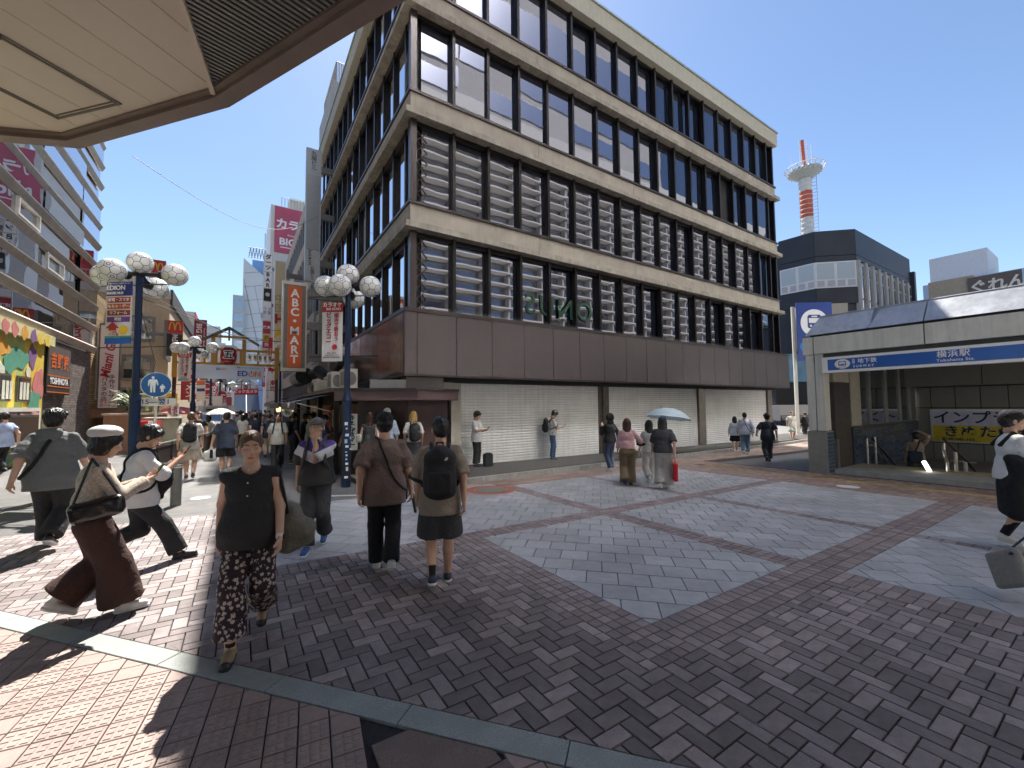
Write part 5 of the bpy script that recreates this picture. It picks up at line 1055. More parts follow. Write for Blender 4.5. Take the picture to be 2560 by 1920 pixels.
# ------------------------------------------------------------------ festival gates
M_gate = mat('gate_ochre', (.38, .20, .025), .5, var=.12, scale=2); M_gbrown = mat('gate_brown', (.05, .02, .012), .5); M_lant = mat('lantern_paper', (.72, .62, .46), .6, var=.08); M_lred = mat('lantern_red', (.30, .012, .015), .45, var=.1)
def gate(xl, xr, y, zt, zb, label, banner_=None, kanji='五', s=1.0):
    t = thing('festival_gate', label, 'gate', ((xl+xr)/2, y, 0)); cx = (xl+xr)/2
    for x in (xl, xr):
        part(MB().box(x-.11*s, x+.11*s, y-.1, y+.1, zb-.9*s, zt+.35*s), 'post', M_gate, t); part(MB().tube((x, y, -.3), (x, y, zb-.9*s), .09*s, 10), 'lower_post', M_gbrown, t)
    part(MB().box(xl, xr, y-.07, y+.07, zt, zt+.13*s), 'beam', M_gate, t); part(MB().box(xl, xr, y-.07, y+.07, zb-.13*s, zb), 'beam', M_gate, t)
    for f in (.27, .38, .62, .80): x = xl+(xr-xl)*f; part(MB().box(x-.06*s, x+.06*s, y-.06, y+.06, zb, zt), 'strut', M_gate, t)
    hw = .62*s; zc = (zt+zb)/2
    part(MB().ext([(cx+hw*a, y-.05, zc+hw*b) for a, b in ((-.5, -1), (.5, -1), (1, -.5), (1, .62), (.5, 1.1), (-.5, 1.1), (-1, .62), (-1, -.5))], (0, .1, 0)), 'lantern_board', M_wh, t)
    part(MB().box(cx-hw*1.35, cx-hw*1.05, y-.06, y+.06, zb, zt+.9*s), 'strut', M_gate, t); part(MB().box(cx+hw*1.05, cx+hw*1.35, y-.06, y+.06, zb, zt+.9*s), 'strut', M_gate, t); part(MB().box(cx-hw*1.3, cx+hw*1.3, y-.055, y+.055, zt+.75*s, zt+.88*s), 'beam', M_gate, t); part(MB().box(cx-.05*s, cx+.05*s, y-.05, y+.05, zt+.6*s, zt+1.35*s), 'strut', M_gate, t)
    for sg_ in (-1, 1): part(MB().ext([(cx, y-.28, zt+1.40*s), (cx+sg_*1.5*s, y-.28, zt+.45*s), (cx+sg_*1.5*s, y-.28, zt+.36*s), (cx, y-.28, zt+1.28*s)], (0, .56, 0)), 'roof', mat('gate_roof', (.10, .085, .07), .6), t)
    L = MB(); L.lathe([(.05*s, .40*s), (.30*s, .39*s), (.36*s, .30*s), (.40*s, .0), (.36*s, -.30*s), (.30*s, -.39*s), (.05*s, -.40*s)], 18, (cx, y-.3, zc+.03)); ln_ = part(L, 'lantern', M_lred, t, smooth=True)
    part(MB().lathe([(.0, .46*s), (.25*s, .46*s), (.25*s, .38*s), (.0, .38*s)], 14, (cx, y-.3, zc+.03)), 'lantern_cap', M_gbrown, t); part(MB().lathe([(.0, -.38*s), (.22*s, -.38*s), (.22*s, -.46*s), (0, -.46*s)], 14, (cx, y-.3, zc+.03)), 'lantern_cap', M_gbrown, t)
    text(kanji, .50*s, M_wh, t, (cx, y-.71*s if s > .7 else y-.6, zc+.03), EX, UZ, bold=.09, depth=.02); text(kanji, .50*s, M_blackp, t, (cx, y-.735*s if s > .7 else y-.63, zc+.03), EX, UZ, bold=.02, depth=.02)
    for a, b in ((xl+.35*s, cx-hw*1.45), (cx+hw*1.45, xr-.25*s)):
        n = max(3, int((b-a)/(.235*s)))
        for k in range(n):
            x = a+(k+.5)*(b-a)/n; L = MB(); L.lathe([(.03*s, .22*s), (.085*s, .20*s), (.105*s, .0), (.085*s, -.20*s), (.03*s, -.22*s)], 10, (x, y-.12, zc)); part(L, 'paper_lantern', M_lant, t, smooth=True)
            if s > .7: text(random.choice(['横\n浜', '西\n口', '五\n番', '街\n祭']), .11*s, M_blackp, t, (x, y-.235, zc), EX, UZ, bold=.02, line=.9)
    return t
gate(-3.0, 1.86, 29, 5.02, 4.32, 'ochre festival gate with a red lantern and rows of paper lanterns over the street')
gate(-1.5, 2.95, 71, 5.0, 4.3, 'small distant second gate with a red lantern far down the street', kanji='五', s=.7)
g1 = thing('gate_banner', 'long pale blue white banner with blue and orange letters under the festival gate', 'banner', (-.4, 28.7, 3.8)); part(MB().box(-2.06, 1.18, 28.60, 28.62, 3.36, 4.15), 'cloth', mat('banner_pale', (.52, .60, .70), .5, var=.03), g1)
M_eb = mat('print_blue', (.02, .06, .36), .5); M_eo = mat('print_orange', (.70, .17, .03), .5)
def edion(x, z, s):
    text('ED', s, M_eb, g1, (x-.62*s, 28.59, z), EX, UZ, bold=.03); text('N', s, M_eo, g1, (x+1.15*s, 28.59, z), EX, UZ, bold=.03)
    b = MB()
    for k in range(14):
        a0, a1 = math.radians(125+k*290/14), math.radians(125+(k+1)*290/14); P = [(x+.42*s+r_*math.cos(a), 28.585, z-.02*s+r_*math.sin(a)) for r_, a in ((.24*s, a0), (.36*s, a0), (.36*s, a1), (.24*s, a1))]; b.ext(P, (0, .004, 0))
    part(b, 'power_ring', M_eo, g1); part(MB().box(x+.37*s, x+.47*s, 28.583, 28.587, z+.02*s, z+.45*s), 'power_bar', M_eb, g1)
edion(.38, 3.68, .42); edion(-.92, 3.92, .17); text('家電とリフォームのエディオン', .085, M_eb, g1, (.42, 28.59, 4.03), EX, UZ, bold=.02)
g2 = thing('gate_banner', 'red banner with white Japanese lettering under the distant gate', 'banner', (.7, 70.6, 4)); part(MB().box(-.78, 2.23, 70.5, 70.53, 3.6, 4.42), 'cloth', mat('banner_red', (.55, .02, .02), .5), g2); text('ビックカメラ', .48, M_wh, g2, (.72, 70.49, 4.05), EX, UZ, bold=.04)
# ------------------------------------------------------------------ things standing in the street
# bollard
t = thing('bollard', 'grey steel bollard with pale bands beside the shadow edge on the asphalt', 'bollard', (-.96, 10.06, gz(-.96, 10.06)))
part(MB().lathe([(.085, -.02), (.085, .74), (.085, .79)], 16), 'post', mat('bollard_grey', (.13, .13, .12), .5, .3, var=.15), t, local=True, smooth=True); part(MB().lathe([(.087, .70), (.087, .72)], 16).lathe([(.087, .745), (.087, .765)], 16), 'band', M_wp, t, local=True); part(MB().lathe([(.0, .87), (.06, .86), (.095, .83), (.095, .79), (.0, .79)], 16), 'cap', M_steel, t, local=True, smooth=True)
# pedestrian sign
t = thing('pedestrian_sign', 'round blue sign with white adult and child figures above a white time plate', 'road sign', (-1.85, 14.37, gz(-1.85, 14.4)))
fr = Vector((.99, -.13, 0)).normalized(); nv_ = fr.cross(Vector(UZ)); cc = Vector((-1.85, 14.37, 2.34))
def disc3(par, c, r, nm, m, off, n=28): b = MB(); b.ext([Vector(c)+fr*(r*math.cos(k*2*math.pi/n))+Vector((0, 0, r*math.sin(k*2*math.pi/n)))+nv_*off for k in range(n)], nv_*.004); part(b, nm, m, par)
disc3(t, cc, .33, 'rim', M_wh, 0); disc3(t, cc, .315, 'disc', mat('sign_blue2', (.012, .09, .27), .35, var=.05), .004)
def fig(x, s, z0):
    b = MB(); P = lambda a, h: cc+fr*(x+a*s)+Vector((0, 0, z0+h*s))+nv_*.010
    b.ext([P(.075*math.cos(k*math.pi/6), .93+.085*math.sin(k*math.pi/6)) for k in range(12)], nv_*.003)
    for q in ([(-.16, .82), (.16, .82), (.13, .42), (-.13, .42)], [(-.13, .43), (-.01, .43), (-.03, 0), (-.12, 0)], [(.01, .43), (.13, .43), (.12, 0), (.03, 0)], [(-.16, .82), (-.24, .72), (-.24, .40), (-.18, .40), (-.15, .68)], [(.16, .82), (.15, .68), (.22, .44), (.28, .46), (.23, .74)]): b.ext([P(*p) for p in q][::-1], nv_*.003)
    part(b, 'figure', M_wh, t)
fig(-.07, .42, -.20); fig(.13, .21, -.19)
part(MB().frame(cc+fr*-.43+Vector((0, 0, -.56)), fr*.86, nv_*.02, Vector((0, 0, .20))), 'time_plate', mat('plate_worn', (.60, .58, .54), .5, var=.1), t); text('15—翌1', .17, M_navyb, t, cc+Vector((0, 0, -.455))+nv_*.025, fr, UZ, bold=.02, spacing=1.05)
part(MB().tube((-1.85, 14.40, gz(-1.85, 14.4)), (-1.85, 14.40, 2.2), .035, 8), 'post', M_wp, t)
# fence of dark panels with a pale plinth
t = thing('street_fence', 'low fence of dark panels with rails and a pale kerb plinth dividing the street', 'fence', (-1.5, 15, gz(-1.5, 15)))
A, B_ = Vector((-1.92, 12.9, 0)), Vector((-.55, 22.5, 0)); d = (B_-A).normalized(); n_ = Vector((-d.y, d.x, 0)); L = (B_-A).length; k = 0
while k*1.2 < L-1:
    a = A+d*(k*1.2); z = gz(a.x, a.y)
    part(MB().frame(a+d*.05+Vector((0, 0, z+.22)), d*1.1, n_*.03, Vector((0, 0, .58))), 'fence_panel', mat('fence_dark', (.03, .02, .018), .5), t); part(MB().tube(a+Vector((0, 0, z)), a+Vector((0, 0, z+.92)), .025, 6), 'post', M_blackp, t)
    part(MB().frame(a+Vector((0, 0, z)), d*1.2, n_*.12, Vector((0, 0, .13))), 'plinth', mat('plinth_pale', (.45, .43, .38), .8, var=.2), t); k += 1
for h in (.86, .92): part(MB().tube(A+Vector((0, 0, gz(A.x, A.y)+h)), B_+Vector((0, 0, gz(B_.x, B_.y)+h)), .018, 6), 'rail', M_alu if h > .9 else M_blackp, t)
# drink machine red box, cabinet
t = thing('red_box', 'bright red metal box with white Japanese lettering beside the grey green cabinet', 'utility box', (-2.15, 15.8, -.1)); part(MB().box(-2.45, -1.92, 15.55, 16.1, -.15, 1.36), 'body', mat('box_red', (.40, .015, .02), .35, var=.06), t); text('防\n犯', .22, M_wh, t, (-2.05, 15.54, 1.15), EX, UZ, bold=.02); text('西口', .26, M_wh, t, (-1.915, 15.82, .75), (0, 1, 0), UZ, bold=.03)
t = thing('utility_cabinet', 'grey green electrical cabinet behind the red box', 'cabinet', (-1.9, 16.8, -.1)); part(MB().box(-2.35, -1.55, 16.4, 17.2, -.2, 1.40), 'body', mat('cabinet_green', (.20, .22, .16), .5, .2, var=.12, streak=.15), t); part(MB().box(-2.40, -1.50, 16.35, 17.25, 1.40, 1.44), 'top', mat('cabinet_top', (.34, .35, .29), .5), t)
for x in (-2.15, -1.75): part(MB().box(x-.18, x+.18, 16.385, 16.399, -.1, 1.32), 'door', MATS['cloth_cab'] if 'cloth_cab' in MATS else mat('cabinet_green', (0, 0, 0)), t)
t = thing('script_sign', 'small upright white sign with red script beside the gate post', 'sign', (-2.45, 24.4, 1)); part(MB().box(-2.60, -2.32, 24.38, 24.45, .4, 1.95), 'panel', M_wh, t); text('Garden', .28, M_red, t, (-2.46, 24.37, 1.5), UZ, (-1, 0, 0), shear=.3, bold=.02)
# planter with spiky plants
t = thing('planter', 'low brick planter with spiky palm like plants behind the pedestrian sign', 'planter', (-3.4, 24, -.1)); part(MB().box(-4.6, -2.75, 23.2, 24.6, -.2, 1.45), 'wall', mat('planter_brick', (.25, .12, .07), .8), t); part(MB().box(-4.65, -2.7, 23.15, 24.65, 1.45, 1.53), 'coping', mat('coping_pink', (.42, .32, .26), .7), t)
lf = MB()
for (cx0, cy0) in ((-3.9, 23.8), (-3.0, 23.7)):
    for k in range(90):
        a = random.uniform(0, 6.28); e = random.uniform(-.2, 1.4); L_ = random.uniform(.5, .95); d = Vector((math.cos(a)*math.cos(e), math.sin(a)*math.cos(e), math.sin(e))); s_ = Vector((-d.y, d.x, 0)).normalized()*.025; o_ = Vector((cx0, cy0, 1.95+random.uniform(-.3, .3)))
        lf.add([o_-s_, o_+d*L_*.6-s_*1.3+Vector((0, 0, .02)), o_+d*L_-Vector((0, 0, .06)), o_+d*L_*.6+s_*1.3, o_+s_], [(0, 1, 2, 3, 4)])
part(lf, 'leaves', mat('leaf_palm', (.10, .14, .035), .5, rnd=.6, island=True), t, kind='stuff')
for cx0 in (-3.9, -3.0): part(MB().tube((cx0, 23.75, 1.4), (cx0, 23.75, 2.0), .05), 'trunk', mat('trunk', (.12, .08, .05), .8), t)
um = thing('street_parasol', 'pink red canvas parasol over a stall beyond the fence', 'parasol', (-2.6, 27.5, 0)); b = MB(); b.lathe([(.0, 2.05), (.5, 1.95), (1.05, 1.68), (1.05, 1.62)], 12, (-2.7, 27.5, -.2)); part(b, 'canopy', mat('parasol_red', (.55, .12, .11), .7), um); part(MB().tube((-2.7, 27.5, -.2), (-2.7, 27.5, 1.8), .025), 'pole', M_alud, um)
# delivery truck facing us
t = thing('delivery_truck', 'small white refrigerated delivery truck parked facing down the street', 'truck', (-1.0, 28, -.17)); M_tr_ = mat('truck_white', (.60, .60, .57), .35, var=.06, coat=.3); z = -.17
c = MB(); c.ext([(-1.74, 25.9, z+.35), (-1.74, 25.75, z+.95), (-1.74, 25.98, z+1.62), (-1.74, 26.1, z+1.70), (-1.74, 27.0, z+1.70), (-1.74, 27.0, z+.35)], (1.48, 0, 0)); part(c, 'cab', M_tr_, t)
part(MB().box(-1.80, -.20, 27.05, 29.3, z+.55, z+2.02), 'cargo_box', M_tr_, t); part(MB().box(-1.55, -.5, 26.75, 27.04, z+1.73, z+1.98), 'cooling_unit', mat('unit_grey', (.32, .32, .30), .5), t); part(MB().box(-1.45, -.6, 26.735, 26.749, z+1.77, z+1.85), 'grille', M_blackp, t)
b = MB(); b.ext([(-1.68, 25.735, z+1.0), (-.32, 25.735, z+1.0), (-.36, 25.93, z+1.56), (-1.64, 25.93, z+1.56)], (0, .012, 0)); b2 = MB(); b2.frame((-1.66, 25.742, z+1.02), (1.32, 0, 0), (0, .01, 0), (0, .19, .54)); part(b2, 'windscreen', glass('truck_glass', (.03, .035, .035), .2, .02), t)
part(MB().box(-1.76, -.24, 25.70, 25.9, z+.30, z+.52), 'bumper', M_blackp, t); part(MB().box(-1.2, -.8, 25.69, 25.70, z+.36, z+.48), 'number_plate', M_wh, t)
for x in (-1.60, -.40): part(MB().box(x-.12, x+.12, 25.73, 25.80, z+.60, z+.74), 'headlight', M_steel, t); part(MB().tube((x-.08, 26.35, z+.27), (x+.08, 26.35, z+.27), .27, 14), 'wheel', M_blackp, t); part(MB().box(x-.05+(-.22 if x < -1 else .22), x+.05+(-.22 if x < -1 else .22), 25.9, 25.95, z+1.15, z+1.40), 'mirror', M_blackp, t)
# ---- low shops tucked under the cladding on the right
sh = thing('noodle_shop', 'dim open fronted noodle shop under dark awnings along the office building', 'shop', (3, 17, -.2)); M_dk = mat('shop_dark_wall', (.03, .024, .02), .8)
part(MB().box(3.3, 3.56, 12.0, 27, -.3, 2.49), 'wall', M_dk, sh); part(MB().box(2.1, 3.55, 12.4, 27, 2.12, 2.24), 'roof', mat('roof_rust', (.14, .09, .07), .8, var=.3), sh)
for y in (12.6, 15.4, 18.4, 21.6, 25): part(MB().box(2.25, 2.37, y, y+.12, -.3, 2.1), 'post', M_dk, sh)
for y0, y1, c_ in ((13.2, 15.2, (.26, .20, .14)), (15.8, 18.2, (.22, .22, .22)), (18.8, 21.4, (.30, .07, .05)), (22, 24.8, (.36, .27, .16))): part(MB().box(3.24, 3.29, y0, y1, .1, 1.8), 'shop_panel', mat('shop_panel_%d' % int(y0), c_, .6, var=.3, scale=3), sh)
for k in range(10):
    y = 13.3+k*1.15; part(MB().box(3.20, 3.235, y, y+.32+.2*(k % 3), .9+.2*(k % 2), 1.45+.15*(k % 3)), 'poster', mat('poster_%d' % (k % 4), [(.5, .45, .36), (.45, .08, .06), (.55, .55, .5), (.5, .36, .08)][k % 4], .6, var=.25, scale=14), sh)
part(MB().box(2.6, 3.2, 13.0, 17.5, -.3, .75), 'counter', mat('counter_wood', (.10, .06, .035), .6), sh)
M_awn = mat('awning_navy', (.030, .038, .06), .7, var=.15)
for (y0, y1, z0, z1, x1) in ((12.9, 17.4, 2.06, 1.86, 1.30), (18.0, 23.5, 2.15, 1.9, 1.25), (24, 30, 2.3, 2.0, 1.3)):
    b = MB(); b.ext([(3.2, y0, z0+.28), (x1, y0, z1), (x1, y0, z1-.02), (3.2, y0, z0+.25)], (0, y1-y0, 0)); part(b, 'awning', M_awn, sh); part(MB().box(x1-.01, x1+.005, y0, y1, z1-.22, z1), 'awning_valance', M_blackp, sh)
    for y in (y0+.02, y1-.02): part(MB().tube((3.2, y, 1.3), (x1+.02, y, z1-.03), .015, 5), 'awning_arm', M_alu, sh)
text('麺処 鈴一', .17, M_wh, sh, (1.28, 14.6, 1.76), (0, -1, 0), UZ, bold=.02); text('立食そば', .17, M_wh, sh, (2.3, 12.885, 1.80), EX, UZ, bold=.02) if 0 else None
t = thing('shop_signboard', 'white upright sign with black brush lettering between the blue post and the kiosk', 'sign', (2.6, 11.2, -.2)); fr2 = Vector((.85, -.53, 0)).normalized()
part(MB().frame((2.30, 11.5, .58), fr2*.34, (.14, .22, 0), (0, 0, .94)), 'panel', M_wh, t); part(MB().frame((2.32, 11.52, -.25), fr2*.06, (.1, .16, 0), (0, 0, .83)), 'leg', M_blackp, t); part(MB().frame((2.58, 11.36, -.25), fr2*.06, (.1, .16, 0), (0, 0, .83)), 'leg', M_blackp, t)
text('き\nそ\nば\n鈴\n一', .20, M_blackp, t, Vector((2.30, 11.5, 1.05))+fr2*.17+fr2.cross(Vector(UZ))*.008, fr2, UZ, bold=.03, shear=.15, line=.85)
t = thing('round_shop_sign', 'round pale shop sign with a black emblem hanging under the awnings', 'sign', (1.55, 18.2, 1.5)); b = MB(); b.ext([(1.55+.17*math.cos(k*math.pi/12), 18.1, 1.52+.17*math.sin(k*math.pi/12)) for k in range(24)], (0, .05, 0)); part(b, 'disc', mat('disc_pale', (.5, .5, .48), .5), t); text('鮨', .2, M_blackp, t, (1.55, 18.09, 1.52), EX, UZ); part(MB().tube((1.55, 18.12, 1.68), (1.55, 18.12, 1.95), .012), 'hanger', M_blackp, t)
# air conditioners, ducts, cables over the shop roof
def ac(y, z, label, x=2.85):
    t = thing('air_conditioner', label, 'air conditioner', (x, y, z)); part(MB().box(x-.2, x+.16, y, y+.78, z, z+.58), 'casing', mat('ac_white', (.50, .48, .42), .5, var=.1, streak=.15), t); b = MB(); b.ext([(x-.02+.0, y-.004, z+.3)]*0 or [(x-.02+.14*math.cos(k*math.pi/8), y-.006, z+.29+.2*math.sin(k*math.pi/8)) for k in range(16)], (0, .005, 0)); part(b, 'fan_grille', M_alud, t); part(MB().box(x-.21, x-.2, y+.08, y+.6, z+.1, z+.5), 'side_grille', M_alud, t)
ac(12.75, 2.25, 'beige air conditioner on the kiosk roof just right of the blue post', 2.75); ac(14.0, 2.25, 'beige air conditioner on the shop roof just left of the blue post', 2.6); ac(16.2, 2.25, 'air conditioner on the shop roof left of the karaoke banner'); ac(18.2, 2.25, 'air conditioner below the orange shoe shop sign'); ac(20.6, 2.25, 'far air conditioner on the shop roof by the black ducts')
t = thing('exhaust_duct', 'fat black exhaust ducts bending over the shop roof below the orange sign', 'duct', (2.6, 19, 2.3)); M_dct = mat('duct_black', (.018, .018, .02), .4, .3)
b = MB(); b.path([(2.3, 22.2, 3.05), (2.3, 19.6, 3.05)], .36, 14); part(b, 'drum', M_dct, t); b = MB(); b.path([(2.6, 19.4, 3.1), (2.7, 18.5, 3.2), (2.9, 17.9, 2.9), (2.95, 17.6, 2.35)], .22, 12); part(b, 'elbow', M_dct, t); b = MB(); b.path([(3.25, 16.9, 3.4), (3.2, 17.2, 3.3), (2.9, 17.8, 2.75), (2.9, 18.2, 2.3)], .15, 12); part(b, 'pipe', M_dct, t)
t = thing('chimney_stack', 'small ribbed metal vent housing on the shop roof', 'vent', (2.3, 15.2, 2.3)); part(MB().box(2.1, 2.5, 15.1, 15.5, 2.24, 2.62), 'casing', mat('vent_zinc', (.33, .32, .29), .4, .5, var=.2), t)
t = thing('hanging_lanterns', 'warm lit paper lanterns hanging at a shop entrance on the right of the street', 'lanterns', (2.1, 27, 1.6))
for k, (x, y) in enumerate(((1.9, 27.5), (2.2, 27.2), (2.5, 27.0), (2.2, 25.5))): L = MB(); L.lathe([(.05, .16), (.11, .13), (.13, 0), (.11, -.13), (.05, -.16)], 10, (x, y, 1.62)); part(L, 'lantern', mat('lantern_glow', (.9, .6, .3), .6, emit=.8), t, smooth=True)
for i, pts in enumerate(([(-2.0, 12.7, 4.45), (-.3, 17, 4.2), (1.6, 20.5, 4.55), (3.4, 22, 5.0)], [(-2.0, 12.7, 4.3), (.1, 19, 4.35), (3.5, 25, 5.2)], [(-2.0, 12.7, 4.2), (-2.3, 17.5, 3.2), (-2.9, 21, 2.6)], [(-5.9, 27.5, 5.8), (-2.5, 27, 5.5), (3.4, 26, 6.2)])):
    tag(MB().path(pts, .009, 4).build('cable', mat('cable', (.03, .03, .03), .6)), ['sagging cable strung from the left lamp post toward the orange sign', 'second cable crossing the street above the festival gate', 'loose cable dropping from the left lamp post', 'thin cable high across the street near the beige building'][i], 'cable')
# bicycles by the dark building
def bicycle(x, y, a, label):
    t = thing('bicycle', label, 'bicycle', (x, y, gz(x, y)), a); b = lambda *p: part(MB().path([tuple(q) for q in p[1:]], .014, 5), p[0], M_blackp, t, local=True)
    for cx in (-.52, .52):
        part(MB().path([(cx+.33*math.cos(k*math.pi/9), 0, .34+.33*math.sin(k*math.pi/9)) for k in range(19)], .018, 5), 'wheel', M_blackp, t, local=True); part(MB().path([(cx-.3, 0, .34), (cx+.3, 0, .34)], .004, 3).path([(cx, 0, .04), (cx, 0, .64)], .004, 3), 'spokes', M_steel, t, local=True)
    b('frame', (-.52, 0, .34), (-.15, 0, .32), (.38, 0, .78), (-.25, 0, .80), (-.15, 0, .32)); b('fork', (.52, 0, .34), (.38, 0, .95)); b('handlebar', (.36, -.25, .98), (.40, 0, .96), (.36, .25, .98)); part(MB().box(-.38, -.16, -.06, .06, .86, .91), 'saddle', M_blackp, t, local=True); part(MB().box(.45, .75, -.16, .16, .72, .95), 'basket', M_alud, t, local=True)
bicycle(33.5, 12.0, .9, 'parked bicycle behind the two dark dressed walkers near the entrance column'); bicycle(31.8, 11.0, .7, 'second parked bicycle half behind the white column of the subway entrance')
hg = MB()
for k in range(700):
    x, y, z = random.uniform(39, 46), 0, random.uniform(-.6, -.1); y = 16.5-(x-39)*.55+random.uniform(-.3, .3); a = Vector((random.gauss(0, .07), random.gauss(0, .07), random.gauss(0, .07))); c = Vector((random.gauss(0, .07), random.gauss(0, .07), random.gauss(0, .07))); hg.add([(x, y, z), (x+a.x, y+a.y, z+a.z), (x+c.x, y+c.y, z+c.z)], [(0, 1, 2)])
o = hg.build('hedge', mat('leaf_green', (.07, .12, .03), .7, rnd=.5, island=True)); tag(o, 'strip of low green shrubs in front of the dark shop', 'hedge'); o['kind'] = 'stuff'
t = thing('street_banner_pole', 'pole with narrow white and red Japanese banner beside the subway column', 'banner pole', (30.5, 10.8, -.6)); part(MB().tube((30.5, 10.8, -.7), (30.5, 10.8, 4.6), .06), 'pole', M_pole, t); part(MB().frame((29.9, 11.2, 1.7), (.5, -.33, 0), (.01, .015, 0), (0, 0, 2.5)), 'banner', M_wp, t); part(MB().frame((29.9, 11.19, 3.9), (.5, -.33, 0), (.01, .015, 0), (0, 0, .5)), 'heading', M_red, t); text('ビ\nッ\nグ', .4, M_red, t, (30.13, 11.0, 2.9), (.83, -.55, 0), UZ, bold=.02)
# ------------------------------------------------------------------ people: smooth bodies and clothes from distance fields
V3 = lambda *a: np.array(a, np.float32)
def nrm(v): v = np.asarray(v, np.float32); return v/max(1e-9, float(np.linalg.norm(v)))
class SDF:
    def __init__(s, h=0.012, k=0.03): s.h, s.k, s.P, s.S, s.C = h, k, [], [], []
    def cap(s, a, b, ra, rb=None, flat=None, cuts=(), k=None):
        s.P.append(('c', V3(*a), V3(*b), ra, ra if rb is None else rb, flat, cuts, s.k if k is None else k)); return s
    def chain(s, pts, rs, flat=None, cuts=(), k=None):
        for i in range(len(pts)-1): s.cap(pts[i], pts[i+1], rs[i], rs[i+1], flat, cuts if i == len(pts)-2 else (), k)
        return s
    def ell(s, c, r, M=None, k=None, sub=False, cuts=()):
        (s.S if sub else s.P).append(('e', V3(*c), V3(*r), M, cuts, s.k if k is None else k)); return s
    def box(s, c, half, r, M=None, k=None): s.P.append(('b', V3(*c), V3(*half), r, M, s.k if k is None else k)); return s
    def cut(s, p, n): s.C.append((V3(*p), nrm(n))); return s     # removes the side the normal points to
    def ev(s, p, X):
        if p[0] == 'c':
            _, a, b, ra, rb, flat, cuts, _k = p; Q = X-a; ab = b-a
            if flat is not None:
                f, kk = flat; Q = Q+((kk-1)*(Q@f))[..., None]*f; ab = ab+(kk-1)*ab.dot(f)*f
            L = float(ab.dot(ab)) or 1e-9; t = np.clip((Q@ab)/L, 0, 1); d = np.sqrt(((Q-t[..., None]*ab)**2).sum(-1))-(ra+t*(rb-ra))
            for cp, cn in cuts: d = np.maximum(d, (X-V3(*cp))@nrm(cn))
            return d
        if p[0] == 'e':
            _, c, r, M, cuts, _k = p; Q = X-c
            if M is not None: Q = Q@M
            q = Q/r; l = np.sqrt((q**2).sum(-1)); d = (l-1)*min(r)
            for cp, cn in cuts: d = np.maximum(d, (X-V3(*cp))@nrm(cn))
            return d
        _, c, hf, r, M, _k = p; Q = X-c
        if M is not None: Q = Q@M
        q = np.abs(Q)-(hf-r); return np.sqrt((np.maximum(q, 0)**2).sum(-1))+np.minimum(q.max(-1), 0)-r
    def bb(s, p):
        if p[0] == 'c': r = max(p[3], p[4]); return np.minimum(p[1], p[2])-r, np.maximum(p[1], p[2])+r
        r = float(max(p[2])) if p[0] == 'e' else float(np.linalg.norm(p[2])); return p[1]-r, p[1]+r
    def mesh(s, name, m, wr=None):
        h = s.h; B = [s.bb(p) for p in s.P]; lo = np.min([b[0] for b in B], 0)-3*h-.012; hi = np.max([b[1] for b in B], 0)+3*h+.012
        n = np.ceil((hi-lo)/h).astype(int)+1; F = np.full(n, 0.5, np.float32)
        ax = [lo[i]+h*np.arange(n[i], dtype=np.float32) for i in range(3)]
        for p, (a, b) in zip(s.P, B):
            k = p[-1]; i0 = np.maximum(((a-lo-k-.03)/h).astype(int), 0); i1 = np.minimum(((b-lo+k+.03)/h).astype(int)+2, n)
            sl = tuple(slice(i0[i], i1[i]) for i in range(3)); X = np.stack(np.meshgrid(ax[0][sl[0]], ax[1][sl[1]], ax[2][sl[2]], indexing='ij'), -1)
            d = s.ev(p, X).astype(np.float32); f = F[sl]; hh = np.clip(.5+.5*(d-f)/k, 0, 1); F[sl] = d*(1-hh)+f*hh-k*hh*(1-hh)
        if wr is not None or s.S or s.C:
            X = np.stack(np.meshgrid(*ax, indexing='ij'), -1)
            if wr is not None: F = F+wr(X).astype(np.float32)
            for p in s.S: F = np.maximum(F, -s.ev(p, X))
            for cp, cn in s.C: F = np.maximum(F, (X-cp)@cn)
        return nets(F, lo, h, name, m)
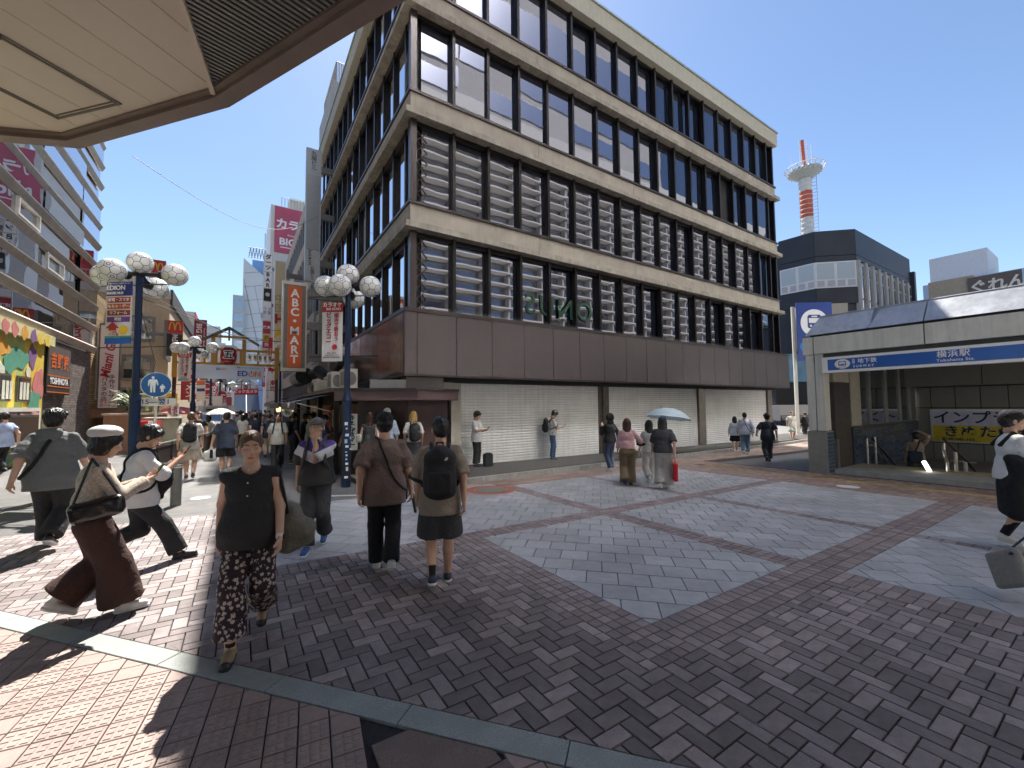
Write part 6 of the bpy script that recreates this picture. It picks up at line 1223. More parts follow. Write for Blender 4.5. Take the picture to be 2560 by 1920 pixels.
def nets(F, lo, h, name, m):
    S_ = F < 0; c = [F[i:F.shape[0]-1+i, j:F.shape[1]-1+j, k:F.shape[2]-1+k] for i in (0, 1) for j in (0, 1) for k in (0, 1)]
    cs = sum((q < 0).astype(np.int8) for q in c); act = (cs > 0) & (cs < 8); I = np.argwhere(act); idx = np.full(act.shape, -1, np.int32); idx[act] = np.arange(len(I))
    vals = np.stack([q[act] for q in c], 1); off = np.array([(i, j, k) for i in (0, 1) for j in (0, 1) for k in (0, 1)], np.float32)
    acc = np.zeros((len(I), 3), np.float32); cnt = np.zeros(len(I), np.float32)
    for a in range(8):
        for b in range(a+1, 8):
            if bin(a ^ b).count('1') != 1: continue
            va, vb = vals[:, a], vals[:, b]; x = (va < 0) != (vb < 0); t = np.where(x, va/np.where(np.abs(va-vb) < 1e-12, 1, va-vb), 0)
            acc += np.where(x[:, None], off[a]+t[:, None]*(off[b]-off[a]), 0); cnt += x
    V = (I+acc/np.maximum(cnt, 1)[:, None])*h+lo; Q = []
    for ax in range(3):
        o1, o2 = (ax+1) % 3, (ax+2) % 3; sl0 = [slice(1, -1)]*3; sl0[ax] = slice(0, -1); sl1 = list(sl0); sl1[ax] = slice(1, None)
        a, b = S_[tuple(sl0)], S_[tuple(sl1)]; E_ = np.argwhere(a != b)
        if not len(E_): continue
        base = E_.copy(); base[:, o1] += 1; base[:, o2] += 1; flip = a[tuple(E_.T)]
        def g(d1, d2): q = base.copy(); q[:, o1] -= d1; q[:, o2] -= d2; return idx[tuple(q.T)]
        q = np.stack([g(1, 1), g(0, 1), g(0, 0), g(1, 0)], 1); q[~flip] = q[~flip][:, ::-1]; Q.append(q)
    Q = np.concatenate(Q) if Q else np.zeros((0, 4), int); Q = Q[(Q >= 0).all(1)]
    me = bpy.data.meshes.new(name); me.vertices.add(len(V)); me.vertices.foreach_set('co', V.astype(np.float32).ravel()); me.loops.add(len(Q)*4); me.loops.foreach_set('vertex_index', Q.astype(np.int32).ravel())
    me.polygons.add(len(Q)); me.polygons.foreach_set('loop_start', np.arange(0, len(Q)*4, 4, dtype=np.int32)); me.polygons.foreach_set('use_smooth', np.ones(len(Q), bool)); me.materials.append(m); me.update(calc_edges=True); return me
def join(name, ms):
    V = []; Qs = []; o = 0
    for me in ms:
        v = np.zeros(len(me.vertices)*3, np.float32); me.vertices.foreach_get('co', v); q = np.zeros(len(me.loops), np.int32); me.loops.foreach_get('vertex_index', q); V.append(v); Qs.append(q+o); o += len(me.vertices)
    V = np.concatenate(V); Q = np.concatenate(Qs); me = bpy.data.meshes.new(name); me.vertices.add(len(V)//3); me.vertices.foreach_set('co', V); me.loops.add(len(Q)); me.loops.foreach_set('vertex_index', Q)
    n = len(Q)//4; me.polygons.add(n); me.polygons.foreach_set('loop_start', np.arange(0, len(Q), 4, dtype=np.int32)); me.polygons.foreach_set('use_smooth', np.ones(n, bool)); me.materials.append(ms[0].materials[0]); me.update(calc_edges=True)
    for q in ms: bpy.data.meshes.remove(q)
    return me
def ik(r, t, l1, l2, hint):
    r, t, hint = map(lambda v: np.asarray(v, float), (r, t, hint)); d = t-r; L = np.linalg.norm(d); mx = (l1+l2)*.995
    if L > mx: t = r+d/L*mx; d = t-r; L = mx
    u = d/L; a = (l1*l1-l2*l2+L*L)/(2*L); hh = math.sqrt(max(l1*l1-a*a, 1e-8)); p = hint-u*hint.dot(u); p = p/max(1e-6, np.linalg.norm(p)); return r+u*a+p*hh, t
def rotm(yaw, pitch, roll=0): return np.array(Matrix.Rotation(yaw, 3, 'Z') @ Matrix.Rotation(pitch, 3, 'X') @ Matrix.Rotation(roll, 3, 'Y'), np.float32)
SK = lambda k=0: mat('skin_%d' % k, [(.56, .34, .24), (.46, .27, .18), (.62, .40, .30)][k], .5, var=.05, scale=20)
M_hairb = mat('hair_black', (.012, .010, .010), .38, var=.4, scale=40, bump=.5, bscale=90, stretch=(1, 1, .15)); M_hairbr = mat('hair_brown', (.10, .045, .02), .4, var=.4, scale=40, bump=.5, bscale=90, stretch=(1, 1, .15)); M_hairgr = mat('hair_grey', (.12, .115, .11), .5, var=.3, scale=40, bump=.5, stretch=(1, 1, .15)); M_hairbl = mat('hair_blonde', (.50, .33, .12), .4, var=.35, scale=40, bump=.5, bscale=90, stretch=(1, 1, .15))
M_lip = mat('lip', (.38, .13, .11), .4, var=.05); M_eyew = mat('eye_white', (.6, .58, .55), .3, var=0); M_iris = mat('iris_dark', (.015, .01, .008), .2, var=0); M_phone = mat('phone_black', (.01, .01, .012), .15)
def cloth(name, col, rough=.85, **k): k.setdefault('var', .07); k.setdefault('scale', 9); k.setdefault('bump', 2.2); k.setdefault('bscale', 15); return mat('cloth_'+name, col, rough, **k)
def wrinkle(amp, seed=0, f=26, vert=.5):
    def w(X):
        x, y, z = X[..., 0], X[..., 1], X[..., 2]
        a = f*z*.8+7*x+2.6*np.sin(6*y+seed)+2.2*np.sin(5.3*x-3*z+seed*2); b = f*.75*x+f*.55*y+2.8*np.sin(4.1*z+seed)+1.5*np.sin(9*z-4*x)
        c = f*.5*(z+.8*np.abs(x))+3*np.sin(3*y+seed*3)
        r1 = 1-2*np.abs(np.sin(a*.5))**.7; r2 = 1-2*np.abs(np.sin(b*.5))**.7; r3 = 1-2*np.abs(np.sin(c*.7))**.8
        return amp*(r1*.45*(.5+.5*np.sin(4*z+3*x+seed))+vert*r2*(.5+.5*np.sin(3*z-5*x+seed*1.7))+.45*r3*(.5+.5*np.sin(7*z+seed)))
    return w
def hand(sd, wrist, d, palm, thumb, s, curl=.5, grip=False):
    """adds a five fingered hand: d forearm direction, palm = direction the palm faces, thumb = side of the thumb"""
    d, palm = nrm(d), nrm(palm); side = nrm(np.cross(d, palm)); side = side*np.sign(side.dot(V3(*thumb)) or 1); palm = nrm(palm-d*palm.dot(d)); w = V3(*wrist)
    kn = w+d*.085*s
    for k, (o, L, r) in enumerate(((.030, .068, .0085), (.010, .076, .009), (-.010, .070, .0085), (-.029, .055, .0075))):
        b = kn+side*o*s; sd.cap(w+d*.012*s+side*o*.55*s, b, .0155*s, .012*s, k=.012)
        c = curl*(1+.12*k); p = b; dd = d
        for j, f in enumerate((.45, .32, .23)):
            an = c*(.75 if j == 0 else .9); dd = nrm(dd*math.cos(an)+palm*math.sin(an)); q = p+dd*L*f*s; sd.cap(p, q, r*s*(1-.06*j), r*s*(1-.06*(j+1)), k=.004); p = q
    b = w+d*.028*s+side*.022*s; t1 = b+nrm(side*.75+d*.75+palm*.35)*.040*s; t2 = t1+nrm(d*.9+palm*(.25+.5*curl)+side*.15)*.034*s; sd.cap(b, t1, .0135*s, .011*s, k=.01); sd.cap(t1, t2, .0105*s, .0085*s, k=.005)
def person(label, x, y, face, H=1.7, group=None, q=1, z=None, stride=0.0, lean=0.0, w=1.0, skin=0, head=(0, 0), feet=None, hands=None, top=None, bottom=None, shoes=None, hair=('short', None), hat=None, bag=(), swing=.15, eyes='open', sit=0, female=False, belly=0.0, socks=None, curl=.45, thing_extra=None, facebits=True):
    T = thing('person', label, 'person', (x, y, gz(x, y) if z is None else z), R(face-90), group)
    s = H/1.7; hb, hh, hn, hr = ((.012, .006, .0045, .008), (.017, .010, .008, .012), (.026, .016, .014, .018))[q-1]; skm = SK(skin); add = lambda me, nm, p=T: link(nm, me, p)
    # joints
    hip = V3(0, 0, .515*H); lean_v = lambda f: V3(0, lean*f, 0)
    st_ = stride*s
    if feet is None: feet = {'R': (.075*s, st_*.5, 0 if st_ >= 0 else .07*abs(stride), -.0 if st_ >= 0 else -.9*abs(stride)*1.2), 'L': (-.075*s, -st_*.5, .07*abs(stride) if st_ > 0 else 0, -.9*stride*1.2 if st_ > 0 else 0)}
    drop = 0.0
    for f in feet.values(): drop = max(drop, .035*H*(abs(f[1])/(.3*s))**2 if abs(f[1]) > .05 else 0)
    hip[2] -= min(drop, .09*H)
    dz = float(hip[2]-.515*H); hw = .052*H*(1.08 if female else 1); sw = .096*H*w*(.93 if female else 1)
    J = {}
    for sd_, sx in (('R', 1), ('L', -1)):
        fx, fy, fz, fp = feet[sd_][:4]; yaw = feet[sd_][4] if len(feet[sd_]) > 4 else 0; M = rotm(yaw, fp)
        heel = V3(fx, fy, fz); ank = heel+V3(0, 0, .0)+M@V3(0, -.01*s, .075*s)
        if fp < 0: tip = M@V3(0, .17*s, 0); ank = ank+V3(0, 0, max(0, -float(tip[2])))
        J['hip'+sd_] = hip+V3(sx*hw, 0, 0); kn, ank = ik(J['hip'+sd_], ank, .235*H, .236*H, (sx*.08, 1, 0)); J['kn'+sd_] = kn; J['an'+sd_] = ank; J['fM'+sd_] = M
    up_ = V3(0, lean*.3, .30*H); ch = hip+V3(0, lean*.55, .215*H); nk = hip+V3(0, lean, .315*H); sh0 = hip+V3(0, lean*.9, .280*H)
    hc = nk+V3(0, .012*H+lean*.25, .098*H); Mh = rotm(R(head[0]), R(-head[1])); hc = hc+V3(0, .03*H*math.sin(R(head[1])), -.015*H*abs(math.sin(R(head[1]))))
    HM = lambda v: tuple(hc+Mh@(V3(*v)*s*1.05))
    hd = hands or {}
    for sd_, sx in (('R', 1), ('L', -1)):
        sh = sh0+V3(sx*sw, 0, 0); J['sh'+sd_] = sh; t = hd.get(sd_)
        if t is None:
            a = -swing*sx*(1 if stride >= 0 else -1) if abs(stride) > .01 else 0.02; t = sh+V3(sx*.045*H, a*.30*H*2+.03, -.285*H); pa = V3(-sx, 0, 0); el_h = (sx*.35, -1, 0)
        else: t = V3(*t[:3]); pa = None; el_h = (sx*.55, -.5, -.8)
        el, wr_ = ik(sh, t, .165*H, .145*H, el_h); J['el'+sd_] = el; J['wr'+sd_] = wr_; fd = nrm(wr_-el)
        if pa is None: pa = V3(*(hd[sd_][3:6] if len(hd[sd_]) >= 6 else (-sx*.6, 0, .8)))
        if len(hd.get(sd_, ())) >= 9: fd = nrm(V3(*hd[sd_][6:9]))
        J['hd'+sd_] = fd; J['pa'+sd_] = pa
    FY = V3(0, 1, 0); fl = (FY, 1.42)
    # skin
    sk = SDF(hb, .025*s); sl_ = (top or {}).get('sleeve', .6); 
    sk.chain([hip+V3(0, 0, .01), hip+V3(0, lean*.2, .09*H), ch, nk-V3(0, 0, .03*H)], [.082*H*w, .070*H*w, .085*H*w, .05*H], fl)
    sk.cap(nk-V3(0, .01, .03*H), HM((0, -.022, -.06)), .033*H, .031*H)
    for sd_, sx in (('R', 1), ('L', -1)):
        if sl_ < 2: sk.chain([J['sh'+sd_], J['el'+sd_], J['wr'+sd_]], [.031*H, .0245*H*(1 if not female else .9), .0165*H], k=.02)
        else: sk.cap(J['wr'+sd_]-J['hd'+sd_]*.05*s, J['wr'+sd_], .02*H, .0165*H)
        if bottom is None or bottom.get('bare', True): 
            a, b, c = J['hip'+sd_], J['kn'+sd_], J['an'+sd_]; d = nrm(c-b); sk.chain([a, b], [.05*H, .033*H], k=.02); sk.chain([b, b+d*.09*H-FY*.008, c], [.032*H, .033*H, .021*H], k=.02)
    ms = [sk.mesh('body', skm)]
    hs = SDF(hh, .018*s)
    hs.ell(HM((0, -.014, .028)), V3(.076, .096, .092)*s, Mh); hs.ell(HM((0, .022, -.028)), V3(.060, .070, .086)*s, Mh); hs.cap(HM((-.012, .052, -.088)), HM((.012, .052, -.088)), .026*s)
    hs.cap(HM((0, .082, .008)), HM((0, .098, -.026)), .009*s, .0135*s, k=.012*s); hs.cap(HM((-.011, .090, -.031)), HM((.011, .090, -.031)), .0085*s, k=.008*s)
    hs.cap(HM((-.034, .068, .028)), HM((.034, .068, .028)), .017*s, k=.014*s); hs.cap(HM((-.016, .080, -.058)), HM((.016, .080, -.058)), .009*s, k=.008*s); hs.cap(HM((-.014, .078, -.068)), HM((.014, .078, -.068)), .009*s, k=.008*s)
    for sx in (-1, 1): hs.ell(HM((sx*.076, -.012, -.012)), V3(.011, .020, .031)*s, Mh, k=.008*s); hs.ell(HM((sx*.046, .050, -.022)), V3(.022, .026, .022)*s, Mh, k=.02*s)
    hs.cap(HM((0, -.022, -.05)), HM((0, -.03, -.12)), .054*s, .056*s)
    for sx in (-1, 1): hs.ell(HM((sx*.031, .098, .006)), V3(.018, .016, .011)*s, Mh, sub=True)
    ms.append(hs.mesh('head', skm))
    for sd_, sx in (('R', 1), ('L', -1)):
        hf = SDF(hn, .008*s); th = np.cross(J['hd'+sd_], J['pa'+sd_])*sx*-1; th = V3(0, 1, 0) if sd_ not in hd else (V3(*hd[sd_][9:12]) if len(hd[sd_]) >= 12 else V3(-sx, .3, .6))
        hf.cap(J['wr'+sd_]-J['hd'+sd_]*.04*s, J['wr'+sd_]+J['hd'+sd_]*.015*s, .026*s, .022*s, k=.015); hand(hf, J['wr'+sd_], J['hd'+sd_], J['pa'+sd_], th, s, curl if not isinstance(curl, dict) else curl[sd_]); ms.append(hf.mesh('hand', skm))
    add(join('body', ms), 'body')
    # face details
    if facebits and q < 3:
        for sx in (-1, 1):
            if eyes == 'open':
                e = MB().ball((0, 0, 0), .0125*s, 12, 8).mesh('eye', M_eyew, True); eo = link('eye', e, T, HM((sx*.031, .0795, .006))); i_ = MB().ball((0, 0, 0), .0062*s, 10, 6).mesh('iris', M_iris, True); link('iris', i_, eo, tuple(Mh@V3(0, .0085*s, -.001)))
            b = SDF(.003*s, .002); b.cap(HM((sx*.018, .094, .002 if eyes != 'open' else .014)), HM((sx*.031, .0945, -.001 if eyes != 'open' else .0165)), .0022*s, k=.002); b.cap(HM((sx*.031, .0945, -.001 if eyes != 'open' else .0165)), HM((sx*.046, .084, .002 if eyes != 'open' else .012)), .0022*s, k=.002); add(b.mesh('eyelash', M_iris), 'eyelash')
            b = SDF(.003*s, .002); b.cap(HM((sx*.016, .092, .030)), HM((sx*.032, .089, .035)), .0042*s, .0042*s, k=.002); b.cap(HM((sx*.032, .089, .035)), HM((sx*.050, .075, .029)), .0042*s, .002*s, k=.002); add(b.mesh('eyebrow', hair[1] or M_hairb), 'eyebrow')
        b = SDF(.003*s, .004*s); b.cap(HM((-.019, .083, -.0625)), HM((0, .0905, -.0600)), .0045*s, .0062*s); b.cap(HM((.019, .083, -.0625)), HM((0, .0905, -.0600)), .0045*s, .0062*s); b.cap(HM((-.013, .084, -.068)), HM((.013, .084, -.068)), .0065*s); add(b.mesh('lips', M_lip), 'lips')
    # hair
    ht, hm = hair; hm = hm or M_hairb
    if ht:
        g = SDF(hr, .02*s)
        if ht in ('short', 'crop', 'mop', 'tied', 'long', 'bob', 'bun'):
            r_ = {'crop': (.081, .103, .096), 'short': (.087, .110, .104), 'mop': (.094, .116, .108), 'tied': (.083, .106, .100), 'bun': (.083, .106, .1), 'long': (.088, .110, .104), 'bob': (.094, .112, .106)}[ht]
            g.ell(HM((0, -.016, .032)), V3(*r_)*s, Mh)
            if ht in ('short', 'mop', 'crop'): g.ell(HM((0, -.045, -.01)), V3(.078, .072, .085 if ht != 'mop' else .10)*s, Mh)
            if ht == 'mop': g.cap(HM((-.06, .06, .06)), HM((.06, .06, .06)), .03*s)
            if ht == 'bob': g.ell(HM((0, -.03, -.02)), V3(.098, .092, .115)*s, Mh)
            if ht == 'long': g.cap(HM((0, -.05, 0)), HM((0, -.075, -.30)), .085*s, .07*s, flat=(Mh@V3(0, 1, 0), 1.5)); [g.cap(HM((sx*.078, -.005, .02)), HM((sx*.088, .0, -.20)), .024*s, .018*s) for sx in (-1, 1)]
            if ht == 'bun': g.ell(HM((0, -.12, .0)), V3(.045, .04, .045)*s, Mh)
            if ht == 'tied': g.ell(HM((0, -.06, -.01)), V3(.07, .06, .075)*s, Mh)
            fz = {'short': -.035, 'mop': -.055, 'crop': -.02, 'tied': -.018, 'bun': -.018, 'long': -.035, 'bob': -.045}[ht]
            g.ell(HM((0, .115, fz)), V3(.078, .098, .098)*s, Mh, sub=True)
            if ht in ('short', 'crop', 'tied', 'bun'):
                for sx in (-1, 1): g.ell(HM((sx*.09, .002, -.025)), V3(.030, .034, .045)*s, Mh, sub=True)
        am = .0028*s if ht != 'mop' else .005*s
        def hw_(X, am=am):
            Y = (X-hc); a = np.arctan2(Y[..., 0], Y[..., 1]); return am*(np.sin(a*27+70*Y[..., 2]+3*np.sin(30*Y[..., 2]+9*Y[..., 1]*6))+.7*np.sin(a*15-45*Y[..., 2]+2*np.sin(50*Y[..., 0]))+.6*np.sin(90*Y[..., 0]+2)*np.sin(80*Y[..., 1])*np.sin(70*Y[..., 2]))*np.clip(np.hypot(Y[..., 0], Y[..., 1])*14, .15, 1)
        add(g.mesh('hair', hm, hw_), 'hair')
    if hat:
        kind, hmat = hat; g = SDF(hr*.8, .012*s)
        if kind == 'cap': g.ell(HM((0, -.014, .045)), V3(.092, .112, .094)*s, Mh, cuts=[(HM((0, 0, .012)), Mh@V3(0, .12, -1))]); g.cap(HM((-.045, .10, .035)), HM((.045, .10, .035)), .042*s, flat=(Mh@V3(0, -.25, 1), 6.0), k=.008); 
        if kind == 'backcap': g.ell(HM((0, -.014, .045)), V3(.092, .112, .094)*s, Mh, cuts=[(HM((0, 0, .00)), Mh@V3(0, -.25, -1))]); g.ell(HM((0, -.05, -.005)), V3(.082, .078, .05)*s, Mh)
        if kind == 'flat': g.ell(HM((0, -.01, .058)), V3(.098, .118, .068)*s, Mh, cuts=[(HM((0, 0, .03)), Mh@V3(0, .15, -1))]); g.cap(HM((-.04, .095, .045)), HM((.04, .095, .045)), .040*s, flat=(Mh@V3(0, -.3, 1), 5.0), k=.01)
        if kind == 'beret': g.ell(HM((0, -.045, .092)), V3(.106, .124, .066)*s, Mh@rotm(0, .3), k=.02)
        if kind == 'hood': g.ell(HM((0, -.028, .015)), V3(.112, .125, .135)*s, Mh); g.cap(HM((-.05, -.04, -.12)), HM((.05, -.04, -.12)), .07*s); g.ell(HM((0, .12, -.01)), V3(.072, .09, .105)*s, Mh, sub=True)
        add(g.mesh('cap' if 'cap' in kind else kind if kind != 'flat' else 'flat_cap', hmat, (lambda X: .0015*np.sin(60*X[..., 0])*np.sin(50*X[..., 1])) if kind != 'cap' else None), 'hat' if kind != 'hood' else 'hood')
    # top
    if top:
        g = SDF(hb, .020*s); lo = top.get('loose', .012)*s; sl = top.get('sleeve', .6); hem = top.get('hem', .44)*H+dz; tw = w*(1+top.get('wide', 0)); tm = top['mat']
        zh = hip[2]; pts = [V3(0, 0, hem-.03), V3(0, lean*.1, zh+.02*H), hip+V3(0, lean*.25, .10*H), ch, nk-V3(0, .0, .045*H)]; rs = [.092*H*tw+lo*top.get('flare', 1.3), .092*H*tw+lo*top.get('flare', 1.3)*.9, .080*H*tw+lo+belly, .092*H*tw+lo, .055*H+lo*.4]
        if hem > zh+.01: pts = [V3(0, lean*.15, hem-.03)]+pts[2:]; rs = [.083*H*tw+lo]+rs[2:]
        kk = 3 if hem <= zh+.01 else 2; g.chain(pts[:kk], [r_+(.008+.05*abs(stride))*s for r_ in rs[:kk]], (FY, 1.18)); g.chain(pts[kk-1:], rs[kk-1:], (FY, 1.32))
        if female: g.cap(ch+V3(-.045, .045, .0)*s, ch+V3(.045, .045, .0)*s, .055*s)
        [g.cap(nk-V3(0, .01, .035*H), J['sh'+q_], .040*H, .026*H+lo*.35, flat=(FY, 1.1)) for q_ in 'LR']
        g.cap(nk+V3(0, 0, -.035*H), nk+V3(0, .006, -.004*H), .048*H, .036*H, k=.02)
        g.cut((0, 0, hem), (0, -.05, -1)); g.ell(tuple(nk+V3(0, .012*H, .028*H)), V3(.044, .048, .045 if not top.get('deep') else .09)*H, sub=True)
        for sd_, sx in (('R', 1), ('L', -1)):
            a, b, c = J['sh'+sd_], J['el'+sd_], J['wr'+sd_]; r0 = .034*H+lo*.8; rs0 = .028*H+lo*.35
            if sl <= 0: g.cap(nk-V3(0, .01, .04*H), a+V3(sx*.012, 0, -.004), .040*H, .0335*H); continue
            if sl <= 1: e = a+(b-a)*sl; d = nrm(b-a); g.cap(a, a+(b-a)*.45, rs0, r0*.97); g.cap(a+(b-a)*.45, e+d*.03, r0*.97, r0*.97+top.get('sw', .006)*s, cuts=[(e, d)])
            else:
                d = nrm(c-b); e = b+(c-b)*min(sl-1, .97); g.cap(a, b, rs0, r0*.82+lo*.3); g.cap(b, e+d*.02, r0*.80+lo*.3, r0*.6+lo*top.get('cuff', .2), cuts=[(e, d)])
        add(g.mesh('top', tm, wrinkle(top.get('wr', .007)*s, x*3+y, 24)), 'top')
    # bottom
    if bottom:
        g = SDF(hb, .025*s); bm = bottom['mat']; L = bottom.get('len', .96); wd = bottom.get('w', 1.0); hmw = bottom.get('hem', .042)*H*wd; ty = bottom.get('type', 'pants')
        g.chain([hip+V3(0, 0, .075*H), hip+V3(0, 0, -.02*H)], [.068*H*w, .078*H*w], (FY, 1.36)); g.cut(tuple(hip+V3(0, 0, .085*H)), (0, 0, 1))
        if female: g.cap(hip+V3(-.03, -.035, -.02)*s, hip+V3(.03, -.035, -.02)*s, .085*s)
        if ty == 'skirt':
            hz = .515*H*(1-L)+.03; c0 = (J['anL']+J['anR'])/2; c0[2] = hz; mid = (J['knL']+J['knR'])/2
            g.chain([hip, mid, c0-V3(0, 0, .03)], [.09*H*w, .10*H*wd, bottom.get('hem', .12)*H], (FY, 1.1)); g.cut((0, 0, hz), (0, 0, -1))
        for sd_, sx in (('R', 1), ('L', -1)):
            a, b, c = J['hip'+sd_], J['kn'+sd_], J['an'+sd_]; rt_ = .053*H*wd**.6; rk = .041*H*wd
            if L < .5: e = a+(b-a)*(L/.5); d = nrm(b-a); g.cap(a, e+d*.03, rt_, rk*1.12+(hmw-.042*H), cuts=[(e, d)])
            elif ty != 'skirt' or True:
                d = nrm(c-b); e = b+(c-b)*min((L-.5)*2, 1.08); g.cap(a, b, rt_, rk); g.cap(b, e+d*.03, rk, hmw, cuts=[(e, d)])
        add(g.mesh('trousers' if ty == 'pants' and L > .5 else 'shorts' if ty == 'pants' else 'skirt', bm, wrinkle(bottom.get('wr', .007)*s, x+y*2, 22, .8)), 'trousers' if L > .5 and ty == 'pants' else 'shorts' if ty == 'pants' else 'skirt')
    if shoes:
        um, sm = shoes[:2]; hi_ = shoes[2] if len(shoes) > 2 else 0
        for sd_ in 'RL':
            M = J['fM'+sd_]; an = J['an'+sd_]; P = lambda v: tuple(an+M@((V3(*v)-V3(0, -.01, .075))*s)); ft = (M@V3(0, 0, 1), 1.0); g = SDF(hr*.75, .02*s)
            g.chain([P((0, -.035, .045)), P((0, .05, .042)), P((0, .135, .034))], [.036*s, .036*s, .034*s], flat=(M@V3(1, 0, 0), .95)); g.cap(P((0, -.02, .05)), P((0, -.012, .085+hi_)), .037*s, .034*s); g.cut(P((0, 0, .018)), M@V3(0, 0, -1)); add(g.mesh('shoe', um), 'shoe')
            g = SDF(hr*.7, .01*s); g.chain([P((0, -.035, .02)), P((0, .05, .02)), P((0, .14, .02))], [.041*s, .040*s, .038*s]); g.cut(P((0, 0, .0)), M@V3(0, 0, -1)); g.cut(P((0, 0, .024)), M@V3(0, 0, 1)); add(g.mesh('sole', sm), 'sole')
            if socks: g = SDF(hr, .01); g.cap(P((0, -.012, .07)), P((0, -.012, .075+socks[1])), .030*s*1.12, .030*s*1.2, cuts=[(P((0, -.012, .075+socks[1])), M@V3(0, 0, 1))]); add(g.mesh('sock', socks[0]), 'sock')
    J.update(hip=hip, ch=ch, nk=nk, hc=hc, Mh=Mh, s=s, T=T, H=H, sw=sw, HM=HM, w=w, lo=(top or {}).get('loose', .012)); return T, J
from mathutils.bvhtree import BVHTree
def snug(J, p, off=.006):
    T = J['T']
    if 'bvh' not in J:
        o = next((c for c in T.children if c.name.split('.')[0] == 'top'), None); me = o.data; J['bvh'] = BVHTree.FromPolygons([v.co for v in me.vertices], [tuple(q.vertices) for q in me.polygons])
    p = Vector(tuple(float(q) for q in p)); zs = float(J['shR'][2]); fy = float(J['ch'][1])*min(1, max(0, (p.z-float(J['hip'][2]))/(zs-float(J['hip'][2]))))
    if p.z > zs-.015: o_, d = Vector((p.x, p.y, p.z+.4)), Vector((0, 0, -1))
    else: d = Vector((p.x, p.y-fy, 0)); d = d.normalized() if d.length > 1e-4 else Vector((0, 1, 0)); o_ = Vector((0, fy, p.z))+d*.6; d = -d
    h = J['bvh'].ray_cast(o_, d)[0]
    return tuple((h if h is not None else p)-d*off)
def dense(pts, n=5):
    out = []
    for a, b in zip(pts, pts[1:]): out += [tuple(a[i]+(b[i]-a[i])*k/n for i in range(3)) for k in range(n)]
    return out+[tuple(pts[-1])]
def strapm(pts, r, m, par, name='strap', flat=None, h=.008):
    g = SDF(h, .01); [g.cap(a, b, r, r, k=.006) for a, b in zip(pts, pts[1:])]; link(name, g.mesh(name, m), par)
def put(name, label, cat, T, me=None, group=None):
    """a carried thing: top-level, standing where the person's local frame is"""
    t = thing(name, label, cat, T.location, T.rotation_euler.z, group); return t
def backpack(T, J, m, label, sx=1.0, low=0.0, depth=.16, q=1, hgt=.24, straps=True, front=False):
    s, H = J['s'], J['H']; t = put('backpack', label, 'backpack', T); fy = 1 if front else -1; cy = float(J['ch'][1])*.5+fy*(.125*s+depth/2+J['lo']*.8); cz = float(J['ch'][2])-.03*s-low; h = (.009, .014, .02)[q-1]
    g = SDF(h, .03); g.box((0, cy, cz-.02*s), (.150*s*sx, depth*.42, hgt*.9*s), .075*s); g.ell((0, cy+fy*.02, cz-.08*s), (.150*s*sx, depth/2+.03, hgt*.72*s)); g.ell((0, cy, cz+hgt*.55*s), (.115*s*sx, depth*.48, hgt*.48*s)); link('pack_body', g.mesh('pack_body', m, lambda X: .0035*np.sin(45*X[..., 2])*np.sin(20*X[..., 0])), t)
    g = SDF(h, .015); g.box((0, cy+fy*(depth/2+.012), cz-.09*s), (.11*s*sx, .03, .11*s), .028); link('pocket', g.mesh('pocket', m), t)
    g = SDF(h*.8, .01); P = [(-.03, cy, cz+hgt*s-.01), (-.03, cy-fy*.01, cz+hgt*s+.03), (.03, cy-fy*.01, cz+hgt*s+.03), (.03, cy, cz+hgt*s-.01)]; [g.cap(a, b, .008) for a, b in zip(P, P[1:])]; link('handle', g.mesh('handle', m), t)
    if straps:
        for k in (-1, 1):
            x = k*.085*s; zt = float(J['shR'][2])+.03; P = [(x*.9, fy*.13*s, zt-.10*s), (x, fy*.06, zt), (x*1.05, -fy*.04, zt), (x*1.12, -fy*.10*s, zt-.10*s), (x*1.3, -fy*.12*s, float(J['ch'][2])-.02*s), (x*1.7, -fy*.06, float(J['ch'][2])-.12*s), (x*1.75, fy*.08, cz-hgt*s*.6)]; strapm([snug(J, p, .010) for p in dense(P, 4)], .018*s, m, t, h=max(.009, h*.8))
    return t
def crossbody(T, J, m, side=1, name='strap', hipz=.50, r=.011, back=True, h=.008):
    """diagonal strap from the shoulder away from `side` down to the hip on `side`"""
    s, H, lo = J['s'], J['H'], J['lo']; pts = []; zt = float(J['shR'][2])+.036*H+lo*.5+.004; zb = hipz*H; W = J['w']
    for k in range(25):
        a = 2*math.pi*k/24; u = math.cos(a)   # 1 = top shoulder, -1 = hip
        z = zb+(zt-zb)*(u+1)/2; f = (z-zb)/(zt-zb); rx = (.092*H*W+lo*1.2)*(1 if f < .75 else 1-.5*(f-.75)/.25); cxs = (-side*.075*s)*(u+1)/2+(side*(.085*H*W+lo))*(1-(u+1)/2); yy = math.sin(a)*((.095*H*W+lo)/1.2+.034)*(1 if f < .8 else 1-.5*(f-.8)/.2)
        pts.append((cxs, yy+float(J['ch'][1])*f, z))
    strapm([snug(J, p, r*.4) for p in dense(pts, 2)], r, m, T, name, h=h)
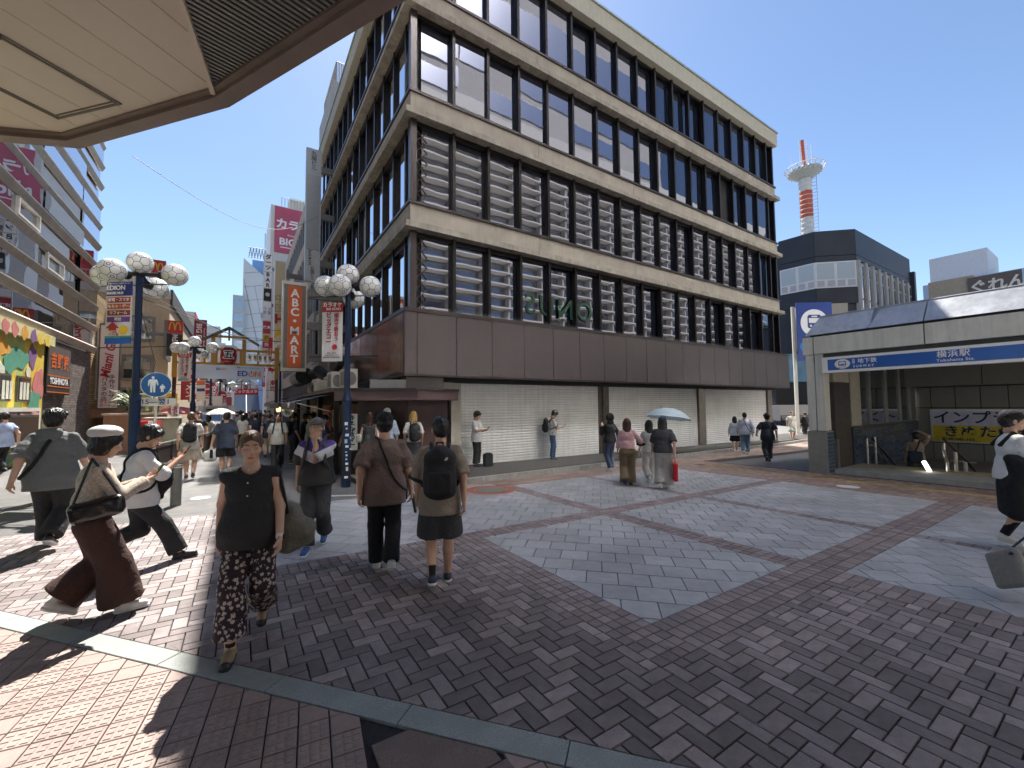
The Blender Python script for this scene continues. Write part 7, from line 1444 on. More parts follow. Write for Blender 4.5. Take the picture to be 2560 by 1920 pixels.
# ------------------------------------------------------------------ the people
Cb = cloth('black', (.020, .020, .022)); Cb2 = cloth('black_matt', (.012, .012, .014), .95); Cw = cloth('white', (.68, .68, .68)); Cg = cloth('grey_green', (.14, .15, .15)); Ccream = cloth('lace_cream', (.60, .50, .40), scale=60, var=.35, bump=1.0, bscale=140); Cdb = cloth('dark_brown', (.052, .022, .016)); Cbr = cloth('brown', (.15, .105, .088)); Cbe = cloth('beige', (.27, .215, .17)); Cdg = cloth('charcoal', (.045, .045, .05)); Cnv = cloth('navy', (.02, .03, .055)); Cdn = cloth('denim', (.07, .12, .22), var=.3, scale=5); Cdn2 = cloth('denim_pale', (.20, .28, .36), var=.3, scale=5); Cpk = cloth('pink', (.50, .30, .31)); Cwb = cloth('wide_brown', (.13, .095, .055)); Clg = cloth('light_grey', (.42, .40, .37)); Csand = cloth('sand', (.46, .41, .33)); Cwh2 = cloth('offwhite', (.60, .58, .54)); Cblu = cloth('blue', (.03, .05, .16)); Cgr = cloth('grey', (.26, .26, .27)); Col = cloth('olive', (.06, .07, .045)); Cred = cloth('red', (.45, .015, .02)); Cbag = cloth('bag_grey', (.16, .155, .13), .6)
Sw = mat('shoe_white', (.66, .65, .62), .5, var=.08); Sb = mat('shoe_black', (.02, .02, .022), .5); Sn = mat('shoe_navy', (.03, .04, .075), .6, var=.3, scale=30); Sblue = mat('shoe_blue', (.03, .10, .32), .5); Stan = mat('shoe_tan', (.28, .20, .12), .6); Lea = mat('leather_black', (.012, .011, .012), .25, coat=.4, var=.2, bump=.4, bscale=30); M_sk = SK(0)
def floral():
    m = mat('cloth_floral', (.02, .012, .02), .85); n = m.node_tree.nodes; l = m.node_tree.links; b = n['Principled BSDF']; tc = n.new('ShaderNodeTexCoord'); v = n.new('ShaderNodeTexVoronoi'); v.inputs['Scale'].default_value = 30; nz = n.new('ShaderNodeTexNoise'); nz.inputs['Scale'].default_value = 55; nz.inputs['Detail'].default_value = 3
    ad_ = n.new('ShaderNodeVectorMath'); ad_.operation = 'MULTIPLY_ADD'; l.new(nz.outputs['Color'], ad_.inputs[0]); ad_.inputs[1].default_value = (.035, .035, .035); l.new(tc.outputs['Object'], ad_.inputs[2]); l.new(ad_.outputs[0], v.inputs['Vector'])
    r = n.new('ShaderNodeValToRGB'); e = r.color_ramp.elements; e[0].position = .30; e[0].color = (.50, .43, .38, 1); e[1].position = .42; e[1].color = (.020, .010, .018, 1); x = r.color_ramp.elements.new(.12); x.color = (.36, .26, .22, 1); l.new(v.outputs['Distance'], r.inputs[0]); l.new(r.outputs[0], b.inputs['Base Color']); return m
def colourblock():
    m = mat('cloth_colourblock', (.02, .02, .02), .7, bump=.3, bscale=200); n = m.node_tree.nodes; l = m.node_tree.links; b = n['Principled BSDF']; tc = n.new('ShaderNodeTexCoord'); s = n.new('ShaderNodeSeparateXYZ'); l.new(tc.outputs['Object'], s.inputs[0]); ab = n.new('ShaderNodeMath'); ab.operation = 'ABSOLUTE'; l.new(s.outputs[0], ab.inputs[0])
    ml_ = n.new('ShaderNodeMath'); ml_.operation = 'MULTIPLY_ADD'; ml_.inputs[1].default_value = -.45; l.new(ab.outputs[0], ml_.inputs[0]); l.new(s.outputs[2], ml_.inputs[2]); r = n.new('ShaderNodeValToRGB'); r.color_ramp.interpolation = 'CONSTANT'; e = r.color_ramp.elements; e[0].color = (.016, .015, .014, 1); e[1].position = .5; e[1].color = (.50, .50, .53, 1)
    mr = n.new('ShaderNodeMapRange'); mr.inputs[1].default_value = .70; mr.inputs[2].default_value = 1.5; l.new(ml_.outputs[0], mr.inputs[0]); x = e.new(.64); x.color = (.055, .03, .20, 1); e[1].position = .475; l.new(mr.outputs[0], r.inputs[0]); l.new(r.outputs[0], b.inputs['Base Color']); return m
def az(x, y): return math.degrees(math.atan2(y, x))
def sdo(name, par, m, h, k, fn, wr=None): g = SDF(h, k); fn(g); return link(name, g.mesh(name, m, wr), par)
def phone(T, J, side, label, tilt=.5):
    w_, d = J['wr'+side], J['hd'+side]; t = put('phone', label, 'phone', T); c = V3(*w_)+d*.10+V3(0, .01, .035); b = MB(); b.cbox((0, 0, 0), (.068, .008, .135)); me = b.mesh('phone', M_phone); o = link('phone_body', me, t, tuple(c), (-.6, 0, .1)); return t
# 1 man in hooded grey-green top, far left
T, J = person('man from behind in a baggy grey green hooded tee and black trousers, far left', -2.0, 7.77, 84, 1.80, stride=-.42, w=1.06, top=dict(mat=Cg, sleeve=.95, hem=.43, loose=0.033, wide=.06, sw=.03, wr=.010), bottom=dict(mat=Cb, w=1.35, hem=.05, len=.98), shoes=(Sb, Sw), hair=('mop', None), swing=.25, curl=.7)
crossbody(T, J, Cb2, -1, r=.020); sdo('hood', T, Cg, .012, .03, lambda g: (g.cap((-.07, -.10, 1.47), (.07, -.10, 1.47), .055), g.cap((-.05, -.125, 1.40), (.05, -.125, 1.40), .05)))
t = put('sling_bag', 'small black sling bag at the hip of the grey green tee man', 'bag', T); sdo('bag_body', t, Cb2, .010, .02, lambda g: g.box((-.20, .05, .93), (.06, .12, .08), .04))
# 2 woman with white beret
T, J = person('woman in a white beret, cream lace cardigan and dark brown skirt looking at her phone', -1.02, 4.94, 13, 1.60, stride=.46, lean=.03, female=True, top=dict(mat=Ccream, sleeve=1.95, hem=.575, loose=0.015, wr=.006, cuff=.8), bottom=dict(mat=Cdb, len=.95, w=1.75, hem=.055, wr=.012), shoes=(Sw, Sw, .10), hair=('bob', None), hat=('beret', mat('beret_white', (.62, .60, .57), .6, bump=.5, bscale=120)), head=(0, 18), hands={'R': (.05, .33, 1.10, -.3, 0, .9), 'L': (-.07, .29, 1.07, .3, 0, .9)}, curl=.7)
phone(T, J, 'R', 'phone in the raised hands of the woman in the white beret')
t = put('shoulder_bag', 'glossy black shoulder bag under the arm of the cream cardigan woman', 'bag', T); sdo('bag_body', t, Lea, .009, .03, lambda g: g.box((.215, .02, .93), (.055, .17, .085), .05, M=rotm(0, .18)), lambda X: .003*np.sin(40*X[..., 1])*np.sin(30*X[..., 2])); strapm([(.20, -.12, .98), (.20, -.06, 1.20), (.155, -.02, 1.335), (.20, .06, 1.20), (.22, .16, 1.0)], .011, Lea, t)
# 3 man in white tee with phone
T, J = person('man in a white tee and black trousers striding right while reading his phone', -.95, 6.37, 6, 1.68, stride=.80, lean=.05, top=dict(mat=Cw, sleeve=1.25, hem=.46, loose=0.020, wr=.009), bottom=dict(mat=Cb, w=1.25, len=.97, hem=.045), shoes=(Sb, Sb), hair=('mop', None), head=(-5, 20), hands={'R': (.04, .36, 1.16, -.2, 0, 1), 'L': (-.08, .30, 1.12, .3, 0, .9)}, curl=.5)
phone(T, J, 'R', 'phone held out by the striding man in the white tee'); crossbody(T, J, Cb2, -1, r=.018); crossbody(T, J, Cb2, 1, r=.014)
t = put('sling_bag', 'crumpled black bag hanging behind the striding white tee man', 'bag', T); sdo('bag_body', t, Cb2, .010, .03, lambda g: (g.box((.03, .24, .98), (.10, .07, .14), .05), g.cap((.06, .22, .85), (.02, .20, .74), .05, .03)), lambda X: .006*np.sin(50*X[..., 2]+20*X[..., 0]))
# black bag / jacket between them
# 4 the woman in front
T, J = person('woman walking toward us in a black sleeveless blouse and flower patterned trousers', .09, 3.80, 260, 1.61, stride=.50, lean=.01, female=True, w=.98, skin=0, top=dict(mat=Cb, sleeve=0, hem=.475, loose=0.024, flare=1.6, deep=True, wr=.008), bottom=dict(mat=floral(), w=1.22, len=.90, hem=.054, wr=.008), shoes=(Stan, Sb), hair=('tied', M_hairbr), eyes='closed', head=(8, 8), swing=.12, curl=.5, socks=(Cb2, .05))
for k in range(6): link('button', MB().ball((0, 0, 0), .006, 8, 6).mesh('button', Sw), T, (.004*math.sin(k), .135+.008*(k > 3), 1.29-k*.095))
sdo('toe_cap', T, Sb, .008, .01, lambda g: [g.cap(tuple(J['an'+q]+J['fM'+q]@V3(0, .115, -.045)), tuple(J['an'+q]+J['fM'+q]@V3(0, .145, -.045)), .0365) for q in 'LR'])
wl_ = J['wrL']; t_ = sdo('wrist_watch', T, Sw, .004, .004, lambda g: g.cap(tuple(wl_-J['hdL']*.018), tuple(wl_-J['hdL']*.002), .0265)); link('watch_face', MB().cbox((0, 0, 0), (.012, .03, .035)).mesh('watch_face', M_phone), T, tuple(wl_+V3(-.028, .0, .0)))
t = put('tote_bag', 'big soft grey tote bag on the shoulder of the black blouse woman', 'bag', T); sdo('bag_body', t, Cbag, .010, .05, lambda g: (g.cap((-.22, -.12, .80), (-.36, -.10, .76), .11, .09), g.cap((-.24, -.16, .66), (-.36, -.18, .68), .10, .08), g.cap((-.20, -.10, .95), (-.26, -.10, .90), .06, .08)), wrinkle(.008, 2, 30))
strapm([(-.22, -.10, .93), (-.20, -.06, 1.15), (-.165, -.01, 1.325), (-.22, .06, 1.12), (-.25, .0, .92)], .012, Cb2, t); link('side_panel', MB().cbox((-.17, .10, .84), (.012, .10, .22)).mesh('side_panel', mat('pouch_beige', (.30, .27, .21), .7)), t, (0, 0, 0), (0, .25, -.2))
# 5 old man in colour block jacket
T, J = person('older man in grey flat cap and purple, white and black jacket, hand at his chin', .85, 5.88, 250, 1.67, stride=.38, skin=1, w=1.04, top=dict(mat=colourblock(), sleeve=.93, hem=.50, loose=0.030, sw=.012, wr=.012), bottom=dict(mat=Cdg, w=1.18, len=.97, hem=.045, wr=.012), shoes=(Sblue, Sw), hair=('short', M_hairgr), hat=('flat', mat('cap_grey', (.11, .105, .10), .9, bump=.5, bscale=120)), head=(6, -2), hands={'L': (-.02, .135, 1.385, .2, -.9, .1, .35, .15, .9, 1, .2, .3)}, swing=.1, curl={'L': .35, 'R': .7})
sdo('collar', T, cloth('shirt_pale', (.34, .38, .46)), .007, .01, lambda g: (g.cap((-.045, .045, 1.385), (-.012, .105, 1.31), .020), g.cap((.045, .045, 1.385), (.012, .105, 1.31), .020)))
w5 = J['wrL']; sdo('wrist_watch', T, Sb, .004, .005, lambda g: g.cap(tuple(w5-J['hdL']*.045), tuple(w5-J['hdL']*.015), .029)); link('zip', MB().cbox((0, .178, 1.05), (.006, .004, .40)).mesh('zip', Sb), T)
for sx in (-1, 1): strapm([(sx*.10, -.13, 1.30), (sx*.095, -.02, 1.405), (sx*.10, .12, 1.30), (sx*.13, .155, 1.10), (sx*.18, .04, .95)], .020, Cdg, T, 'pack_strap')
# 6 man in brown tee
T, J = person('man from behind in a brown tee and black cap carrying sandals in his right hand', 1.34, 4.60, 74, 1.73, stride=-.34, w=1.05, top=dict(mat=Cbr, sleeve=.88, hem=.435, loose=0.026, wide=.03, sw=.016, wr=.008), bottom=dict(mat=Cb2, w=1.12, len=1.0, hem=.043), shoes=(Sw, Sw), hair=('short', None), hat=('backcap', Cb2), swing=.12, curl=.6, hands={'R': (.30, .10, .80, -1, 0, 0, .1, .1, -1)})
crossbody(T, J, Cb2, 1, r=.010)
t = put('sandals', 'pair of brown sandals hanging from the right hand of the brown tee man', 'sandals', T)
for k, (dx, dy) in enumerate(((.0, .03), (.055, -.01))): sdo('sandal', t, [Cdg, Cbr][k], .007, .01, lambda g: (g.cap((.31+dx, .12+dy, .77), (.335+dx, .10+dy, .60), .036, .034, flat=(nrm((1, .1, .1)), 2.6)),)); sdo('sandal_sole', t, Sw, .007, .01, lambda g: (g.cap((.325+dx, .12+dy, .77), (.35+dx, .10+dy, .60), .038, .036, flat=(nrm((1, .1, .1)), 4.5)),))
t = put('sling_bag', 'black pouch at the right hip of the brown tee man', 'bag', T); sdo('bag_body', t, Cb2, .009, .02, lambda g: g.box((.215, .06, .86), (.035, .09, .11), .03))
# 7 young man with backpack and shorts
T, J = person('young man from behind in beige tee and grey shorts with a black backpack', 1.70, 3.92, 66, 1.68, stride=.26, w=.98, top=dict(mat=Cbe, sleeve=.98, hem=.43, loose=0.026, sw=.014, wr=.009), bottom=dict(mat=Cdg, w=1.25, len=.47, hem=.058), shoes=(Sn, Sw), hair=('short', None), socks=(Cb2, .11), curl=.6, head=(12, 0))
t = backpack(T, J, mat('pack_black', (.013, .013, .015), .75, bump=.5, bscale=90), 'large black backpack with a small white logo on the young man in beige', 1.02, .03, .20, hgt=.25)
y_ = -.355; lg = MB()
for k, (r0, r1) in enumerate(((.011, .016), (.019, .024), (.027, .032))):
    for j in range(6): a0, a1 = j*math.pi/12, (j+1)*math.pi/12; lg.ext([(.045+.03+r_*-math.cos(a), y_, 1.275+r_*math.sin(a)) for r_, a in ((r0, a0), (r1, a0), (r1, a1), (r0, a1))], (0, -.004, 0))
link('logo', lg.mesh('logo', M_wh), t); text('OUTDOOR', .016, M_wh, t, tuple(T.matrix_basis @ Vector((.03, y_, 1.285))), (1, 0, 0), (0, 0, 1)) if 0 else None
link('badge', MB().cbox((0, 0, 0), (.05, .006, .02)).mesh('badge', Clg), t, (.0, -.345, 1.02)); link('zip_line', MB().path([(-.12, -.30, .98), (-.125, -.31, 1.20), (-.08, -.32, 1.30), (.08, -.32, 1.30), (.125, -.31, 1.20), (.12, -.30, .98)], .004, 5).mesh('zip_line', Cdg), t)
# 8 right edge
T, J = person('person in black cap and white tee hugging a huge black bag at the right edge', 8.22, .96, -62, 1.74, stride=.22, top=dict(mat=Cw, sleeve=.95, hem=.50, loose=0.024, wr=.009), bottom=dict(mat=Cb2, w=.85, len=.98, hem=.030), shoes=(Sw, Sw), hair=('short', None), hat=('cap', Cb2), hands={'R': (.10, .30, 1.02, -.6, 0, .7), 'L': (-.10, .30, 1.02, .6, 0, .7)}, curl=.8)
for sx in (-1, 1): strapm([(sx*.09, -.14, 1.30), (sx*.09, -.02, 1.455), (sx*.10, .12, 1.34), (sx*.14, .15, 1.12), (sx*.18, .02, 1.0)], .022, Cb2, T, 'pack_strap')
t = put('huge_bag', 'huge limp black cloth bag hanging from the white tee person to shin height', 'bag', T); sdo('bag_body', t, Cb2, .014, .06, lambda g: (g.box((.14, .14, .86), (.18, .26, .30), .10), g.box((.13, .12, .66), (.20, .29, .26), .10), g.cap((.10, .24, 1.10), (.18, -.10, 1.14), .05)), wrinkle(.016, 1, 14))
# 9 tote of a passer-by at the right edge
T, J = person('passer-by just outside the right edge carrying a flat grey tote', 6.35, -.20, 150, 1.66, q=3, stride=.3, top=dict(mat=Cgr), bottom=dict(mat=Cnv), shoes=(Sb, Sb))
t = thing('tote_bag', 'flat pale grey tote bag poking in at the right edge above the granite', 'bag', (6.0, .78, gz(6, .8)), R(20)); sdo('bag_body', t, cloth('tote_pale', (.24, .23, .21)), .008, .02, lambda g: g.box((0, 0, .26), (.20, .035, .16), .03, M=rotm(.3, 0, .45)), wrinkle(.006, 4, 20)); sdo('trim', t, Cnv, .008, .01, lambda g: g.cap((-.14, 0, .44), (.16, 0, .31), .014)); strapm([(.02, 0, .40), (.10, -.2, .62), (.2, -.55, .85), (.3, -.75, .85)], .010, Cnv, t)
# 10, 11 waiting by the shutters
T, J = person('young man in white tee and black trousers waiting by the left edge of the shutters', 5.93, 11.0, -58, 1.66, z=gz(5.9, 11)+.13, q=2, top=dict(mat=Cw, sleeve=.9, hem=.45, loose=0.015), bottom=dict(mat=Cb, w=1.1), shoes=(Sb, Sb), hair=('mop', None), head=(0, 22), hands={'R': (.03, .30, 1.10, -.3, 0, .9), 'L': (-.06, .28, 1.08, .3, 0, .9)})
phone(T, J, 'R', 'phone of the young man waiting by the shutters'); t = thing('backpack', 'small black backpack on the ground by the waiting young man', 'backpack', (6.22, 10.82, gz(6.2, 10.8)+.13)); sdo('pack_body', t, Cb2, .016, .03, lambda g: (g.box((0, 0, .2), (.15, .09, .2), .06), g.cap((-.06, 0, .40), (.06, 0, .40), .02)))
T, J = person('man in white shirt and jeans wearing a mask reading his phone against the shutter', 8.9, 11.1, -32, 1.70, z=gz(8.9, 11.1)+.13, q=2, top=dict(mat=Cwh2, sleeve=.9, hem=.50, loose=0.017), bottom=dict(mat=Cdn, w=1.15), shoes=(Sn, Sw), hair=('mop', None), head=(0, 34), lean=.04, hands={'R': (.03, .33, 1.12, -.3, 0, .9), 'L': (-.06, .31, 1.10, .3, 0, .9)})
phone(T, J, 'R', 'phone of the masked man against the shutter'); backpack(T, J, Cb, 'black backpack on the masked man at the shutter', .95, .02, .17, q=2); sdo('face_mask', T, Sw, .006, .01, lambda g: g.ell(J['HM']((0, .065, -.055)), V3(.052, .045, .038), J['Mh'])); sdo('belt', T, Cb2, .012, .01, lambda g: g.cap((-.10, 0, .93), (.10, 0, .93), .09, flat=(V3(0, 1, 0), 1.1), cuts=[((0, 0, .955), (0, 0, 1)), ((0, 0, .915), (0, 0, -1))]))
# 12-15 group by the second shutter
T, J = person('person in a black hooded sweatshirt and dark jeans beside the pink cardigan woman', 9.2, 8.75, 95, 1.70, q=2, stride=.1, top=dict(mat=Cb2, sleeve=1.9, hem=.50, loose=0.021), bottom=dict(mat=cloth('denim_dark', (.025, .04, .09))), shoes=(Cwh2, Sw), hair=('short', None), hat=('hood', Cb2), hands={'L': (-.05, .26, 1.33, .3, -.2, .9)})
T, J = person('woman with long brown hair in pink cardigan and wide brown trousers seen from behind', 7.71, 6.79, 46, 1.60, q=2, stride=.28, female=True, top=dict(mat=Cpk, sleeve=1.85, hem=.555, loose=0.022, cuff=.9), bottom=dict(mat=Cwb, w=1.4, hem=.058, len=.99), shoes=(Sb, Sb), hair=('long', cloth('hair_redbrown', (.05, .018, .012), .4)), hands={'R': (.26, .22, 1.13, -.4, .2, .9)})
t = put('black_hat', 'black hat held in the raised hand of the pink cardigan woman', 'hat', T); sdo('hat_crown', t, Cb2, .012, .02, lambda g: (g.ell((.30, .20, 1.05), V3(.08, .10, .11)), g.ell((.33, .16, .97), V3(.11, .06, .05))))
T, J = person('woman in white top and white trousers under the pale umbrella', 8.42, 6.72, 52, 1.58, q=2, stride=.5, female=True, top=dict(mat=Cwh2, sleeve=.9, hem=.5, loose=0.020), bottom=dict(mat=Cwh2, w=1.2), shoes=(Sw, Sw), hair=('long', None), hands={'R': (.16, .22, 1.18, -.5, .2, .5)}); TU, JU = T, J
t = thing('umbrella', 'pale blue white umbrella held over the two women before the shutters', 'umbrella', (8.55, 6.45, gz(8.5, 6.5))); M_umb = mat('umbrella_cloth', (.55, .66, .70), .5, var=.04); b = MB(); n = 16
pr = [(0.0, 1.86), (.15, 1.845), (.32, 1.79), (.46, 1.69), (.54, 1.60)]
V = []; F = []
for r_, z in pr:
    for i in range(n): a = i*2*math.pi/n; rr_ = r_*(1-.045*(i % 2)); V.append((rr_*math.cos(a), rr_*math.sin(a), z+(.012 if i % 2 and r_ > .4 else 0)))
for j in range(4):
    for i in range(n): F.append((j*n+i, j*n+(i+1) % n, (j+1)*n+(i+1) % n, (j+1)*n+i))
b.add(V, F); o = link('canopy', b.mesh('canopy', M_umb, True), t, (0, 0, 0), (.0, .16, 0)); part(MB().tube((0, 0, .98), (-.0, 0, 1.9), .008, 6), 'shaft', M_steel, t, local=True)
rbs = MB(); [rbs.tube((0, 0, 1.84), (.52*math.cos(i*math.pi/4), .52*math.sin(i*math.pi/4), 1.585), .004, 4) for i in range(8)]; link('ribs', rbs.mesh('ribs', M_steel), t, (0, 0, 0), (0, .16, 0))
T, J = person('woman in navy cap, black tee and pale grey trousers holding a red bag', 8.10, 6.09, 40, 1.63, q=2, stride=.12, female=True, w=1.12, top=dict(mat=Cdg, sleeve=.98, hem=.50, loose=0.028), bottom=dict(mat=Clg, w=1.45, hem=.06), shoes=(Sw, Sw), hair=('long', None), hat=('cap', Cnv)); wr_ = J['wrR']
t = put('red_bag', 'bright red carrier bag hanging from the hand of the black tee woman', 'bag', T); sdo('bag_body', t, Cred, .010, .02, lambda g: (g.box(tuple(wr_+V3(0, .0, -.42)), (.05, .13, .20), .03),), wrinkle(.006, 3, 25)); strapm([tuple(wr_+V3(0, -.06, -.24)), tuple(wr_+V3(0, 0, -.08)), tuple(wr_+V3(0, .06, -.24))], .008, Cred, t)
# 16-18
person('woman with long black hair in a thin white shirt and black shorts walking away', 18.3, 10.0, 40, 1.58, q=2, stride=.2, female=True, top=dict(mat=cloth('thin_white', (.50, .55, .56)), sleeve=1.9, hem=.47, loose=0.030), bottom=dict(mat=Cb, w=1.2, len=.42, hem=.06), shoes=(Sw, Sw), hair=('long', None))
T, J = person('man in a white printed hooded sweatshirt and faded jeans walking away', 17.8, 9.3, 34, 1.76, q=2, stride=.25, w=1.08, top=dict(mat=cloth('print_white', (.56, .58, .66)), sleeve=1.95, hem=.47, loose=0.036), bottom=dict(mat=Cdn2, w=1.2), shoes=(Sw, Sw), hair=('crop', None)); crossbody(T, J, Cb2, 1, h=.012)
T, J = person('man in black tee and charcoal trousers walking away past the shutters', 15.65, 7.4, 35, 1.74, q=2, stride=.45, w=1.06, top=dict(mat=cloth('blue_black', (.022, .026, .036)), sleeve=.85, hem=.46, loose=0.020), bottom=dict(mat=Cdg, w=1.1), shoes=(Sb, Sb), hair=('mop', None), hands={'L': (-.32, .12, .95)})
# 19-21
T, J = person('man in white tee and pale shorts coming toward us at the sidewalk end', 27.5, 11.6, 215, 1.72, z=-.50, q=3, stride=.3, top=dict(mat=Cwh2, sleeve=.9, hem=.45, loose=0.020), bottom=dict(mat=cloth('mint', (.38, .43, .40)), len=.46, w=1.3, hem=.06), shoes=(Sb, Sw), hair=('short', None)); crossbody(T, J, Cb2, 1, h=.014)
T, J = person('dark dressed walker with a shoulder strap between the white tee man and bicycles', 31.0, 12.3, 60, 1.70, z=-.62, q=3, stride=.2, top=dict(mat=Cb2, sleeve=1.2, hem=.47, loose=0.020), bottom=dict(mat=Cdg), shoes=(Sw, Sb), hair=('short', None)); crossbody(T, J, Cgr, 1, h=.014)
T, J = person('woman in dark tee with a tan bag beside the subway column', 31.2, 11.6, 30, 1.64, z=-.62, q=3, stride=.3, female=True, top=dict(mat=Cdg, sleeve=.9, hem=.47, loose=0.020), bottom=dict(mat=Cb2, w=1.2), shoes=(Sb, Sb), hair=('tied', M_hairbr)); t = put('tan_bag', 'small tan bag at the hip of the woman beside the column', 'bag', T); sdo('bag_body', t, cloth('tan', (.40, .28, .16)), .02, .02, lambda g: g.box((.18, .05, .85), (.05, .12, .09), .03))
# 22, 23
T, J = person('man in pale patterned shirt and beige shorts with a black backpack in the street', -1.05, 13.78, 90, 1.76, q=2, stride=-.25, w=1.0, top=dict(mat=cloth('seersucker', (.52, .49, .45), var=.15, scale=30), sleeve=.9, hem=.45, loose=0.022), bottom=dict(mat=Csand, w=1.35, len=.44, hem=.062), shoes=(Sn, Cgr), hair=('crop', M_hairbr), curl=.7); backpack(T, J, Cb2, 'black backpack on the man in beige shorts', .92, .02, .17, q=2, hgt=.24)
T, J = person('man from behind in navy tee and black shorts carrying a white plastic bag', -.29, 14.09, 92, 1.74, q=2, stride=-.12, w=1.06, top=dict(mat=Cnv, sleeve=.9, hem=.43, loose=0.022), bottom=dict(mat=Cb2, w=1.3, len=.44, hem=.055), shoes=(Sb, Sb), hair=('crop', None), hands={'L': (-.34, .05, .80)}); wr_ = J['wrL']
t = put('plastic_bag', 'translucent white plastic bag in the left hand of the navy tee man', 'bag', T); sdo('bag_body', t, mat('plastic_white', (.45, .46, .46), .35, var=.1), .012, .04, lambda g: (g.box(tuple(wr_+V3(-.03, 0, -.32)), (.15, .08, .15), .08), g.cap(tuple(wr_+V3(0, 0, -.08)), tuple(wr_+V3(-.02, 0, -.22)), .03, .07)), wrinkle(.010, 3, 30)); link('bottle', MB().tube((0, 0, 0), (0, 0, .22), .035, 10).mesh('bottle', Cb2), t, tuple(wr_+V3(.0, -.10, -.36)))
# 24 queue and others on the shaded right side of the street
T, J = person('man with short black hair in a white tee and dark straps walking toward us', 1.0, 14.5, 262, 1.73, q=2, stride=.3, skin=1, top=dict(mat=Cwh2, sleeve=.9, hem=.46, loose=0.020), bottom=dict(mat=Cb), shoes=(Sb, Sb), hair=('short', None)); [strapm([(sx*.09, -.13, 1.32), (sx*.09, 0, 1.46), (sx*.10, .13, 1.34), (sx*.14, .15, 1.1)], .018, Cb2, T, 'pack_strap') for sx in (-1, 1)]
for i, (x, y, f, H_, tm, bm, ht, lab) in enumerate([(1.55, 15.9, 30, 1.71, Cnv, Cb, 'short', 'queueing man in navy tee with a dark bag, front of the line'), (1.95, 16.4, 10, 1.68, Cb2, cloth('denim_dark', (0, 0, 0)), 'mop', 'queueing man in black top behind the navy tee man'), (2.0, 15.4, -10, 1.69, Cgr, Cb, 'mop', 'queueing man in grey tee bent over his phone'), (2.2, 14.0, 5, 1.66, Cblu, Col, 'short', 'queueing man in blue tee by the noodle shop'), (2.35, 17.6, -30, 1.70, Cb, Cdg, 'short', 'dark dressed man deep in the shop queue'), (2.75, 13.2, 120, 1.69, Cb2, Cb, 'short', 'dim figure with backpack at the shop counter behind the old man')]):
    T, J = person(lab, x, y, f, H_, q=2, top=dict(mat=tm, sleeve=.9, hem=.46, loose=0.018), bottom=dict(mat=bm), shoes=(Sb, Sw), hair=(ht, None), head=(0, 28), hands={'R': (.05, .28, 1.10, -.3, 0, .9), 'L': (-.06, .26, 1.08, .3, 0, .9)} if i in (1, 2, 3) else None)
    if i in (0, 5): backpack(T, J, Cb, ['dark backpack on the navy tee man in the queue', '', '', '', '', 'dark backpack on the dim figure at the counter'][i], .9, .02, .15, q=3)
T, J = person('woman with long blonde hair, dark backpack and black skirt in front of the kiosk', 3.75, 10.35, 80, 1.64, z=gz(3.7, 10.4)+.13, q=2, female=True, top=dict(mat=Cwh2, sleeve=.9, hem=.52, loose=0.016), bottom=dict(mat=Cdg, type='skirt', len=.86, w=1.2, hem=.09), shoes=(Sw, Sw), hair=('long', M_hairbl)); backpack(T, J, Cb, 'dark backpack on the blonde woman by the kiosk', .95, .05, .16, q=2)
T, J = person('man in white cap and pale blue shirt half hidden behind the brown tee man', 3.15, 10.6, 70, 1.74, z=gz(3.1, 10.6)+.1, q=2, top=dict(mat=cloth('shirt_blue', (.42, .50, .62)), sleeve=1.2, hem=.46, loose=0.020), bottom=dict(mat=Cb), shoes=(Sb, Sb), hair=('short', None), hat=('cap', Cwh2)); crossbody(T, J, Cb2, -1, h=.012)
T, J = person('woman with dark red hair in a black vest half hidden behind the brown tee man', 2.75, 10.7, 60, 1.63, z=gz(2.7, 10.7)+.1, q=2, female=True, top=dict(mat=Cdg, sleeve=0, hem=.48, loose=0.020), bottom=dict(mat=Cb), shoes=(Sb, Sb), hair=('long', cloth('hair_redbrown', (0, 0, 0)))); t = put('white_bag', 'crumpled white shoulder bag of the dark haired woman by the kiosk', 'bag', T); sdo('bag_body', t, Cwh2, .014, .03, lambda g: g.box((-.25, .02, 1.0), (.07, .13, .10), .04), wrinkle(.008, 1, 30))
# 28 going down the subway stair
T, J = person('man in beige tee and green shorts going down the subway stair, hand on head', 17.7, 4.0, 20, 1.72, z=-.98, q=2, stride=.1, top=dict(mat=Cbe, sleeve=.85, hem=.46, loose=0.020), bottom=dict(mat=Col, w=1.3, len=.44, hem=.06), shoes=(Sb, Sb), hair=('short', None), hands={'R': (.12, .08, 1.74, 0, 0, -1, -.8, 0, .3)}); t = put('shoulder_bag', 'navy shoulder bag on the man entering the subway', 'bag', T); sdo('bag_body', t, Cnv, .014, .03, lambda g: g.box((-.06, -.22, .98), (.17, .07, .17), .05)); crossbody(T, J, Cb2, -1, h=.012, r=.018)
# 29, 30
person('man in a blue and white shirt entering at the left edge by the display case', -5.45, 17.45, 150, 1.72, q=3, stride=.3, top=dict(mat=cloth('shirt_mix', (.28, .34, .48)), loose=0.020), bottom=dict(mat=Cb), shoes=(Sb, Sb))
person('man in dark glasses half hidden behind the grey green tee man', -3.15, 12.0, 265, 1.66, q=2, stride=.1, top=dict(mat=Cb), bottom=dict(mat=Cb), shoes=(Sb, Sb), hair=('short', None))
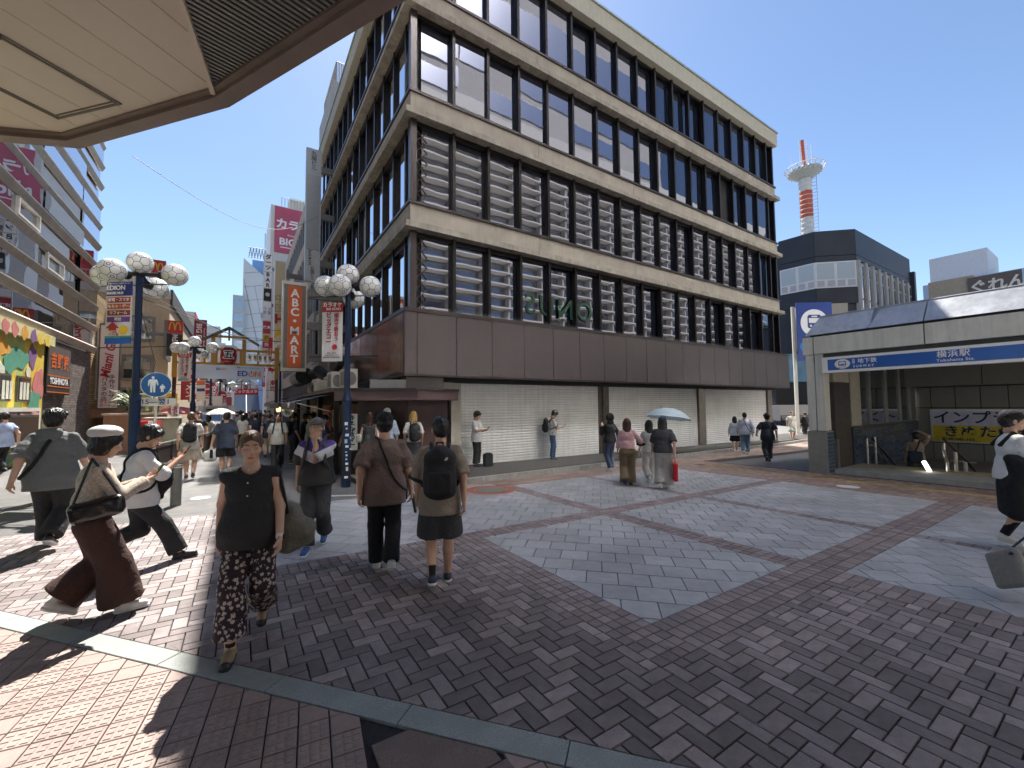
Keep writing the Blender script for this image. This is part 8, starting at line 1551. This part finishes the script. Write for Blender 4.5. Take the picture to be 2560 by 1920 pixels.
# crowd further down the street: six figures built, then copied
protos = []
for i, (tm, bm, ht, fem, hat_) in enumerate([(Cb, Cdg, 'short', False, None), (Cwh2, Cnv, 'long', True, None), (Cnv, Csand, 'mop', False, ('cap', Csand)), (cloth('lilac', (.36, .30, .46)), Cb, 'bob', True, None), (Cgr, Cb, 'short', False, None), (Cdg, Clg, 'long', True, ('cap', Cb))]):
    T, J = person('x', 0, 0, 90, [1.72, 1.60, 1.70, 1.58, 1.74, 1.62][i], q=3, stride=[.3, .2, -.3, .25, .1, -.2][i], female=fem, top=dict(mat=tm, loose=0.018), bottom=dict(mat=bm), shoes=(Sb, Sb), hair=(ht, None), hat=hat_, facebits=False); protos.append(T)
names = ['man in black', 'woman in white', 'man in navy and tan cap', 'woman in lilac', 'man in grey', 'woman in charcoal and black cap']
where = ['just beyond the fence by the truck', 'right of the truck cab', 'in the sun past the truck', 'under the festival gate', 'by the right gate post', 'near the far end of the awnings', 'beyond the gate on the left', 'beyond the gate in mid street', 'beyond the gate on the right', 'by the karaoke wall', 'under the white karaoke tower', 'midway down the street', 'by the second red round sign', 'before the distant gate', 'under the distant gate', 'on the way to the bridge', 'at the foot of the stairs', 'beside the escalator']
pts = [(-.35, 20.3), (.15, 22.2), (.55, 19.6), (.9, 21.6), (1.25, 24.5), (.3, 26.5), (.75, 29.5), (.1, 32), (1.5, 30.5), (.6, 36), (1.7, 38), (-.4, 41), (1.2, 44), (.3, 49), (1.9, 54), (.9, 60), (1.5, 66), (.2, 73), (-1.25, 19.6), (-1.05, 21.3), (.95, 18.4), (1.35, 20.2), (.05, 24.6), (1.0, 27.2), (1.8, 34), (2.2, 45), (-.1, 36.5), (1.1, 52)]
wh2 = where+['on the truck side of the fence', 'close to the front of the truck', 'just past the queue', 'between the queue and the gate', 'beside the truck door', 'below the pale banner', 'by the right hand shops past the gate', 'by the tall sushi sign', 'left behind the gate lantern', 'small and far down the right side']
for i, (x, y) in enumerate(pts):
    k = i % 6; T = protos[k] if i < 6 else copy_tree(protos[k]); T.location = (x, y, gz(x, y)); T.rotation_euler.z = R(((88 if i % 3 else 268)+random.uniform(-20, 20))-90)
    T['label'] = names[k]+' '+wh2[i]; T['group'] = 'people down the shopping street'
t = thing('umbrella', 'small white sun umbrella between the truck and the navy tee man', 'umbrella', (-.62, 20.6, -.15)); b = MB(); b.lathe([(.0, 1.86), (.2, 1.82), (.42, 1.70), (.5, 1.62)], 14); part(b, 'canopy', Cwh2, t, local=True, smooth=True); part(MB().tube((0, 0, 1.0), (0, 0, 1.85), .008), 'shaft', M_steel, t, local=True)
for o in bpy.data.objects:
    l_ = o.get('label')
    if l_ and len(l_.split()) > 16: print('LONG', o.name, len(l_.split()), l_)
